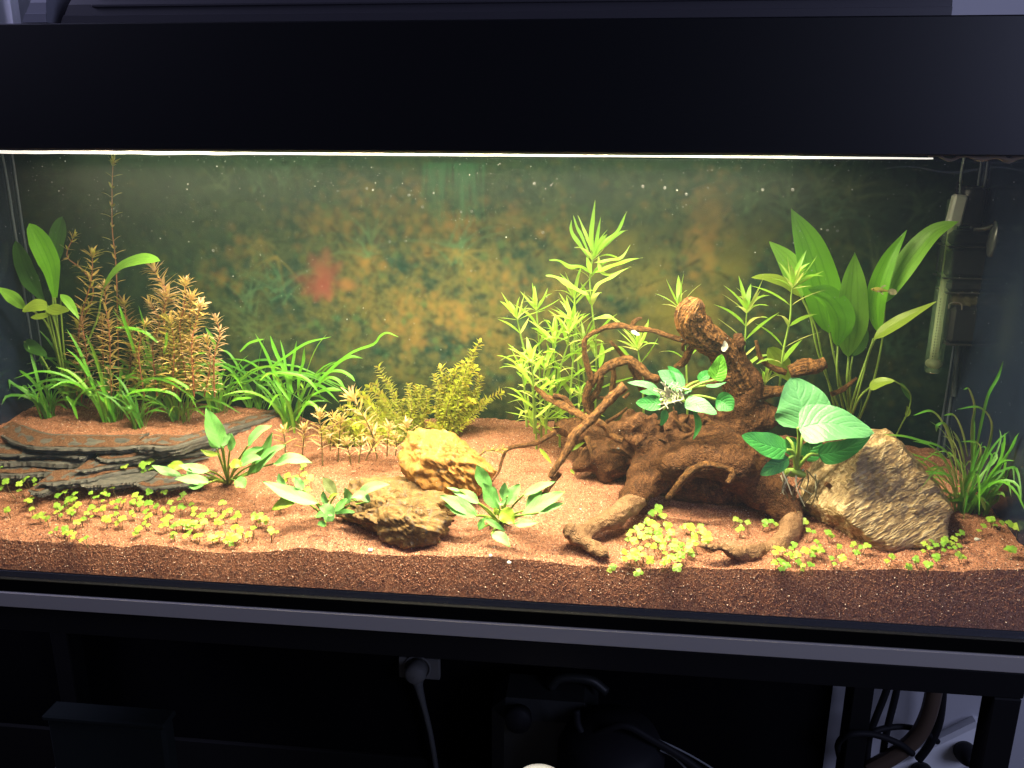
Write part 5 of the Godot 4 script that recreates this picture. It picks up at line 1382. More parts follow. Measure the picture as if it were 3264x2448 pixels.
	var r := grass_clump("dark curly grass clump in the right corner beside the glass", Vector3(0.5047, -0.4942, -0.1483), 34, 0.115, 0.0036, 0.75, [M.grass[1], M.grass[1], M.grass[0]], [
		[Vector3(0.4837, -0.445, -0.13), Vector3(0.4594, -0.3972, -0.125), Vector3(0.4209, -0.3817, -0.12), Vector3(0.3977, -0.3752, -0.115), Vector3(0.3716, -0.3727, -0.11)], [Vector3(0.5071, -0.4321, -0.15), Vector3(0.4974, -0.3726, -0.1475), Vector3(0.4953, -0.3412, -0.145), Vector3(0.4838, -0.3162, -0.1425), Vector3(0.4759, -0.3158, -0.14)], [Vector3(0.5159, -0.4317, -0.15), Vector3(0.5217, -0.3901, -0.145), Vector3(0.5165, -0.3578, -0.14), Vector3(0.4961, -0.338, -0.135), Vector3(0.4671, -0.3404, -0.13)], [Vector3(0.4731, -0.4335, -0.12), Vector3(0.4619, -0.4282, -0.12), Vector3(0.4478, -0.427, -0.12), Vector3(0.4343, -0.4306, -0.12)], [Vector3(0.4823, -0.4214, -0.14), Vector3(0.4586, -0.3694, -0.1333), Vector3(0.4354, -0.3434, -0.1267), Vector3(0.4096, -0.3479, -0.12)], [Vector3(0.4946, -0.409, -0.14), Vector3(0.4798, -0.3723, -0.1333), Vector3(0.4635, -0.3479, -0.1267), Vector3(0.4472, -0.3464, -0.12)],
		[Vector3(0.4915, -0.4405, -0.12), Vector3(0.4983, -0.3988, -0.1133), Vector3(0.4892, -0.3777, -0.1067), Vector3(0.4659, -0.3745, -0.1)], [Vector3(0.5077, -0.4122, -0.15), Vector3(0.5092, -0.3633, -0.15), Vector3(0.5121, -0.3249, -0.15), Vector3(0.5204, -0.3002, -0.15), Vector3(0.5238, -0.2777, -0.15)], [Vector3(0.4713, -0.3947, -0.13), Vector3(0.4564, -0.3626, -0.13), Vector3(0.4461, -0.3631, -0.13), Vector3(0.4457, -0.3727, -0.13)], [Vector3(0.4841, -0.4135, -0.12), Vector3(0.4729, -0.3833, -0.12), Vector3(0.462, -0.3666, -0.12)]], 1.25)
	grass_clump("small yellow green tuft at the foot of the right corner grass", Vector3(0.5253, -0.4941, -0.146), 8, 0.045, 0.0050, 0.9, [M.grass[2]], [[Vector3(0.5032, -0.4617, -0.085), Vector3(0.4962, -0.4486, -0.085), Vector3(0.4884, -0.4413, -0.085)]])


# An upright stem with pairs (or whorls) of leaves and a tuft at its tip; leaves are shared shapes, scaled.
func leafy_stem(o: Node3D, path: Array, gap: float, whorl: int, size: float, shapes_: Array, m: Array, r: float, stem_m: Material, rise: float, tuft: int, bare := 0.0, loose := 0.25) -> void:
	var n := 40
	var p := smooth_path(path, n)
	part("stem", tube(path, [r * 1.2, r, r * 0.6], 6, 24), stem_m, o)
	var run := 0.0
	var total := 0.0
	for i in range(1, n):
		total += p[i].distance_to(p[i - 1])
	var next := total * bare + gap * 0.5
	var turn := rng.randf() * TAU
	for i in range(1, n):
		run += p[i].distance_to(p[i - 1])
		if run < next:
			continue
		next += gap * rng.randf_range(0.8, 1.2)
		var up := (p[i] - p[i - 1]).normalized()
		var side := up.cross(Vector3(0.2, 0.1, 1)).normalized()
		turn += PI / 2 if whorl == 2 else 0.7
		var t := run / total
		for k in whorl:
			var a := turn + TAU * k / whorl + rng.randf_range(-loose, loose)
			var out := side.rotated(up, a)
			var d := out * cos(rise) + up * (sin(rise) + rng.randf_range(-loose, loose) + 0.25 * t)
			var s := size * rng.randf_range(0.75, 1.1) * (0.8 if t > 0.9 else 1.0)
			put("leaf", shapes_[rng.randi() % shapes_.size()], m[rng.randi() % m.size()], o, Transform3D(heading(d, up, s), p[i] + out * r * 0.5))
	var tip := p[n - 1]
	var way := (p[n - 1] - p[n - 3]).normalized()
	for k in tuft:
		var lean := 0.25 + 1.0 * float(k) / tuft
		var out := way.cross(Vector3(0.2, 0.1, 1)).normalized().rotated(way, k * 2.4 + rng.randf())
		put("leaf", shapes_[rng.randi() % shapes_.size()], m[rng.randi() % m.size()], o, Transform3D(heading(way * cos(lean) + out * sin(lean), way, size * rng.randf_range(0.55, 0.95)), tip - way * 0.004 * k / tuft))


func build_willow_stems() -> void:
	var s := [unit_leaf(0.15, "lance", 0.35), unit_leaf(0.13, "lance", 0.1, 0.15), unit_leaf(0.17, "lance", 0.6), unit_leaf(0.12, "lance", -0.15, -0.12), unit_leaf(0.14, "lance", 0.8, 0.2), unit_leaf(0.11, "lance", 0.25, -0.25)]
	var m := [M.willow[0], M.willow[1], M.willow[0], M.willow[2]]
	var g := "narrow leaved stems behind the driftwood"
	var st := func(label: String, p: Array, gap: float, size: float, tuft: int, bare := 0.0, mm: Array = m, r := 0.0016) -> Node3D:
		var o := thing("willow_stem", label, "water plant", Vector3(p[0].x, bed(p[0].x, p[0].z), p[0].z), g)
		leafy_stem(o, p, gap * 0.8, 2, size * 1.18, s, mm, r, M.stalk, 0.4, tuft + 2, bare)
		return o
	var o: Node3D = st.call("tallest narrow leaved stem, its tip high above the driftwood", [Vector3(-0.0062, -0.4984, -0.3), Vector3(-0.0065, -0.4214, -0.296), Vector3(-0.0076, -0.3226, -0.292), Vector3(-0.0142, -0.2656, -0.288), Vector3(-0.0208, -0.2064, -0.284), Vector3(-0.0179, -0.1733, -0.28)], 0.062, 0.052, 4, 0.25)
	var big := [[[Vector3(-0.0162, -0.1676, -0.28), Vector3(-0.0208, -0.1393, -0.2783), Vector3(-0.0188, -0.1113, -0.2767), Vector3(-0.0168, -0.0865, -0.275)], 0.0067], [[Vector3(-0.0144, -0.1656, -0.28), Vector3(-0.0123, -0.1431, -0.28), Vector3(-0.0077, -0.1105, -0.28)], 0.0056], [[Vector3(-0.0183, -0.1619, -0.28), Vector3(-0.0294, -0.1359, -0.28), Vector3(-0.0414, -0.1092, -0.28)], 0.0052], [[Vector3(-0.0226, -0.1708, -0.275), Vector3(-0.0382, -0.1504, -0.275), Vector3(-0.05, -0.132, -0.275), Vector3(-0.0504, -0.1153, -0.275)], 0.0067], [[Vector3(-0.0228, -0.1651, -0.275), Vector3(-0.0348, -0.1392, -0.275), Vector3(-0.0427, -0.1244, -0.275), Vector3(-0.0477, -0.1088, -0.275)], 0.0052], [[Vector3(-0.0123, -0.1662, -0.27), Vector3(-0.0026, -0.1484, -0.2633), Vector3(0.0169, -0.129, -0.2567), Vector3(0.0293, -0.1002, -0.25)], 0.0081], [[Vector3(-0.0097, -0.1605, -0.27), Vector3(0.0047, -0.1472, -0.27), Vector3(0.0191, -0.134, -0.27), Vector3(0.0314, -0.1283, -0.27)], 0.0063], [[Vector3(-0.0157, -0.1766, -0.27), Vector3(0.0094, -0.1719, -0.2667), Vector3(0.0258, -0.1664, -0.2633), Vector3(0.0361, -0.1483, -0.26)], 0.0063], [[Vector3(-0.019, -0.1927, -0.27), Vector3(0.006, -0.1827, -0.2633), Vector3(0.0278, -0.1729, -0.2567), Vector3(0.0548, -0.165, -0.25)], 0.0085], [[Vector3(-0.0095, -0.1661, -0.27), Vector3(-0.005, -0.1886, -0.27), Vector3(0.0102, -0.194, -0.27), Vector3(0.0396, -0.182, -0.27)], 0.0067], [[Vector3(-0.019, -0.1927, -0.27), Vector3(-0.0334, -0.1835, -0.27), Vector3(-0.0504, -0.1839, -0.27), Vector3(-0.0657, -0.1757, -0.27), Vector3(-0.0818, -0.1741, -0.27)], 0.0078], [[Vector3(-0.0189, -0.1929, -0.265), Vector3(-0.0231, -0.1789, -0.265), Vector3(-0.0262, -0.1677, -0.265)], 0.0074], [[Vector3(-0.018, -0.2271, -0.27), Vector3(-0.0081, -0.2085, -0.2633), Vector3(0.0138, -0.1937, -0.2567), Vector3(0.0371, -0.1783, -0.25)], 0.0078], [[Vector3(-0.0218, -0.2253, -0.27), Vector3(-0.0456, -0.2132, -0.2633), Vector3(-0.0664, -0.1993, -0.2567), Vector3(-0.0848, -0.1939, -0.25)], 0.0111], [[Vector3(-0.014, -0.2619, -0.27), Vector3(0.0087, -0.2574, -0.27), Vector3(0.032, -0.2704, -0.27)], 0.0079], [[Vector3(-0.0074, -0.3191, -0.27), Vector3(0.0238, -0.3041, -0.27), Vector3(0.0396, -0.3156, -0.27), Vector3(0.0573, -0.325, -0.27)], 0.0061], [[Vector3(-0.002, -0.337, -0.27), Vector3(0.0011, -0.3148, -0.27), Vector3(-0.0004, -0.2969, -0.27)], 0.0087]]
	for l in big:
		part("leaf", leaf(l[0], l[1], "lance", Vector3(0, 0.85, 0.6), 0.25, 0.22, 18, 4), M.willow[rng.randi() % 3], o)
	st.call("leftmost narrow leaved stem, standing free on the left", [Vector3(-0.0957, -0.4911, -0.27), Vector3(-0.1005, -0.3943, -0.265), Vector3(-0.1127, -0.328, -0.26), Vector3(-0.1233, -0.2794, -0.255), Vector3(-0.1268, -0.2589, -0.25)], 0.045, 0.044, 9, 0.1)
	st.call("narrow leaved stem just right of the leftmost one", [Vector3(-0.089, -0.4984, -0.29), Vector3(-0.0935, -0.38, -0.2875), Vector3(-0.0952, -0.3175, -0.285), Vector3(-0.0997, -0.2629, -0.2825), Vector3(-0.1012, -0.2505, -0.28)], 0.042, 0.042, 9, 0.15)
	st.call("bushy narrow leaved stem left of the tallest one", [Vector3(-0.0391, -0.4885, -0.27), Vector3(-0.0453, -0.3929, -0.2675), Vector3(-0.0414, -0.3109, -0.265), Vector3(-0.0413, -0.2709, -0.2625), Vector3(-0.0443, -0.2626, -0.26)], 0.036, 0.050, 10, 0.1)
	st.call("narrow leaved stem with an upright tuft beside the tallest stem", [Vector3(-0.0316, -0.4958, -0.29), Vector3(-0.0327, -0.3785, -0.29), Vector3(-0.0388, -0.2967, -0.29), Vector3(-0.0419, -0.249, -0.29), Vector3(-0.0433, -0.2332, -0.29)], 0.044, 0.046, 10, 0.2)
	st.call("low front narrow leaved stem over the left branch tip", [Vector3(-0.0964, -0.4291, -0.22), Vector3(-0.0973, -0.3885, -0.2133), Vector3(-0.0982, -0.3432, -0.2067), Vector3(-0.1008, -0.3125, -0.2)], 0.026, 0.042, 9, 0.1)
	st.call("leaning narrow leaved stem behind the left branches", [Vector3(-0.0682, -0.4453, -0.27), Vector3(-0.065, -0.3871, -0.265), Vector3(-0.0618, -0.3407, -0.26), Vector3(-0.0508, -0.2993, -0.255), Vector3(-0.0492, -0.2785, -0.25)], 0.034, 0.046, 8, 0.05)
	st.call("long leaved stem crowding the middle of the left group", [Vector3(-0.0597, -0.4932, -0.28), Vector3(-0.0634, -0.3954, -0.2733), Vector3(-0.0701, -0.3323, -0.2667), Vector3(-0.0723, -0.2968, -0.26)], 0.034, 0.050, 10, 0.1)
	st.call("thin narrow leaved stem between the tallest stem and the arched branch", [Vector3(-0.0195, -0.499, -0.3), Vector3(-0.0223, -0.4021, -0.3), Vector3(-0.028, -0.3396, -0.3), Vector3(-0.027, -0.3048, -0.3)], 0.034, 0.046, 9, 0.1)
	st.call("low leafy stem at the left edge of the narrow leaved group", [Vector3(-0.1107, -0.4297, -0.25), Vector3(-0.113, -0.3967, -0.25), Vector3(-0.1153, -0.3661, -0.25), Vector3(-0.1194, -0.338, -0.25)], 0.028, 0.044, 9, 0.1)
	st.call("drooping narrow leaved stem behind the left branch tips", [Vector3(-0.0837, -0.4341, -0.26), Vector3(-0.0822, -0.4027, -0.26), Vector3(-0.0867, -0.368, -0.26), Vector3(-0.0852, -0.3375, -0.26)], 0.026, 0.046, 9, 0.05)
	st.call("short narrow leaved stem low behind the left branches", [Vector3(-0.0809, -0.441, -0.25), Vector3(-0.0794, -0.4118, -0.25), Vector3(-0.072, -0.3848, -0.25), Vector3(-0.0724, -0.3645, -0.25)], 0.022, 0.034, 7, 0.0, [M.willow[1]])
	st.call("small narrow leaved shoot inside the arch of the branches", [Vector3(-0.0319, -0.4189, -0.24), Vector3(-0.0307, -0.3903, -0.24), Vector3(-0.0293, -0.3701, -0.24)], 0.018, 0.022, 8, 0.1)
	st.call("stubby narrow leaved stem on the gravel behind the left branch", [Vector3(-0.0915, -0.4428, -0.26), Vector3(-0.1057, -0.4245, -0.26), Vector3(-0.1119, -0.4081, -0.26)], 0.02, 0.03, 6, 0.0, [M.willow[0]])
	st.call("narrow leaved stem under the thin arched branch", [Vector3(0.0688, -0.4238, -0.25), Vector3(0.0622, -0.3433, -0.25), Vector3(0.0573, -0.3198, -0.25), Vector3(0.0536, -0.3003, -0.25)], 0.060, 0.050, 12, 0.62)
	st.call("narrow leaved stem rising behind the bent trunk's top", [Vector3(0.137, -0.4312, -0.28), Vector3(0.1289, -0.3292, -0.28), Vector3(0.1202, -0.2798, -0.28), Vector3(0.1143, -0.243, -0.28)], 0.050, 0.052, 9, 0.45)
	st.call("narrow leaved stem right of the bent trunk", [Vector3(0.2126, -0.3773, -0.26), Vector3(0.21, -0.318, -0.26), Vector3(0.2094, -0.2723, -0.26), Vector3(0.2089, -0.2418, -0.26)], 0.034, 0.050, 12, 0.2)
	st.call("feathery tipped narrow leaved stem in front of the right sword plant", [Vector3(0.2613, -0.3588, -0.24), Vector3(0.2611, -0.2962, -0.2375), Vector3(0.2657, -0.2472, -0.235), Vector3(0.2638, -0.2153, -0.2325), Vector3(0.264, -0.1993, -0.23)], 0.040, 0.050, 15, 0.15)
	st.call("tiny narrow leaved rosette low beside the driftwood trunk", [Vector3(0.2368, -0.367, -0.23), Vector3(0.2385, -0.3525, -0.23), Vector3(0.2384, -0.3401, -0.23)], 0.03, 0.032, 8, 0.5)


func build_red_stems() -> void:
	var s := [unit_leaf(0.17, "needle", 0.3, 0.0, 6), unit_leaf(0.15, "needle", 0.5, 0.1, 6), unit_leaf(0.19, "needle", 0.1, -0.1, 6)]
	var tall := [unit_leaf(0.24, "lance", 0.25, 0.0, 6), unit_leaf(0.21, "lance", 0.45, 0.1, 6)]
	var warm := [M.red[0], M.red[1], M.red[0]]
	var g := "reddish stem plants on the left terrace"
	var o := thing("red_stem", "tallest reddish stem, its tip just under the lit water line", "water plant", Vector3(-0.8318, -0.4553, -0.3413), g)
	leafy_stem(o, [Vector3(-0.8312, -0.4466, -0.34), Vector3(-0.8167, -0.3426, -0.336), Vector3(-0.8008, -0.2114, -0.332), Vector3(-0.7969, -0.1484, -0.328), Vector3(-0.7869, -0.0872, -0.324), Vector3(-0.777, -0.0405, -0.32)], 0.0165, 2, 0.0185, tall, [M.red[2], M.red[2], M.red[0]], 0.0009, M.red_stalk, 0.35, 12, 0.12, 0.15)
	var st := func(label: String, p: Array, size: float, gap: float, tuft: int, mm: Array) -> void:
		var q := thing("red_stem", label, "water plant", Vector3(p[0].x, bed(p[0].x, p[0].z), p[0].z), g)
		for i in range(1, p.size() - 1):   # none grows quite straight
			p[i] += Vector3(rng.randf_range(-0.009, 0.009), 0, rng.randf_range(-0.006, 0.006))
		leafy_stem(q, p, gap * 0.9, 4, size * rng.randf_range(1.05, 1.4), s, mm, 0.0011, M.red_stalk, 0.22, tuft + 4, 0.05, 0.15)
	st.call("olive stem with a gold tuft left of the tallest stem", [Vector3(-0.8797, -0.4392, -0.31), Vector3(-0.8622, -0.316, -0.31), Vector3(-0.8389, -0.2299, -0.31), Vector3(-0.8254, -0.1879, -0.31)], 0.021, 0.0125, 13, [M.red[2], M.red[0]])
	st.call("thin olive stem with a tiny tip beside the left sword plant", [Vector3(-0.9026, -0.4463, -0.33), Vector3(-0.8754, -0.3208, -0.33), Vector3(-0.8525, -0.2548, -0.33), Vector3(-0.8583, -0.2165, -0.33), Vector3(-0.8749, -0.1915, -0.33), Vector3(-0.867, -0.1601, -0.33)], 0.016, 0.016, 12, [M.red[2], M.red[0]])
	st.call("stem with a pale tuft below the big curved leaf", [Vector3(-0.8075, -0.4272, -0.28), Vector3(-0.7918, -0.3073, -0.28), Vector3(-0.7906, -0.2653, -0.28), Vector3(-0.7919, -0.2342, -0.28)], 0.021, 0.0085, 13, warm)
	st.call("tallest pink tinged stem of the gold cluster", [Vector3(-0.687, -0.4085, -0.27), Vector3(-0.6838, -0.2812, -0.27), Vector3(-0.6894, -0.2362, -0.27), Vector3(-0.7012, -0.2012, -0.27)], 0.020, 0.0072, 14, [M.red[1], M.red[1], M.red[0]])
	st.call("gold stem whose round tuft stands at the middle of the cluster", [Vector3(-0.6599, -0.4045, -0.26), Vector3(-0.6574, -0.2989, -0.26), Vector3(-0.653, -0.2579, -0.26), Vector3(-0.6461, -0.2215, -0.26)], 0.021, 0.0072, 14, warm)
	st.call("gold stem with a broad tuft right of the cluster's middle", [Vector3(-0.6512, -0.4041, -0.26), Vector3(-0.6489, -0.3194, -0.26), Vector3(-0.6467, -0.2781, -0.26), Vector3(-0.6392, -0.2454, -0.26)], 0.020, 0.0072, 13, warm)
	st.call("gold stem leaning right near the cluster's edge", [Vector3(-0.646, -0.4009, -0.25), Vector3(-0.6395, -0.3167, -0.25), Vector3(-0.6291, -0.2755, -0.25), Vector3(-0.6206, -0.2531, -0.25)], 0.019, 0.0070, 13, warm)
	st.call("copper stem at the left side of the gold cluster", [Vector3(-0.7199, -0.4097, -0.27), Vector3(-0.71, -0.3237, -0.27), Vector3(-0.71, -0.286, -0.27), Vector3(-0.713, -0.2572, -0.27)], 0.019, 0.0072, 13, [M.red[1], M.red[0]])
	st.call("yellow stem low in the gold cluster", [Vector3(-0.6826, -0.4023, -0.25), Vector3(-0.6755, -0.3178, -0.25), Vector3(-0.6725, -0.2808, -0.25)], 0.020, 0.0070, 14, [M.red[0], M.red[2]])
	st.call("copper stem at the far right of the gold cluster", [Vector3(-0.6167, -0.4028, -0.26), Vector3(-0.6128, -0.3391, -0.26), Vector3(-0.6071, -0.3016, -0.26), Vector3(-0.6016, -0.2768, -0.26)], 0.016, 0.0080, 13, [M.red[1]])
	st.call("short yellow stem at the foot of the gold cluster", [Vector3(-0.7362, -0.4073, -0.26), Vector3(-0.7283, -0.3323, -0.26), Vector3(-0.7198, -0.2883, -0.26)], 0.013, 0.0085, 10, [M.red[2], M.red[0]])
	st.call("dark red shoot between the grass blades on the left", [Vector3(-0.8647, -0.4212, -0.29), Vector3(-0.853, -0.3545, -0.29), Vector3(-0.8466, -0.294, -0.29)], 0.019, 0.0105, 9, [M.red[3], M.red[1]])
	st.call("dark red shoot behind the middle grass", [Vector3(-0.8301, -0.4229, -0.3), Vector3(-0.8189, -0.356, -0.3), Vector3(-0.8175, -0.2953, -0.3)], 0.020, 0.0095, 9, [M.red[3], M.red[0]])
	st.call("rusty shoot behind the curved leaf", [Vector3(-0.7989, -0.4278, -0.32), Vector3(-0.7922, -0.3381, -0.32), Vector3(-0.7878, -0.2686, -0.32)], 0.020, 0.0085, 10, [M.red[3], M.red[0], M.red[2]])
	st.call("rusty shoot with a wide tuft left of the gold cluster", [Vector3(-0.7754, -0.4209, -0.3), Vector3(-0.7717, -0.3544, -0.3), Vector3(-0.7739, -0.3005, -0.3)], 0.021, 0.0080, 11, [M.red[0], M.red[3]])
	st.call("brown shoot filling the cluster behind the tall grass", [Vector3(-0.688, -0.4115, -0.28), Vector3(-0.6778, -0.357, -0.28), Vector3(-0.667, -0.3163, -0.28)], 0.021, 0.0068, 12, warm)
	st.call("brown shoot under the copper stem on the right", [Vector3(-0.6339, -0.4035, -0.26), Vector3(-0.6265, -0.3501, -0.26), Vector3(-0.6205, -0.3102, -0.26)], 0.019, 0.0070, 12, warm)
	st.call("brown shoot beneath the pink tinged stem", [Vector3(-0.7123, -0.4125, -0.28), Vector3(-0.7091, -0.3645, -0.28), Vector3(-0.7088, -0.3239, -0.28)], 0.020, 0.0068, 12, warm)
	st.call("rusty shoot just behind the bright grass", [Vector3(-0.6564, -0.4073, -0.27), Vector3(-0.6494, -0.3598, -0.27), Vector3(-0.6438, -0.3258, -0.27)], 0.018, 0.0068, 11, warm)
	g = "young reddish stems between terrace and ochre stone"
	var yg := [M.red[1], M.red[0]]
	for y in [["young reddish stem standing alone left of the others", [Vector3(-0.423, -0.4893, -0.2), Vector3(-0.4217, -0.4494, -0.2), Vector3(-0.4223, -0.4082, -0.2)], 15, 0.022], ["young reddish stem in front of the yellow bush's left foot", [Vector3(-0.4019, -0.4922, -0.21), Vector3(-0.3977, -0.4519, -0.21), Vector3(-0.393, -0.4185, -0.21)], 12, 0.018], ["tallest young stem, leaning left with a pink tuft", [Vector3(-0.3356, -0.4746, -0.2), Vector3(-0.341, -0.4344, -0.1967), Vector3(-0.3526, -0.4032, -0.1933), Vector3(-0.3661, -0.3766, -0.19)], 13, 0.025], ["young reddish stem before the green bush", [Vector3(-0.3204, -0.4698, -0.2), Vector3(-0.3185, -0.4448, -0.2), Vector3(-0.3147, -0.4221, -0.2)], 12, 0.016], ["young reddish stem touching the ochre stone", [Vector3(-0.2842, -0.4536, -0.2), Vector3(-0.2856, -0.4352, -0.2), Vector3(-0.2881, -0.419, -0.2)], 12, 0.020], ["short young stem in the middle of the row", [Vector3(-0.3679, -0.4749, -0.17), Vector3(-0.3699, -0.4566, -0.17), Vector3(-0.3729, -0.4385, -0.17)], 11, 0.017], ["young reddish stem nearest the terrace", [Vector3(-0.4769, -0.4669, -0.19), Vector3(-0.4766, -0.4482, -0.19), Vector3(-0.4775, -0.4328, -0.19)], 13, 0.019], ["young stem squeezed between the two left ones", [Vector3(-0.4626, -0.4882, -0.22), Vector3(-0.4589, -0.4624, -0.22), Vector3(-0.4552, -0.437, -0.22)], 11, 0.017], ["young olive stem at the back, by the yellow bush", [Vector3(-0.4267, -0.4871, -0.25), Vector3(-0.423, -0.4588, -0.25), Vector3(-0.4172, -0.4285, -0.25)], 11, 0.018], ["bent young stem in the row, leaning right", [Vector3(-0.3478, -0.4696, -0.18), Vector3(-0.3413, -0.455, -0.18), Vector3(-0.3288, -0.4381, -0.18)], 10, 0.018], ["dark young stem behind the bent one", [Vector3(-0.353, -0.4746, -0.22), Vector3(-0.3461, -0.4532, -0.22), Vector3(-0.3492, -0.4325, -0.22)], 10, 0.017], ["low young stem touching the gravel behind the stone", [Vector3(-0.3022, -0.4593, -0.18), Vector3(-0.2998, -0.4449, -0.18), Vector3(-0.3012, -0.4288, -0.18)], 10, 0.016], ["very short young stem beside the middle one", [Vector3(-0.3528, -0.4662, -0.16), Vector3(-0.3501, -0.4499, -0.16), Vector3(-0.3464, -0.4317, -0.16)], 8, 0.014]]:
		var q := thing("red_stem", y[0], "water plant", y[1][0], g)
		leafy_stem(q, y[1], 0.008, 3, y[3] * 1.15, s, yg, 0.0009, M.brown_stalk, 0.3, y[2] + 4, 0.3, 0.2)
	var low := thing("red_stem", "small yellow shoot lying right of the ochre crest", "water plant", Vector3(-0.178, -0.4769, -0.2449), g)
	leafy_stem(low, [Vector3(-0.1703, -0.4446, -0.16), Vector3(-0.1593, -0.4371, -0.16), Vector3(-0.1462, -0.4377, -0.16), Vector3(-0.1375, -0.435, -0.16)], 0.006, 3, 0.013, s, [M.red[2], M.red[0]], 0.0009, M.brown_stalk, 0.6, 8)


func bush(label: String, at: Vector3, stems: Array, each: float) -> void:
	var o := thing("fine_leaved_bush", label, "water plant", at, "fine leaved bushes against the poster")
	var lf := [unit_leaf(0.46, "lance", 0.3, 0.0, 5), unit_leaf(0.40, "lance", 0.6, 0.1, 5)]
	var tools := []
	for k in 3:
		var t := SurfaceTool.new()
		t.begin(Mesh.PRIMITIVE_TRIANGLES)
		tools.append(t)
	for s in stems:
		var n := 26
		var p := smooth_path(s, n)
		part("stem", tube(s, [0.0009, 0.0006], 5, 14), M.brown_stalk, o)
		for i in range(2, n):
			var up := (p[i] - p[i - 1]).normalized()
			var t := float(i) / n
			for k in 5:
				var out := up.cross(Vector3(0.3, 0.2, 1)).normalized().rotated(up, i * 1.3 + k * TAU / 4 + rng.randf_range(-0.5, 0.5))
				var d := out + up * rng.randf_range(0.2, 0.9)
				var tone := 2 if t < 0.3 else 1 if rng.randf() < 0.18 + 0.5 * maxf(0.0, t - 0.55) else 0
				tools[tone].append_from(lf[rng.randi() % 2], 0, Transform3D(heading(d, up, each * rng.randf_range(0.6, 1.2)), p[i] + out * 0.001))
	for k in 3:
		var l := part("leaves", tools[k].commit(), M.fine[k], o)
		l.set_meta("kind", "stuff")


func plume(from: Vector3, to: Array, spread: float) -> Array:
	var out := []
	for e in to:
		var m: Vector3 = from.lerp(e, 0.5) + Vector3(rng.randf_range(-1, 1) * spread, rng.randf_range(-0.2, 0.6) * spread, rng.randf_range(-0.5, 0.5) * spread)
		out.append([from + Vector3(rng.randf_range(-0.012, 0.012), -0.004, rng.randf_range(-0.008, 0.008)), m, e])
	return out


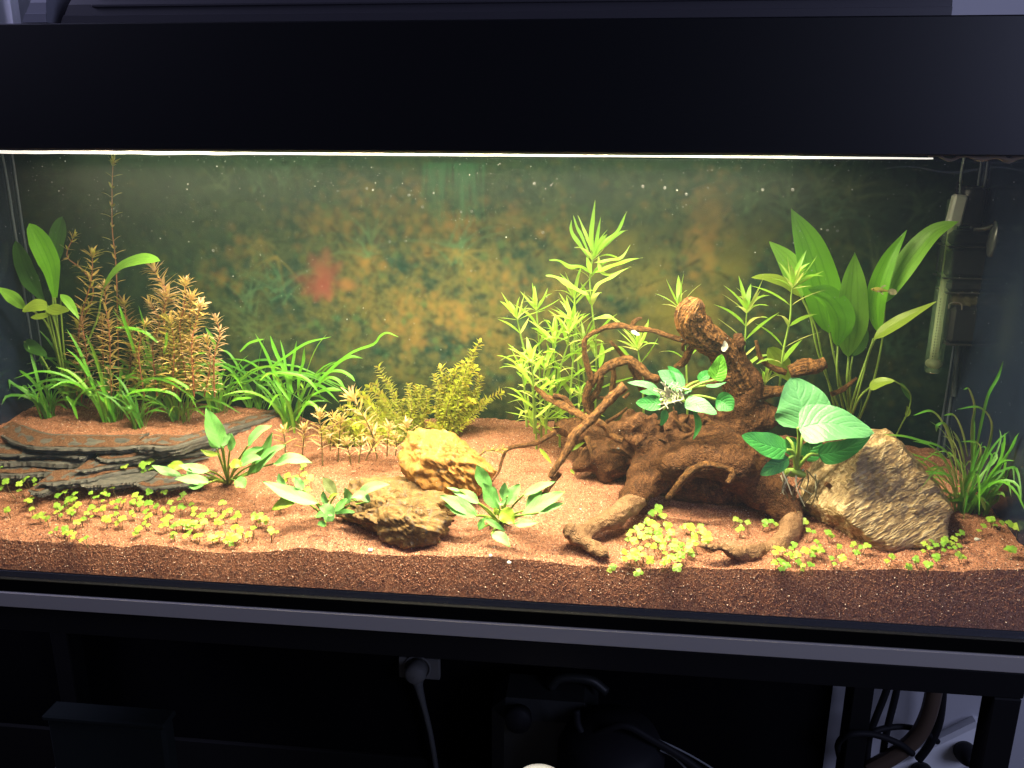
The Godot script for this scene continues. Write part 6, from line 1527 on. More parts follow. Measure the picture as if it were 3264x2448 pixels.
func build_fine_bushes() -> void:
	bush("yellow green bush with a pointed plume left of centre", Vector3(-0.3262, -0.4769, -0.2763), plume(Vector3(-0.3262, -0.4769, -0.2763), [Vector3(-0.3579, -0.3588, -0.31), Vector3(-0.3428, -0.3797, -0.31), Vector3(-0.3742, -0.3939, -0.31), Vector3(-0.3634, -0.3891, -0.31), Vector3(-0.3534, -0.4061, -0.31), Vector3(-0.3853, -0.403, -0.31), Vector3(-0.3982, -0.4035, -0.31), Vector3(-0.4122, -0.4259, -0.31), Vector3(-0.382, -0.4248, -0.31), Vector3(-0.3603, -0.4195, -0.31), Vector3(-0.3979, -0.4431, -0.31), Vector3(-0.3741, -0.4421, -0.31), Vector3(-0.3479, -0.4322, -0.31), Vector3(-0.34, -0.4518, -0.31), Vector3(-0.3575, -0.4592, -0.31), Vector3(-0.3707, -0.4642, -0.31), Vector3(-0.3876, -0.456, -0.31), Vector3(-0.4115, -0.457, -0.31), Vector3(-0.3317, -0.4581, -0.31), Vector3(-0.3432, -0.4189, -0.31), Vector3(-0.4254, -0.4309, -0.31), Vector3(-0.4101, -0.4726, -0.31), Vector3(-0.3204, -0.4399, -0.31)], 0.014), 0.0105)
	bush("low yellow green bush among the young reddish stems", Vector3(-0.3969, -0.4787, -0.2786), plume(Vector3(-0.3956, -0.4793, -0.2742), [Vector3(-0.4439, -0.4536, -0.27), Vector3(-0.4307, -0.4443, -0.27), Vector3(-0.4175, -0.4351, -0.27), Vector3(-0.4097, -0.4478, -0.27), Vector3(-0.4009, -0.4388, -0.27), Vector3(-0.3886, -0.4469, -0.27), Vector3(-0.3806, -0.4553, -0.27), Vector3(-0.3716, -0.4419, -0.27), Vector3(-0.3594, -0.45, -0.27), Vector3(-0.3492, -0.4583, -0.27), Vector3(-0.4274, -0.4616, -0.27), Vector3(-0.4149, -0.4655, -0.27), Vector3(-0.3641, -0.4633, -0.27), Vector3(-0.4404, -0.4666, -0.27), Vector3(-0.3386, -0.4556, -0.27), Vector3(-0.3263, -0.4616, -0.27)], 0.012), 0.0090)
	bush("low olive bush between the two plumes", Vector3(-0.3114, -0.4729, -0.3039), plume(Vector3(-0.3093, -0.474, -0.2946), [Vector3(-0.3103, -0.3872, -0.31), Vector3(-0.2957, -0.3931, -0.31), Vector3(-0.3196, -0.4136, -0.31), Vector3(-0.2893, -0.3886, -0.31), Vector3(-0.2768, -0.3946, -0.31), Vector3(-0.3047, -0.413, -0.31), Vector3(-0.2878, -0.4167, -0.31), Vector3(-0.316, -0.4354, -0.31), Vector3(-0.2753, -0.425, -0.31), Vector3(-0.299, -0.4391, -0.31), Vector3(-0.3269, -0.4446, -0.31), Vector3(-0.2887, -0.4519, -0.31), Vector3(-0.3102, -0.4572, -0.31)], 0.012), 0.0100)
	bush("tall olive bush with a browned pointed top", Vector3(-0.2477, -0.4705, -0.3049), plume(Vector3(-0.2469, -0.471, -0.3003), [Vector3(-0.1927, -0.3124, -0.31), Vector3(-0.2029, -0.3281, -0.3093), Vector3(-0.2195, -0.3474, -0.3087), Vector3(-0.2547, -0.3569, -0.308), Vector3(-0.2652, -0.3677, -0.3073), Vector3(-0.24, -0.3624, -0.3067), Vector3(-0.2274, -0.3533, -0.306), Vector3(-0.2108, -0.361, -0.3053), Vector3(-0.1922, -0.3687, -0.3047), Vector3(-0.2315, -0.3826, -0.304), Vector3(-0.2523, -0.3875, -0.3033), Vector3(-0.2148, -0.3902, -0.3027), Vector3(-0.1982, -0.3936, -0.302), Vector3(-0.2626, -0.4001, -0.3013), Vector3(-0.2396, -0.4034, -0.3007), Vector3(-0.223, -0.4154, -0.3), Vector3(-0.2021, -0.4144, -0.2993), Vector3(-0.1565, -0.3911, -0.2987), Vector3(-0.1791, -0.4045, -0.298), Vector3(-0.1893, -0.4133, -0.2973), Vector3(-0.2642, -0.4246, -0.2967), Vector3(-0.2475, -0.4324, -0.296), Vector3(-0.2224, -0.4355, -0.2953), Vector3(-0.2727, -0.4461, -0.2947), Vector3(-0.2349, -0.4486, -0.294), Vector3(-0.2558, -0.4536, -0.2933), Vector3(-0.2086, -0.3408, -0.2927), Vector3(-0.221, -0.3662, -0.292), Vector3(-0.2128, -0.3741, -0.2913), Vector3(-0.1962, -0.3482, -0.2907), Vector3(-0.2047, -0.403, -0.29)], 0.016), 0.0105)


func clover_leaf(lobes: int, notch: float) -> ArrayMesh:
	var v := PackedVector3Array([Vector3.ZERO])
	var idx := PackedInt32Array()
	var n := lobes * 8
	for ring in [0.5, 1.0]:
		for i in n:
			var a := TAU * i / n
			var r: float = (1.0 - notch + notch * pow(absf(cos(a * lobes / 2.0)), 0.7)) * ring * (1.0 + 0.12 * sin(a * 1.0 + lobes))
			v.append(Vector3(cos(a) * r, 0.16 * ring * absf(sin(a * lobes / 2.0)) - 0.14 * ring * ring, sin(a) * r))
	for i in n:
		var j := (i + 1) % n
		idx.append_array([0, 1 + i, 1 + j, 1 + i, 1 + n + i, 1 + j, 1 + j, 1 + n + i, 1 + n + j])
	return mesh_of(v, idx)


func clovers(heads: Array, h: float, size: float, label: String, group: String) -> void:
	for p in heads:
		var tilt := Vector3(rng.randf_range(-0.35, 0.35), 0, rng.randf_range(-0.2, 0.3)) * h
		var foot: Vector3 = p - Vector3(0, h, 0) - tilt
		foot.z = clampf(foot.z, -DEEP + 0.004, -0.003)
		foot.y = minf(gravel(foot.x, foot.z) - 0.001, p.y - 0.004)
		var o := thing("clover_sprout", label, "ground cover plant", foot, group)
		part("stalk", tube([foot, foot.lerp(p, 0.5) + Vector3(tilt.x * 0.4, 0, 0), p], [0.0005, 0.0004], 4, 5), M.brown_stalk, o)
		var s := size * rng.randf_range(0.65, 1.12)
		var t := Transform3D(Basis(Vector3(rng.randf_range(-1, 1), 0, rng.randf_range(-1, 1)).normalized(), rng.randf_range(0, 0.5)) * Basis(Vector3.RIGHT, 0.5) * Basis(Vector3.UP, rng.randf() * TAU) * Basis.from_scale(Vector3.ONE * s), p)
		put("leaf", shapes.clover[rng.randi() % 3], M.clover[[0, 0, 1, 2][rng.randi() % 4]], o, t)
		if rng.randf() < 0.75:   # a younger leaf beside it
			var q: Vector3 = p + Vector3(rng.randf_range(-0.008, 0.008), -h * rng.randf_range(0.1, 0.4), rng.randf_range(-0.004, 0.006))
			part("stalk", tube([foot, q], [0.0004, 0.0003], 4, 4), M.brown_stalk, o)
			put("leaf", shapes.clover[rng.randi() % 3], M.clover[rng.randi() % 3], o, Transform3D(Basis(Vector3.RIGHT, rng.randf_range(0.1, 0.6)) * Basis(Vector3.UP, rng.randf() * TAU) * Basis.from_scale(Vector3.ONE * s * 0.8), q))


func build_clovers() -> void:
	shapes.clover = [clover_leaf(4, 0.42), clover_leaf(4, 0.34), clover_leaf(3, 0.45)]
	clovers([Vector3(-0.9206, -0.4934, -0.1479), Vector3(-0.8854, -0.5013, -0.1107), Vector3(-0.8607, -0.5017, -0.1057), Vector3(-0.8612, -0.4998, -0.1225), Vector3(-0.8452, -0.5003, -0.1184), Vector3(-0.7945, -0.4765, -0.1722), Vector3(-0.7696, -0.4792, -0.1724), Vector3(-0.7296, -0.4831, -0.1757), Vector3(-0.7267, -0.4906, -0.1663), Vector3(-0.7016, -0.4904, -0.1746), Vector3(-0.6937, -0.4871, -0.1826)], 0.034, 0.0066, "tall lime green clover sprout standing up in front of the dark slates", "tall clover sprouts before the slates")
	var g := "clover sprouts of the left carpet"
	var l := "small lime green clover sprout in the carpet before the slates"
	clovers([Vector3(-0.7775, -0.4983, -0.1662), Vector3(-0.7834, -0.5032, -0.1589), Vector3(-0.7549, -0.5014, -0.1652), Vector3(-0.7485, -0.5068, -0.157), Vector3(-0.7379, -0.5086, -0.1537), Vector3(-0.7195, -0.5103, -0.1508), Vector3(-0.7566, -0.5105, -0.1449), Vector3(-0.7418, -0.5128, -0.1307), Vector3(-0.7302, -0.5123, -0.1346), Vector3(-0.8058, -0.5101, -0.1399), Vector3(-0.7925, -0.5123, -0.1323), Vector3(-0.764, -0.5126, -0.1313), Vector3(-0.7951, -0.5147, -0.1131), Vector3(-0.7767, -0.515, -0.1091), Vector3(-0.7537, -0.5144, -0.1141), Vector3(-0.7324, -0.5143, -0.1145), Vector3(-0.7371, -0.5154, -0.103), Vector3(-0.6847, -0.5149, -0.1149), Vector3(-0.6582, -0.5124, -0.1435), Vector3(-0.6438, -0.5135, -0.1268), Vector3(-0.611, -0.5118, -0.1199), Vector3(-0.6681, -0.5141, -0.1252), Vector3(-0.8335, -0.5178, -0.0836), Vector3(-0.8324, -0.5171, -0.0904), Vector3(-0.7985, -0.516, -0.1003)], 0.020, 0.0062, l, g)
	clovers([Vector3(-0.7802, -0.5206, -0.0931), Vector3(-0.7733, -0.5198, -0.1004), Vector3(-0.7576, -0.5213, -0.0842), Vector3(-0.7878, -0.522, -0.0804), Vector3(-0.7756, -0.5227, -0.0723), Vector3(-0.7767, -0.5237, -0.0631), Vector3(-0.7324, -0.5217, -0.0799), Vector3(-0.7152, -0.5219, -0.0792), Vector3(-0.6978, -0.5218, -0.0843), Vector3(-0.7592, -0.523, -0.0685), Vector3(-0.7308, -0.5234, -0.0633), Vector3(-0.7914, -0.5246, -0.0556), Vector3(-0.7949, -0.5252, -0.0502), Vector3(-0.7792, -0.5256, -0.0453), Vector3(-0.705, -0.5196, -0.1031), Vector3(-0.6957, -0.52, -0.1017), Vector3(-0.6819, -0.5202, -0.1023), Vector3(-0.67, -0.5206, -0.1012), Vector3(-0.6582, -0.5207, -0.1028), Vector3(-0.6405, -0.5205, -0.0947), Vector3(-0.6244, -0.5183, -0.1032), Vector3(-0.6016, -0.5176, -0.0914), Vector3(-0.6097, -0.519, -0.0838), Vector3(-0.6255, -0.5204, -0.0834), Vector3(-0.5785, -0.5191, -0.0863), Vector3(-0.5886, -0.5174, -0.0989), Vector3(-0.8533, -0.5241, -0.0627), Vector3(-0.819, -0.5234, -0.0685), Vector3(-0.6972, -0.5251, -0.054), Vector3(-0.6878, -0.5238, -0.0678), Vector3(-0.672, -0.5256, -0.0566), Vector3(-0.668, -0.5236, -0.0744), Vector3(-0.6494, -0.523, -0.0784), Vector3(-0.6367, -0.5231, -0.0676)], 0.016, 0.0060, l, g)
	clovers([Vector3(-0.7332, -0.5278, -0.0419), Vector3(-0.7283, -0.5269, -0.0496), Vector3(-0.7295, -0.5272, -0.047), Vector3(-0.751, -0.5301, -0.0224), Vector3(-0.7388, -0.5298, -0.0246), Vector3(-0.7339, -0.5309, -0.0145), Vector3(-0.7192, -0.5312, -0.0125), Vector3(-0.6978, -0.5325, -0.0079), Vector3(-0.6047, -0.5227, -0.0613), Vector3(-0.5998, -0.524, -0.0437), Vector3(-0.5866, -0.5246, -0.0466), Vector3(-0.5815, -0.5243, -0.0525), Vector3(-0.5744, -0.5249, -0.0516), Vector3(-0.5636, -0.5255, -0.0513), Vector3(-0.6357, -0.5287, -0.0347), Vector3(-0.5796, -0.5275, -0.0243), Vector3(-0.5595, -0.5284, -0.0287), Vector3(-0.5428, -0.5292, -0.0265), Vector3(-0.6352, -0.527, -0.0488)], 0.014, 0.0058, l, g)
	clovers([Vector3(-0.547, -0.5174, -0.1101), Vector3(-0.5257, -0.5186, -0.0881), Vector3(-0.5088, -0.5199, -0.0753), Vector3(-0.5618, -0.5223, -0.0742), Vector3(-0.5504, -0.5239, -0.0578), Vector3(-0.5534, -0.5208, -0.0852), Vector3(-0.532, -0.5234, -0.0588), Vector3(-0.5301, -0.5214, -0.0718), Vector3(-0.5701, -0.5241, -0.0516), Vector3(-0.5633, -0.5244, -0.0531), Vector3(-0.4825, -0.5169, -0.0719), Vector3(-0.4608, -0.516, -0.0598), Vector3(-0.4413, -0.5197, -0.033), Vector3(-0.5015, -0.5248, -0.0487), Vector3(-0.491, -0.5248, -0.0417), Vector3(-0.4994, -0.5293, -0.0261), Vector3(-0.5158, -0.5284, -0.0303), Vector3(-0.5255, -0.5294, -0.0233), Vector3(-0.487, -0.5274, -0.0276), Vector3(-0.4727, -0.5221, -0.0424), Vector3(-0.4893, -0.5295, -0.0198), Vector3(-0.4499, -0.5078, -0.0864), Vector3(-0.4728, -0.5253, -0.0289)], 0.015, 0.0060, l, g)
	clovers([Vector3(-0.4478, -0.4833, -0.1839), Vector3(-0.466, -0.4923, -0.1614), Vector3(-0.4477, -0.4901, -0.1495), Vector3(-0.4355, -0.4858, -0.155), Vector3(-0.4223, -0.4863, -0.1431), Vector3(-0.4315, -0.4934, -0.1166), Vector3(-0.4169, -0.4925, -0.1134), Vector3(-0.4782, -0.5155, -0.0615), Vector3(-0.4702, -0.5137, -0.0635), Vector3(-0.4582, -0.5137, -0.0551), Vector3(-0.4426, -0.5174, -0.0312), Vector3(-0.4688, -0.5197, -0.0376)], 0.018, 0.0062, "yellow green clover sprout between the lance leaved plants left of the ochre stone", "clover sprouts by the front plants")
	g = "clover sprouts of the right front patch"
	l = "small lime green clover sprout in the dense patch before the driftwood cave"
	clovers([Vector3(0.0851, -0.4903, -0.1032), Vector3(0.0924, -0.4936, -0.0886), Vector3(0.0754, -0.4934, -0.0931), Vector3(0.0693, -0.497, -0.0812), Vector3(0.0734, -0.4982, -0.0758), Vector3(0.0604, -0.501, -0.0669), Vector3(0.0561, -0.5023, -0.0625), Vector3(0.0446, -0.5061, -0.0497), Vector3(0.0614, -0.5055, -0.0504), Vector3(0.0802, -0.4998, -0.0683), Vector3(0.0971, -0.4987, -0.0681), Vector3(0.1005, -0.502, -0.0544), Vector3(0.084, -0.5026, -0.0568), Vector3(0.0701, -0.5029, -0.059), Vector3(0.0515, -0.5093, -0.0382), Vector3(0.082, -0.5067, -0.0427), Vector3(0.0886, -0.5079, -0.0365), Vector3(0.0774, -0.5109, -0.029), Vector3(0.0693, -0.511, -0.0313), Vector3(0.0595, -0.513, -0.025)], 0.018, 0.0064, l, g)
	clovers([Vector3(0.0527, -0.5174, -0.0209), Vector3(0.039, -0.5174, -0.0222), Vector3(0.0472, -0.5194, -0.0152), Vector3(0.0636, -0.5182, -0.0177), Vector3(0.0715, -0.5203, -0.0096), Vector3(0.0582, -0.5343, -0.0001), Vector3(0.0885, -0.5125, -0.0306), Vector3(0.1042, -0.5079, -0.043), Vector3(0.1134, -0.5091, -0.0357), Vector3(0.1244, -0.5078, -0.0375), Vector3(0.1311, -0.508, -0.0356), Vector3(0.1208, -0.5112, -0.0256), Vector3(0.1108, -0.5147, -0.0164), Vector3(0.0986, -0.5164, -0.014), Vector3(0.0915, -0.5189, -0.0077), Vector3(0.1047, -0.5246, -0.0002), Vector3(0.1213, -0.4991, -0.0719), Vector3(0.1282, -0.499, -0.0708), Vector3(0.143, -0.5009, -0.0635), Vector3(0.1466, -0.5024, -0.0573), Vector3(0.131, -0.5037, -0.0519), Vector3(0.1472, -0.5048, -0.0481), Vector3(0.1396, -0.4988, -0.0718), Vector3(0.0248, -0.528, -0), Vector3(0.1024, -0.5104, -0.0341), Vector3(0.1086, -0.5127, -0.0241)], 0.015, 0.0066, l, g)
	clovers([Vector3(0.1889, -0.4934, -0.0879), Vector3(0.2028, -0.4945, -0.0817), Vector3(0.1929, -0.4974, -0.0702), Vector3(0.2277, -0.4933, -0.0854), Vector3(0.2349, -0.4928, -0.0869), Vector3(0.25, -0.4844, -0.1276), Vector3(0.2634, -0.4822, -0.1389), Vector3(0.2602, -0.488, -0.1086), Vector3(0.2835, -0.4848, -0.1236), Vector3(0.2909, -0.4836, -0.1289), Vector3(0.3049, -0.4858, -0.1143), Vector3(0.2779, -0.4921, -0.0872), Vector3(0.28, -0.4954, -0.0699), Vector3(0.3039, -0.4953, -0.0645), Vector3(0.2853, -0.5001, -0.0459)], 0.016, 0.0062, "loose clover sprout over the curving right root", "clover sprouts over the right root")
	g = "clover sprouts before the striped boulder"
	l = "small clover sprout on the gravel in front of the striped boulder"
	clovers([Vector3(0.2572, -0.5033, -0.0413), Vector3(0.2344, -0.5062, -0.0323), Vector3(0.2407, -0.5064, -0.0305), Vector3(0.2485, -0.5083, -0.0218), Vector3(0.2562, -0.5081, -0.021), Vector3(0.2685, -0.5054, -0.0304), Vector3(0.2871, -0.5041, -0.0315), Vector3(0.2979, -0.5069, -0.0149), Vector3(0.2399, -0.5134, -0.002), Vector3(0.2563, -0.5113, -0.0071), Vector3(0.2604, -0.5126, -0.0015), Vector3(0.2685, -0.5116, -0.0035), Vector3(0.2358, -0.512, -0.0087), Vector3(0.2801, -0.5037, -0.0357)], 0.015, 0.0060, l, g)
	clovers([Vector3(0.3583, -0.4959, -0.0551), Vector3(0.3318, -0.4996, -0.0437), Vector3(0.3462, -0.4992, -0.0407), Vector3(0.3128, -0.5019, -0.0383), Vector3(0.3311, -0.5028, -0.0272), Vector3(0.3105, -0.5065, -0.017), Vector3(0.372, -0.502, -0.0192), Vector3(0.386, -0.5053, -0.0001), Vector3(0.3984, -0.5018, -0.0146), Vector3(0.4098, -0.5032, -0.0043), Vector3(0.4182, -0.4959, -0.0465), Vector3(0.4221, -0.4971, -0.038), Vector3(0.4324, -0.4958, -0.0442), Vector3(0.4418, -0.495, -0.0476), Vector3(0.4429, -0.4924, -0.0658), Vector3(0.4482, -0.4934, -0.0567), Vector3(0.4606, -0.4943, -0.0446), Vector3(0.4535, -0.4978, -0.0244), Vector3(0.4257, -0.4997, -0.0211), Vector3(0.4303, -0.4945, -0.053)], 0.014, 0.0060, l, g)
	clovers([Vector3(0.372, -0.4639, -0.172), Vector3(0.346, -0.4716, -0.1196), Vector3(0.3544, -0.4739, -0.1031), Vector3(0.3603, -0.4751, -0.0955), Vector3(0.3269, -0.4803, -0.0728), Vector3(0.344, -0.4808, -0.0655)], 0.028, 0.0052, "tall thin clover sprout rising before the face of the striped boulder", "clover sprouts on the boulder's face")
	clovers([Vector3(0.4736, -0.4898, -0.0722), Vector3(0.4592, -0.4923, -0.0597), Vector3(0.5069, -0.4862, -0.0891), Vector3(0.5331, -0.4847, -0.0995), Vector3(0.5431, -0.4848, -0.0989), Vector3(0.5502, -0.4857, -0.0912), Vector3(0.5202, -0.4915, -0.0348), Vector3(0.5222, -0.4838, -0.1068)], 0.014, 0.0066, "clover sprout close to the right glass", "clover sprouts at the right glass")


func build_equipment() -> void:
	var z := -0.325
	var top := Vector3(0.5032, -0.0832, -0.325)
	var low := Vector3(0.5038, -0.3315, -0.325)
	var h := thing("heater", "slanting glass heater tube with a pale dotted scale on the right", "aquarium heater", low)
	var d := (top - low).normalized()
	var glass: StandardMaterial3D = M.pane.duplicate()
	glass.albedo_color = Color(0.8, 1.0, 0.8, 0.10)
	part("glass_tube", tube([low - d * 0.002, low, low.lerp(top, 0.5), top], [0.006, 0.0125, 0.0125, 0.0125], 24, 30), glass, h)
	part("bottom_cap", stone(low + d * 0.004, Vector3(0.0105, 0.007, 0.0105), [], 0.02, 1, Basis.IDENTITY, 10), mat(Color(0.30, 0.33, 0.20), 0.4), h)
	var print_ := picture(48, 512, func(x: int, y: int) -> Color:
		var c := Color(0.40, 0.46, 0.27)
		if y > 300 and ((x > 8 and x < 17) or (x > 24 and x < 31 and y > 340)) and (y / 5) % 2 == 0 and (x % 9 > 2):
			c = Color(0.02, 0.02, 0.015)
		if (Vector2(x, y) - Vector2(22, 120)).length() < 4 or (Vector2(x, y) - Vector2(20, 190)).length() < 4:
			c = Color(0.02, 0.03, 0.01)
		return c.linear_to_srgb())
	var card := mat(Color(1, 1, 1), 0.6)
	card.albedo_texture = print_
	card.cull_mode = BaseMaterial3D.CULL_DISABLED
	part("scale_card", leaf([top - d * 0.02 + Vector3(-0.002, 0, 0.004), top.lerp(low, 0.5) + Vector3(-0.002, 0, 0.004), low + d * 0.012 + Vector3(-0.002, 0, 0.004)], 0.0125, "plain", Vector3(0, 0.1, 1), -0.3, 0.0, 10, 4), card, h)
	part("heater_core", tube([low + d * 0.03 + Vector3(0.005, 0, -0.002), top - d * 0.03 + Vector3(0.005, 0, -0.002)], [0.0035], 8, 8), mat(Color(0.06, 0.08, 0.05), 0.4), h)
	part("clip", chamfered(Vector3(-0.0095, -0.022, -0.008), Vector3(0.0095, 0.022, 0.008), 0.003, Basis(Vector3.BACK, -0.10)), mat(Color(0.42, 0.44, 0.42), 0.5), h).position = Vector3(0.4988, -0.0966, -0.31) - low
	part("clip_foot", chamfered(Vector3(-0.007, -0.010, -0.006), Vector3(0.007, 0.010, 0.006), 0.002), M.grey, h).position = Vector3(0.5129, -0.0937, -0.325) - low
	for k in 13:
		put("bead", ball(0.0017, 6), M.cable, h, Transform3D(Basis.IDENTITY, Vector3(0.4963, -0.0813, -0.31).lerp(Vector3(0.4953, -0.0585, -0.31), k / 12.0) + Vector3(0.001 * sin(k * 2.2), 0, 0)))
	part("cord", tube([Vector3(0.505, -0.0793, -0.32), Vector3(0.5025, -0.0579, -0.32), Vector3(0.5023, -0.0366, -0.32), Vector3(0.5028, -0.0237, -0.32)], [0.0022], 6, 16), mat(Color(0.10, 0.13, 0.13), 0.4), h)

	var f := thing("internal_filter", "black internal filter in the right rear corner behind the heater", "aquarium filter", Vector3(0.547, -0.2982, -0.335))
	var dark := mat(Color(0.012, 0.013, 0.016), 0.35, 0.5)
	var rim := mat(Color(0.035, 0.033, 0.034), 0.5)
	var seg := [[290, 400, 0.030], [404, 630, 0.034], [640, 735, 0.032], [835, 1120, 0.028]]
	for s in seg:
		var a: Vector3 = Vector3(0.5175, -0.0672, -0.335)
		var b: Vector3 = Vector3(0.547, -0.2982, -0.335)
		var t0 := (float(s[0])) / 1140.0
		var t1 := (float(s[1])) / 1140.0
		var pa := a.lerp(b, t0)
		var pb := a.lerp(b, t1)
		part("body", chamfered(Vector3(-s[2], pb.y, -0.022), Vector3(s[2], pa.y, 0.022), 0.006), dark, f).position = Vector3((pa.x + pb.x) / 2, 0, pa.z) - f.position
		part("band", chamfered(Vector3(-s[2] - 0.001, pb.y - 0.002, -0.023), Vector3(s[2] + 0.001, pb.y, 0.023), 0.001), rim, f).position = Vector3((pa.x + pb.x) / 2, 0, pa.z) - f.position
	part("foam", stone(Vector3(0.5373, -0.2239, -0.335), Vector3(0.024, 0.016, 0.020), [[Vector3(0, 0, 1), 0.8]], 0.35, 7, Basis.IDENTITY, 16), mat(Color(0.05, 0.045, 0.02), 0.9), f)
	part("pump_head", spun([[0.001, 0.0], [0.018, 0.0], [0.020, 0.004], [0.019, 0.05], [0.012, 0.056], [0.001, 0.057]]), dark, f).position = Vector3(0.5252, -0.1199, -0.335) - f.position
	part("cup_rim", tube([Vector3(0.5079, -0.2396, -0.31), Vector3(0.5088, -0.2324, -0.31), Vector3(0.5182, -0.2301, -0.31), Vector3(0.5253, -0.233, -0.31), Vector3(0.527, -0.2411, -0.31)], [0.0009], 6, 24), mat(Color(0.12, 0.105, 0.09), 0.4), f)
	part("suction_cup", stone(Vector3(0.5526, -0.1316, -0.3), Vector3(0.0065, 0.026, 0.011), [], 0.06, 3, Basis(Vector3.BACK, -0.12), 12), mat(Color(0.05, 0.055, 0.06), 0.3, 0.5), f)
	part("suction_arm", tube([Vector3(0.5296, -0.1243, -0.32), Vector3(0.5422, -0.1221, -0.31), Vector3(0.5484, -0.1162, -0.3)], [0.005, 0.004, 0.003], 8, 10), dark, f)
	part("outlet_pipe", tube([Vector3(0.5369, -0.1217, -0.335), Vector3(0.5417, -0.0902, -0.335), Vector3(0.542, -0.0669, -0.335)], [0.006], 10, 12), dark, f)
	part("intake_pipe", tube([Vector3(0.5418, -0.2974, -0.34), Vector3(0.543, -0.3341, -0.34), Vector3(0.5468, -0.3823, -0.34)], [0.0045, 0.004], 8, 10), mat(Color(0.05, 0.07, 0.09), 0.3), f)

	# under the tank
	var o := thing("wall_socket", "pale wall socket with a white plug in it, dim under the tank", "wall socket", Vector3(-0.3277, -0.9827, -0.414))
	var c := [Vector3(-0.3673, -0.9594, -0.414), Vector3(-0.287, -1.0042, -0.414), Vector3(-0.3303, -0.9784, -0.414)]
	part("plate", chamfered(Vector3(c[0].x, c[1].y, -0.4145), Vector3(c[1].x, c[0].y, -0.402), 0.002), M.dim, o)
	var ring := TorusMesh.new()
	ring.inner_radius = 0.023
	ring.outer_radius = 0.027
	put("socket_ring", ring, M.dim, o, Transform3D(Basis(Vector3.RIGHT, PI / 2), c[2] + Vector3(0, 0, 0.013)))
	var plug := thing("plug_cable", "white plug with a grey cable hanging from the wall socket", "power cable", c[2])
	part("plug", spun([[0.001, 0.0], [0.021, 0.0], [0.021, 0.022], [0.015, 0.030], [0.001, 0.031]]), M.dim, plug).transform = Transform3D(Basis(Vector3.RIGHT, PI / 2), Vector3(0, 0, 0.013))
	part("cord", tube([Vector3(-0.3244, -0.9666, -0.385), Vector3(-0.3261, -0.9972, -0.386), Vector3(-0.3229, -1.0203, -0.387), Vector3(-0.3052, -1.1117, -0.388), Vector3(-0.2953, -1.1946, -0.389), Vector3(-0.2929, -1.2396, -0.39)], [0.008, 0.0105, 0.0055, 0.005, 0.005], 8, 40), mat(Color(0.11, 0.115, 0.115), 0.5), plug)

	o = thing("jerrycan", "dim grey jerrycan with a dark cap on the floor under the tank", "jerrycan", Vector3(-0.06, -1.36, -0.30))
	var jc := [Vector3(-0.1709, -0.9441, -0.26), Vector3(0.0163, -0.9281, -0.26), Vector3(-0.1204, -0.9621, -0.26)]
	part("body", chamfered(Vector3(jc[0].x, -1.361, -0.38), Vector3(jc[1].x, jc[0].y, -0.26), 0.025), mat(Color(0.016, 0.018, 0.018), 0.5), o)
	part("handle", tube([Vector3(jc[2].x + 0.05, jc[0].y, -0.32), Vector3(jc[2].x + 0.07, jc[0].y + 0.022, -0.32), Vector3(jc[2].x + 0.12, jc[0].y + 0.022, -0.32), Vector3(jc[2].x + 0.15, jc[0].y, -0.32)], [0.009], 8, 18), mat(Color(0.016, 0.018, 0.018), 0.5), o)
	part("cap", spun([[0.001, 0.0], [0.022, 0.0], [0.024, 0.012], [0.022, 0.022], [0.001, 0.024]]), M.cable, o).transform = Transform3D(Basis(Vector3.RIGHT, PI / 2), jc[2] + Vector3(0, 0, -0.004) - o.position)
	o = thing("filter_canister", "black canister filter with hoses on the floor under the tank", "canister filter", Vector3(0.12, -1.36, -0.20))
	var fc := Vector3(0.0085, -0.9235, -0.2)
	part("body", spun([[0.001, -1.361], [0.085, -1.361], [0.09, -1.35], [0.088, fc.y - 0.04], [0.075, fc.y - 0.012], [0.03, fc.y], [0.001, fc.y]], 28), M.cable, o).position = Vector3(fc.x + 0.03, 0, -0.20) - o.position
	part("hose", tube([Vector3(-0.02, -0.8967, -0.2), Vector3(-0.0164, -0.9213, -0.1943), Vector3(-0.0019, -0.9384, -0.1886), Vector3(0.0197, -0.9222, -0.1829), Vector3(0.057, -0.9016, -0.1771), Vector3(0.1006, -0.9188, -0.1714), Vector3(0.1552, -0.9476, -0.1657), Vector3(0.1991, -0.9773, -0.16)], [0.006], 8, 40), M.cable, o)
	single("thin_cable", tube([Vector3(0.1094, -0.9248, -0.18), Vector3(0.1453, -0.9408, -0.18), Vector3(0.1786, -0.9588, -0.18), Vector3(0.2123, -0.98, -0.18)], [0.0016], 6, 24), M.grey, Vector3.ZERO, "thin pale cable slanting down beside the black canister filter", "cable")
	single("thin_cable", tube([Vector3(0.1149, -0.9372, -0.17), Vector3(0.1369, -0.948, -0.17), Vector3(0.1568, -0.9672, -0.17), Vector3(0.1797, -0.9911, -0.17)], [0.0016], 6, 24), M.grey, Vector3.ZERO, "shorter thin cable just below the slanting one", "cable")
	o = thing("storage_box", "dark grey storage box on the floor at the lower left", "storage box", Vector3(-0.75, -1.36, -0.16))
	var sb := [Vector3(-0.911, -0.945, -0.14), Vector3(-0.7014, -0.9432, -0.14)]
	part("box", chamfered(Vector3(sb[0].x, -1.361, -0.175), Vector3(sb[1].x, sb[0].y - 0.004, -0.14), 0.006), mat(Color(0.012, 0.015, 0.015), 0.8, 0.1), o)
	part("rim", chamfered(Vector3(sb[0].x - 0.006, sb[0].y - 0.13, -0.18), Vector3(sb[1].x - 0.03, sb[0].y - 0.105, -0.132), 0.004), mat(Color(0.04, 0.042, 0.042), 0.8, 0.1), o)
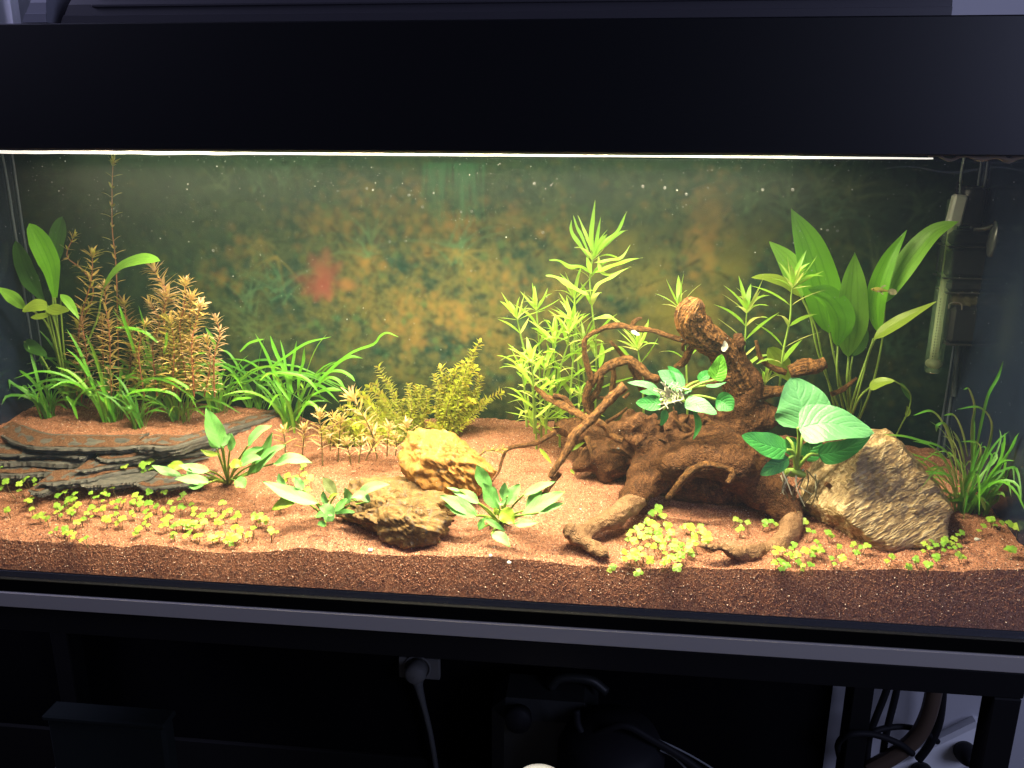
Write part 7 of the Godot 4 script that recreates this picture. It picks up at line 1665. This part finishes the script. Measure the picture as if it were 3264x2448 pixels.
	part("lid", chamfered(Vector3(sb[0].x - 0.004, sb[0].y - 0.003, -0.178), Vector3(sb[1].x + 0.004, sb[0].y + 0.008, -0.136), 0.003), mat(Color(0.012, 0.015, 0.015), 0.8, 0.1), o)
	var dome := Vector3(-0.06, -0.7735, 0.08) - Vector3(0, 0.014, 0)
	o = thing("pedal_bin", "white domed top of a bin at the bottom edge", "bin", Vector3(dome.x, -1.36, dome.z))
	part("dome", spun([[0.046, -0.05], [0.0455, -0.036], [0.041, -0.022], [0.031, -0.010], [0.018, -0.003], [0.008, -0.0006], [0.001, 0.0]], 32), M.white, o).position = dome - o.position
	part("body", spun([[0.001, -1.361], [0.044, -1.361], [0.044, dome.y - 0.051]], 32), M.white, o).position = Vector3(0, 1.36, 0)

	# power strip on the wall with its plugs and cables
	var pc := Vector3(0.6561, -1.1235, -0.44)
	var ax := (Vector3(0.6976, -1.0861, -0.44) - Vector3(0.5986, -1.1601, -0.44)).normalized()
	var nn := Vector3(0.25, 0.5, 0.83)
	nn = (nn - ax * nn.dot(ax)).normalized()
	var bs := Basis(ax, nn, ax.cross(nn))
	o = thing("power_strip", "white power strip with two black plugs behind the stand leg", "power strip", pc)
	part("housing", chamfered(Vector3(-0.12, -0.022, -0.032), Vector3(0.105, 0.020, 0.032), 0.007, bs), M.white, o).position = Vector3.ZERO
	for k in 2:
		var at: Vector3 = bs * Vector3([0.052, -0.035][k], 0.020, 0.0)
		var sk := TorusMesh.new()
		sk.inner_radius = 0.020
		sk.outer_radius = 0.024
		part("socket", sk, M.white, o).transform = Transform3D(bs, at)
		part("plug", spun([[0.001, 0.0], [0.0195, 0.0], [0.0195, 0.012], [0.016, 0.03], [0.010, 0.045], [0.001, 0.046]]), M.cable, o).transform = Transform3D(bs, at)
	for q in [["black cable nearest the rear stand leg", [Vector3(0.5279, -0.9245, -0.38), Vector3(0.5235, -0.9559, -0.38), Vector3(0.5146, -0.9996, -0.38), Vector3(0.5078, -1.0438, -0.38), Vector3(0.5104, -1.1179, -0.38)], 0.0062], ["second black cable from the rear stand leg", [Vector3(0.5449, -0.9266, -0.385), Vector3(0.5441, -0.9578, -0.385), Vector3(0.5394, -1.0157, -0.385), Vector3(0.5375, -1.0598, -0.385), Vector3(0.5386, -1.1193, -0.385)], 0.0062], ["thick black cable right of the brown hose", [Vector3(0.6264, -0.9305, -0.4), Vector3(0.6318, -0.9718, -0.4025), Vector3(0.6337, -1.0227, -0.405), Vector3(0.6254, -1.0697, -0.4075), Vector3(0.6116, -1.1061, -0.41)], 0.0078], ["black cable looping left round the rear stand leg", [Vector3(0.577, -1.0523, -0.355), Vector3(0.548, -1.0306, -0.3533), Vector3(0.5012, -1.0149, -0.3517), Vector3(0.4613, -1.0186, -0.35), Vector3(0.4511, -1.0502, -0.3667), Vector3(0.4607, -1.0894, -0.3833), Vector3(0.4787, -1.1378, -0.4)], 0.0058], ["black cable arching over the plugs", [Vector3(0.5077, -1.0258, -0.37), Vector3(0.5292, -1.0229, -0.38), Vector3(0.568, -1.0229, -0.39), Vector3(0.6089, -1.0372, -0.4), Vector3(0.64, -1.0644, -0.41)], 0.0056]]:
		single("cable", tube(q[1], [q[2]], 8, 40), M.cable, Vector3.ZERO, q[0], "cable", "black cables under the tank")
	single("hose", tube([Vector3(0.5998, -0.9061, -0.37), Vector3(0.6012, -0.9422, -0.37), Vector3(0.5969, -0.9877, -0.37), Vector3(0.5836, -1.0291, -0.37), Vector3(0.551, -1.07, -0.37), Vector3(0.5075, -1.1067, -0.37)], [0.0145], 12, 40), M.hose, Vector3.ZERO, "thick brown hose curving down behind the stand's right leg", "hose")


func build_fish() -> void:
	var nose := Vector3(0.3716, -0.2011, -0.235)
	var tail := Vector3(0.3945, -0.2033, -0.235)
	var f := thing("fish", "tiny yellow guppy with a clear tail before the right sword plant", "fish", nose.lerp(tail, 0.5))
	var d := tail - nose
	var v := PackedVector3Array()
	var idx := PackedInt32Array()
	var girth := [0.0004, 0.0017, 0.0026, 0.0031, 0.0031, 0.0026, 0.0019, 0.0012, 0.0010]
	var n := 24
	for i in n:
		var t := float(i) / (n - 1)
		var r := along(girth, t)
		for s in 12:
			var a := TAU * s / 12
			v.append(nose + d * t + Vector3(0, cos(a) * r * 1.15 + 0.0004 * sin(t * 3), sin(a) * r * 0.62))
	for i in n - 1:
		for s in 12:
			var a := i * 12 + s
			var b := i * 12 + (s + 1) % 12
			idx.append_array([a, b, a + 12, b, b + 12, a + 12])
	var skin := mat(Color(0.30, 0.27, 0.05), 0.3, 0.6)
	part("body", mesh_of(v, idx), skin, f)
	var fin := mat(Color(0.34, 0.30, 0.20), 0.4)
	fin.transparency = BaseMaterial3D.TRANSPARENCY_ALPHA
	fin.albedo_color.a = 0.6
	fin.cull_mode = BaseMaterial3D.CULL_DISABLED
	part("tail_fin", leaf([tail - d * 0.03, tail + d * 0.25, tail + d * 0.55 + Vector3(0, -0.002, 0.001)], 0.0085, "tongue", Vector3(0.1, 0, 1), 0.05, 0.15, 10, 6), fin, f)
	part("dorsal_fin", leaf([nose + d * 0.55 + Vector3(0, 0.0025, 0), nose + d * 0.72 + Vector3(0, 0.0062, 0), nose + d * 0.9 + Vector3(0, 0.0075, 0)], 0.0035, "lance", Vector3(0.1, 0, 1), 0.05, 0.1, 8, 4), fin, f)
	part("anal_fin", leaf([nose + d * 0.6 + Vector3(0, -0.0022, 0), nose + d * 0.78 + Vector3(0, -0.006, 0.0005)], 0.0025, "lance", Vector3(0.1, 0, 1), 0.05, 0.1, 8, 4), fin, f)
	for s in [-1, 1]:
		put("eye", ball(0.0008, 8), mat(Color(0.01, 0.01, 0.01), 0.2), f, Transform3D(Basis.IDENTITY, nose + d * 0.13 + Vector3(0, 0.0006, s * 0.0013)))
		part("pectoral_fin", leaf([nose + d * 0.34 + Vector3(0, -0.0006, s * 0.0019), nose + d * 0.5 + Vector3(0, -0.0028, s * 0.0032)], 0.0022, "lance", Vector3(0.2, 0.5, 0.8), 0.05, 0.1, 6, 4), fin, f)


func build_small_bits() -> void:
	var at := [Vector3(-0.0638, -0.0521, -0.002), Vector3(-0.0829, -0.0502, -0.002), Vector3(-0.0676, -0.091, -0.002), Vector3(0.0402, -0.0524, -0.002), Vector3(0.0645, -0.0536, -0.002), Vector3(0.1125, -0.0531, -0.002), Vector3(0.089, -0.0603, -0.002)]
	at.append_array([Vector3(-0.3147, -0.0613, -0.002), Vector3(-0.2724, -0.0597, -0.002), Vector3(-0.2295, -0.0652, -0.002), Vector3(-0.2004, -0.0625, -0.002), Vector3(-0.2139, -0.0784, -0.002), Vector3(-0.1681, -0.0834, -0.002), Vector3(-0.1556, -0.0825, -0.002), Vector3(-0.2542, -0.1194, -0.002), Vector3(-0.2354, -0.1183, -0.002), Vector3(-0.1567, -0.152, -0.002), Vector3(-0.0828, -0.0504, -0.002), Vector3(-0.0637, -0.0521, -0.002), Vector3(-0.3581, -0.1568, -0.002), Vector3(-0.2795, -0.058, -0.002), Vector3(-0.0722, -0.1057, -0.002), Vector3(-0.4743, -0.1341, -0.002)])
	at.append_array([Vector3(0.1727, -0.0544, -0.002), Vector3(0.205, -0.0541, -0.002), Vector3(0.0401, -0.0522, -0.002), Vector3(0.2471, -0.0979, -0.002), Vector3(0.2579, -0.0985, -0.002)])
	var ring_skin := mat(Color(0.18, 0.19, 0.2), 0.5, 0.3)
	var white := mat(Color(0.20, 0.21, 0.22), 0.6)
	for i in at.size():
		var o := thing("air_bubble", "tiny round air bubble on the inside of the front pane", "bubble", at[i], "air bubbles on the front pane")
		var s := rng.randf_range(0.6, 1.15)
		var rim := TorusMesh.new()
		rim.inner_radius = 0.0010
		rim.outer_radius = 0.0013
		rim.rings = 14
		rim.ring_segments = 6
		put("rim", rim, ring_skin, o, Transform3D(Basis(Vector3.RIGHT, PI / 2) * Basis.from_scale(Vector3.ONE * s), at[i]))
	# fine dust drifting in the water and clinging to the pane
	var r := RandomNumberGenerator.new()
	r.seed = 31
	var mm := MultiMesh.new()
	mm.transform_format = MultiMesh.TRANSFORM_3D
	mm.mesh = ball(1.0, 3)
	mm.instance_count = 1500
	for i in mm.instance_count:
		var p := Vector3(r.randf_range(LEFT + 0.01, RIGHT - 0.01), lerpf(WATER, BED + 0.15, pow(r.randf(), 1.5)), -0.0012 if i % 2 else r.randf_range(-DEEP + 0.01, -0.004))
		if p.y < bed(p.x, p.z) + 0.01:
			p.y = bed(p.x, p.z) + 0.02 + r.randf() * 0.1
		var s := r.randf_range(0.00015, 0.00034) * (1.7 if r.randf() < 0.08 else 1.0)
		mm.set_instance_transform(i, Transform3D(Basis.from_scale(Vector3(s, s * r.randf_range(0.7, 1.5), s)), p))
	var dust := MultiMeshInstance3D.new()
	dust.name = "drifting_dust"
	dust.multimesh = mm
	dust.material_override = mat(Color(0.38, 0.4, 0.38), 0.5)
	dust.set_meta("kind", "stuff")
	add_child(dust)
	# fallen leaves
	for q in [["yellow fallen leaf standing up left of the long bare branch", [Vector3(-0.0797, -0.4088, -0.1), Vector3(-0.0715, -0.4186, -0.1), Vector3(-0.0622, -0.4306, -0.1)], 0.0060], ["pale fallen leaf against the long bare branch", [Vector3(-0.0336, -0.4054, -0.09), Vector3(-0.0266, -0.3989, -0.09), Vector3(-0.0174, -0.3932, -0.09)], 0.0048], ["bleached leaf scrap on the gravel by the driftwood's left foot", [Vector3(-0.037, -0.4376, -0.1), Vector3(-0.0343, -0.4403, -0.1), Vector3(-0.0307, -0.4439, -0.1)], 0.0041]]:
		single("fallen_leaf", leaf(q[1], q[2], "lance", Vector3(0.2, 0.7, 0.7), 0.3, 0.1), M.crypt[2], Vector3.ZERO, q[0], "leaf")
	var snail := thing("snail_shell", "small whitish snail shell beside the driftwood's left foot", "snail shell", Vector3(0.0127, -0.484, -0.2025))
	part("shell", stone(Vector3(0.0127, -0.4825, -0.2003), Vector3(0.006, 0.005, 0.005), [[Vector3(0.3, 1, 0.4), 0.8], [Vector3(-1, 0.2, 0.3), 0.85]], 0.12, 6, Basis.IDENTITY, 12), M.ivory, snail)
	var bits := [[Vector3(0.0285, -0.4242, -0.155), "white speck of shell on the driftwood body, left"], [Vector3(0.0875, -0.4277, -0.15), "pale speck in the driftwood's middle hollow"], [Vector3(0.1327, -0.4193, -0.15), "red pellet on the right of the driftwood body"]]
	for i in bits.size():
		single("shell_bit", stone(Vector3.ZERO, Vector3(0.0017, 0.0012, 0.0015), [[Vector3(0, 1, 0.3), 0.7]], 0.2, i, Basis.IDENTITY, 8), mat(Color(0.5, 0.04, 0.04), 0.5) if i == 2 else M.dim, bits[i][0], bits[i][1], "crumb")
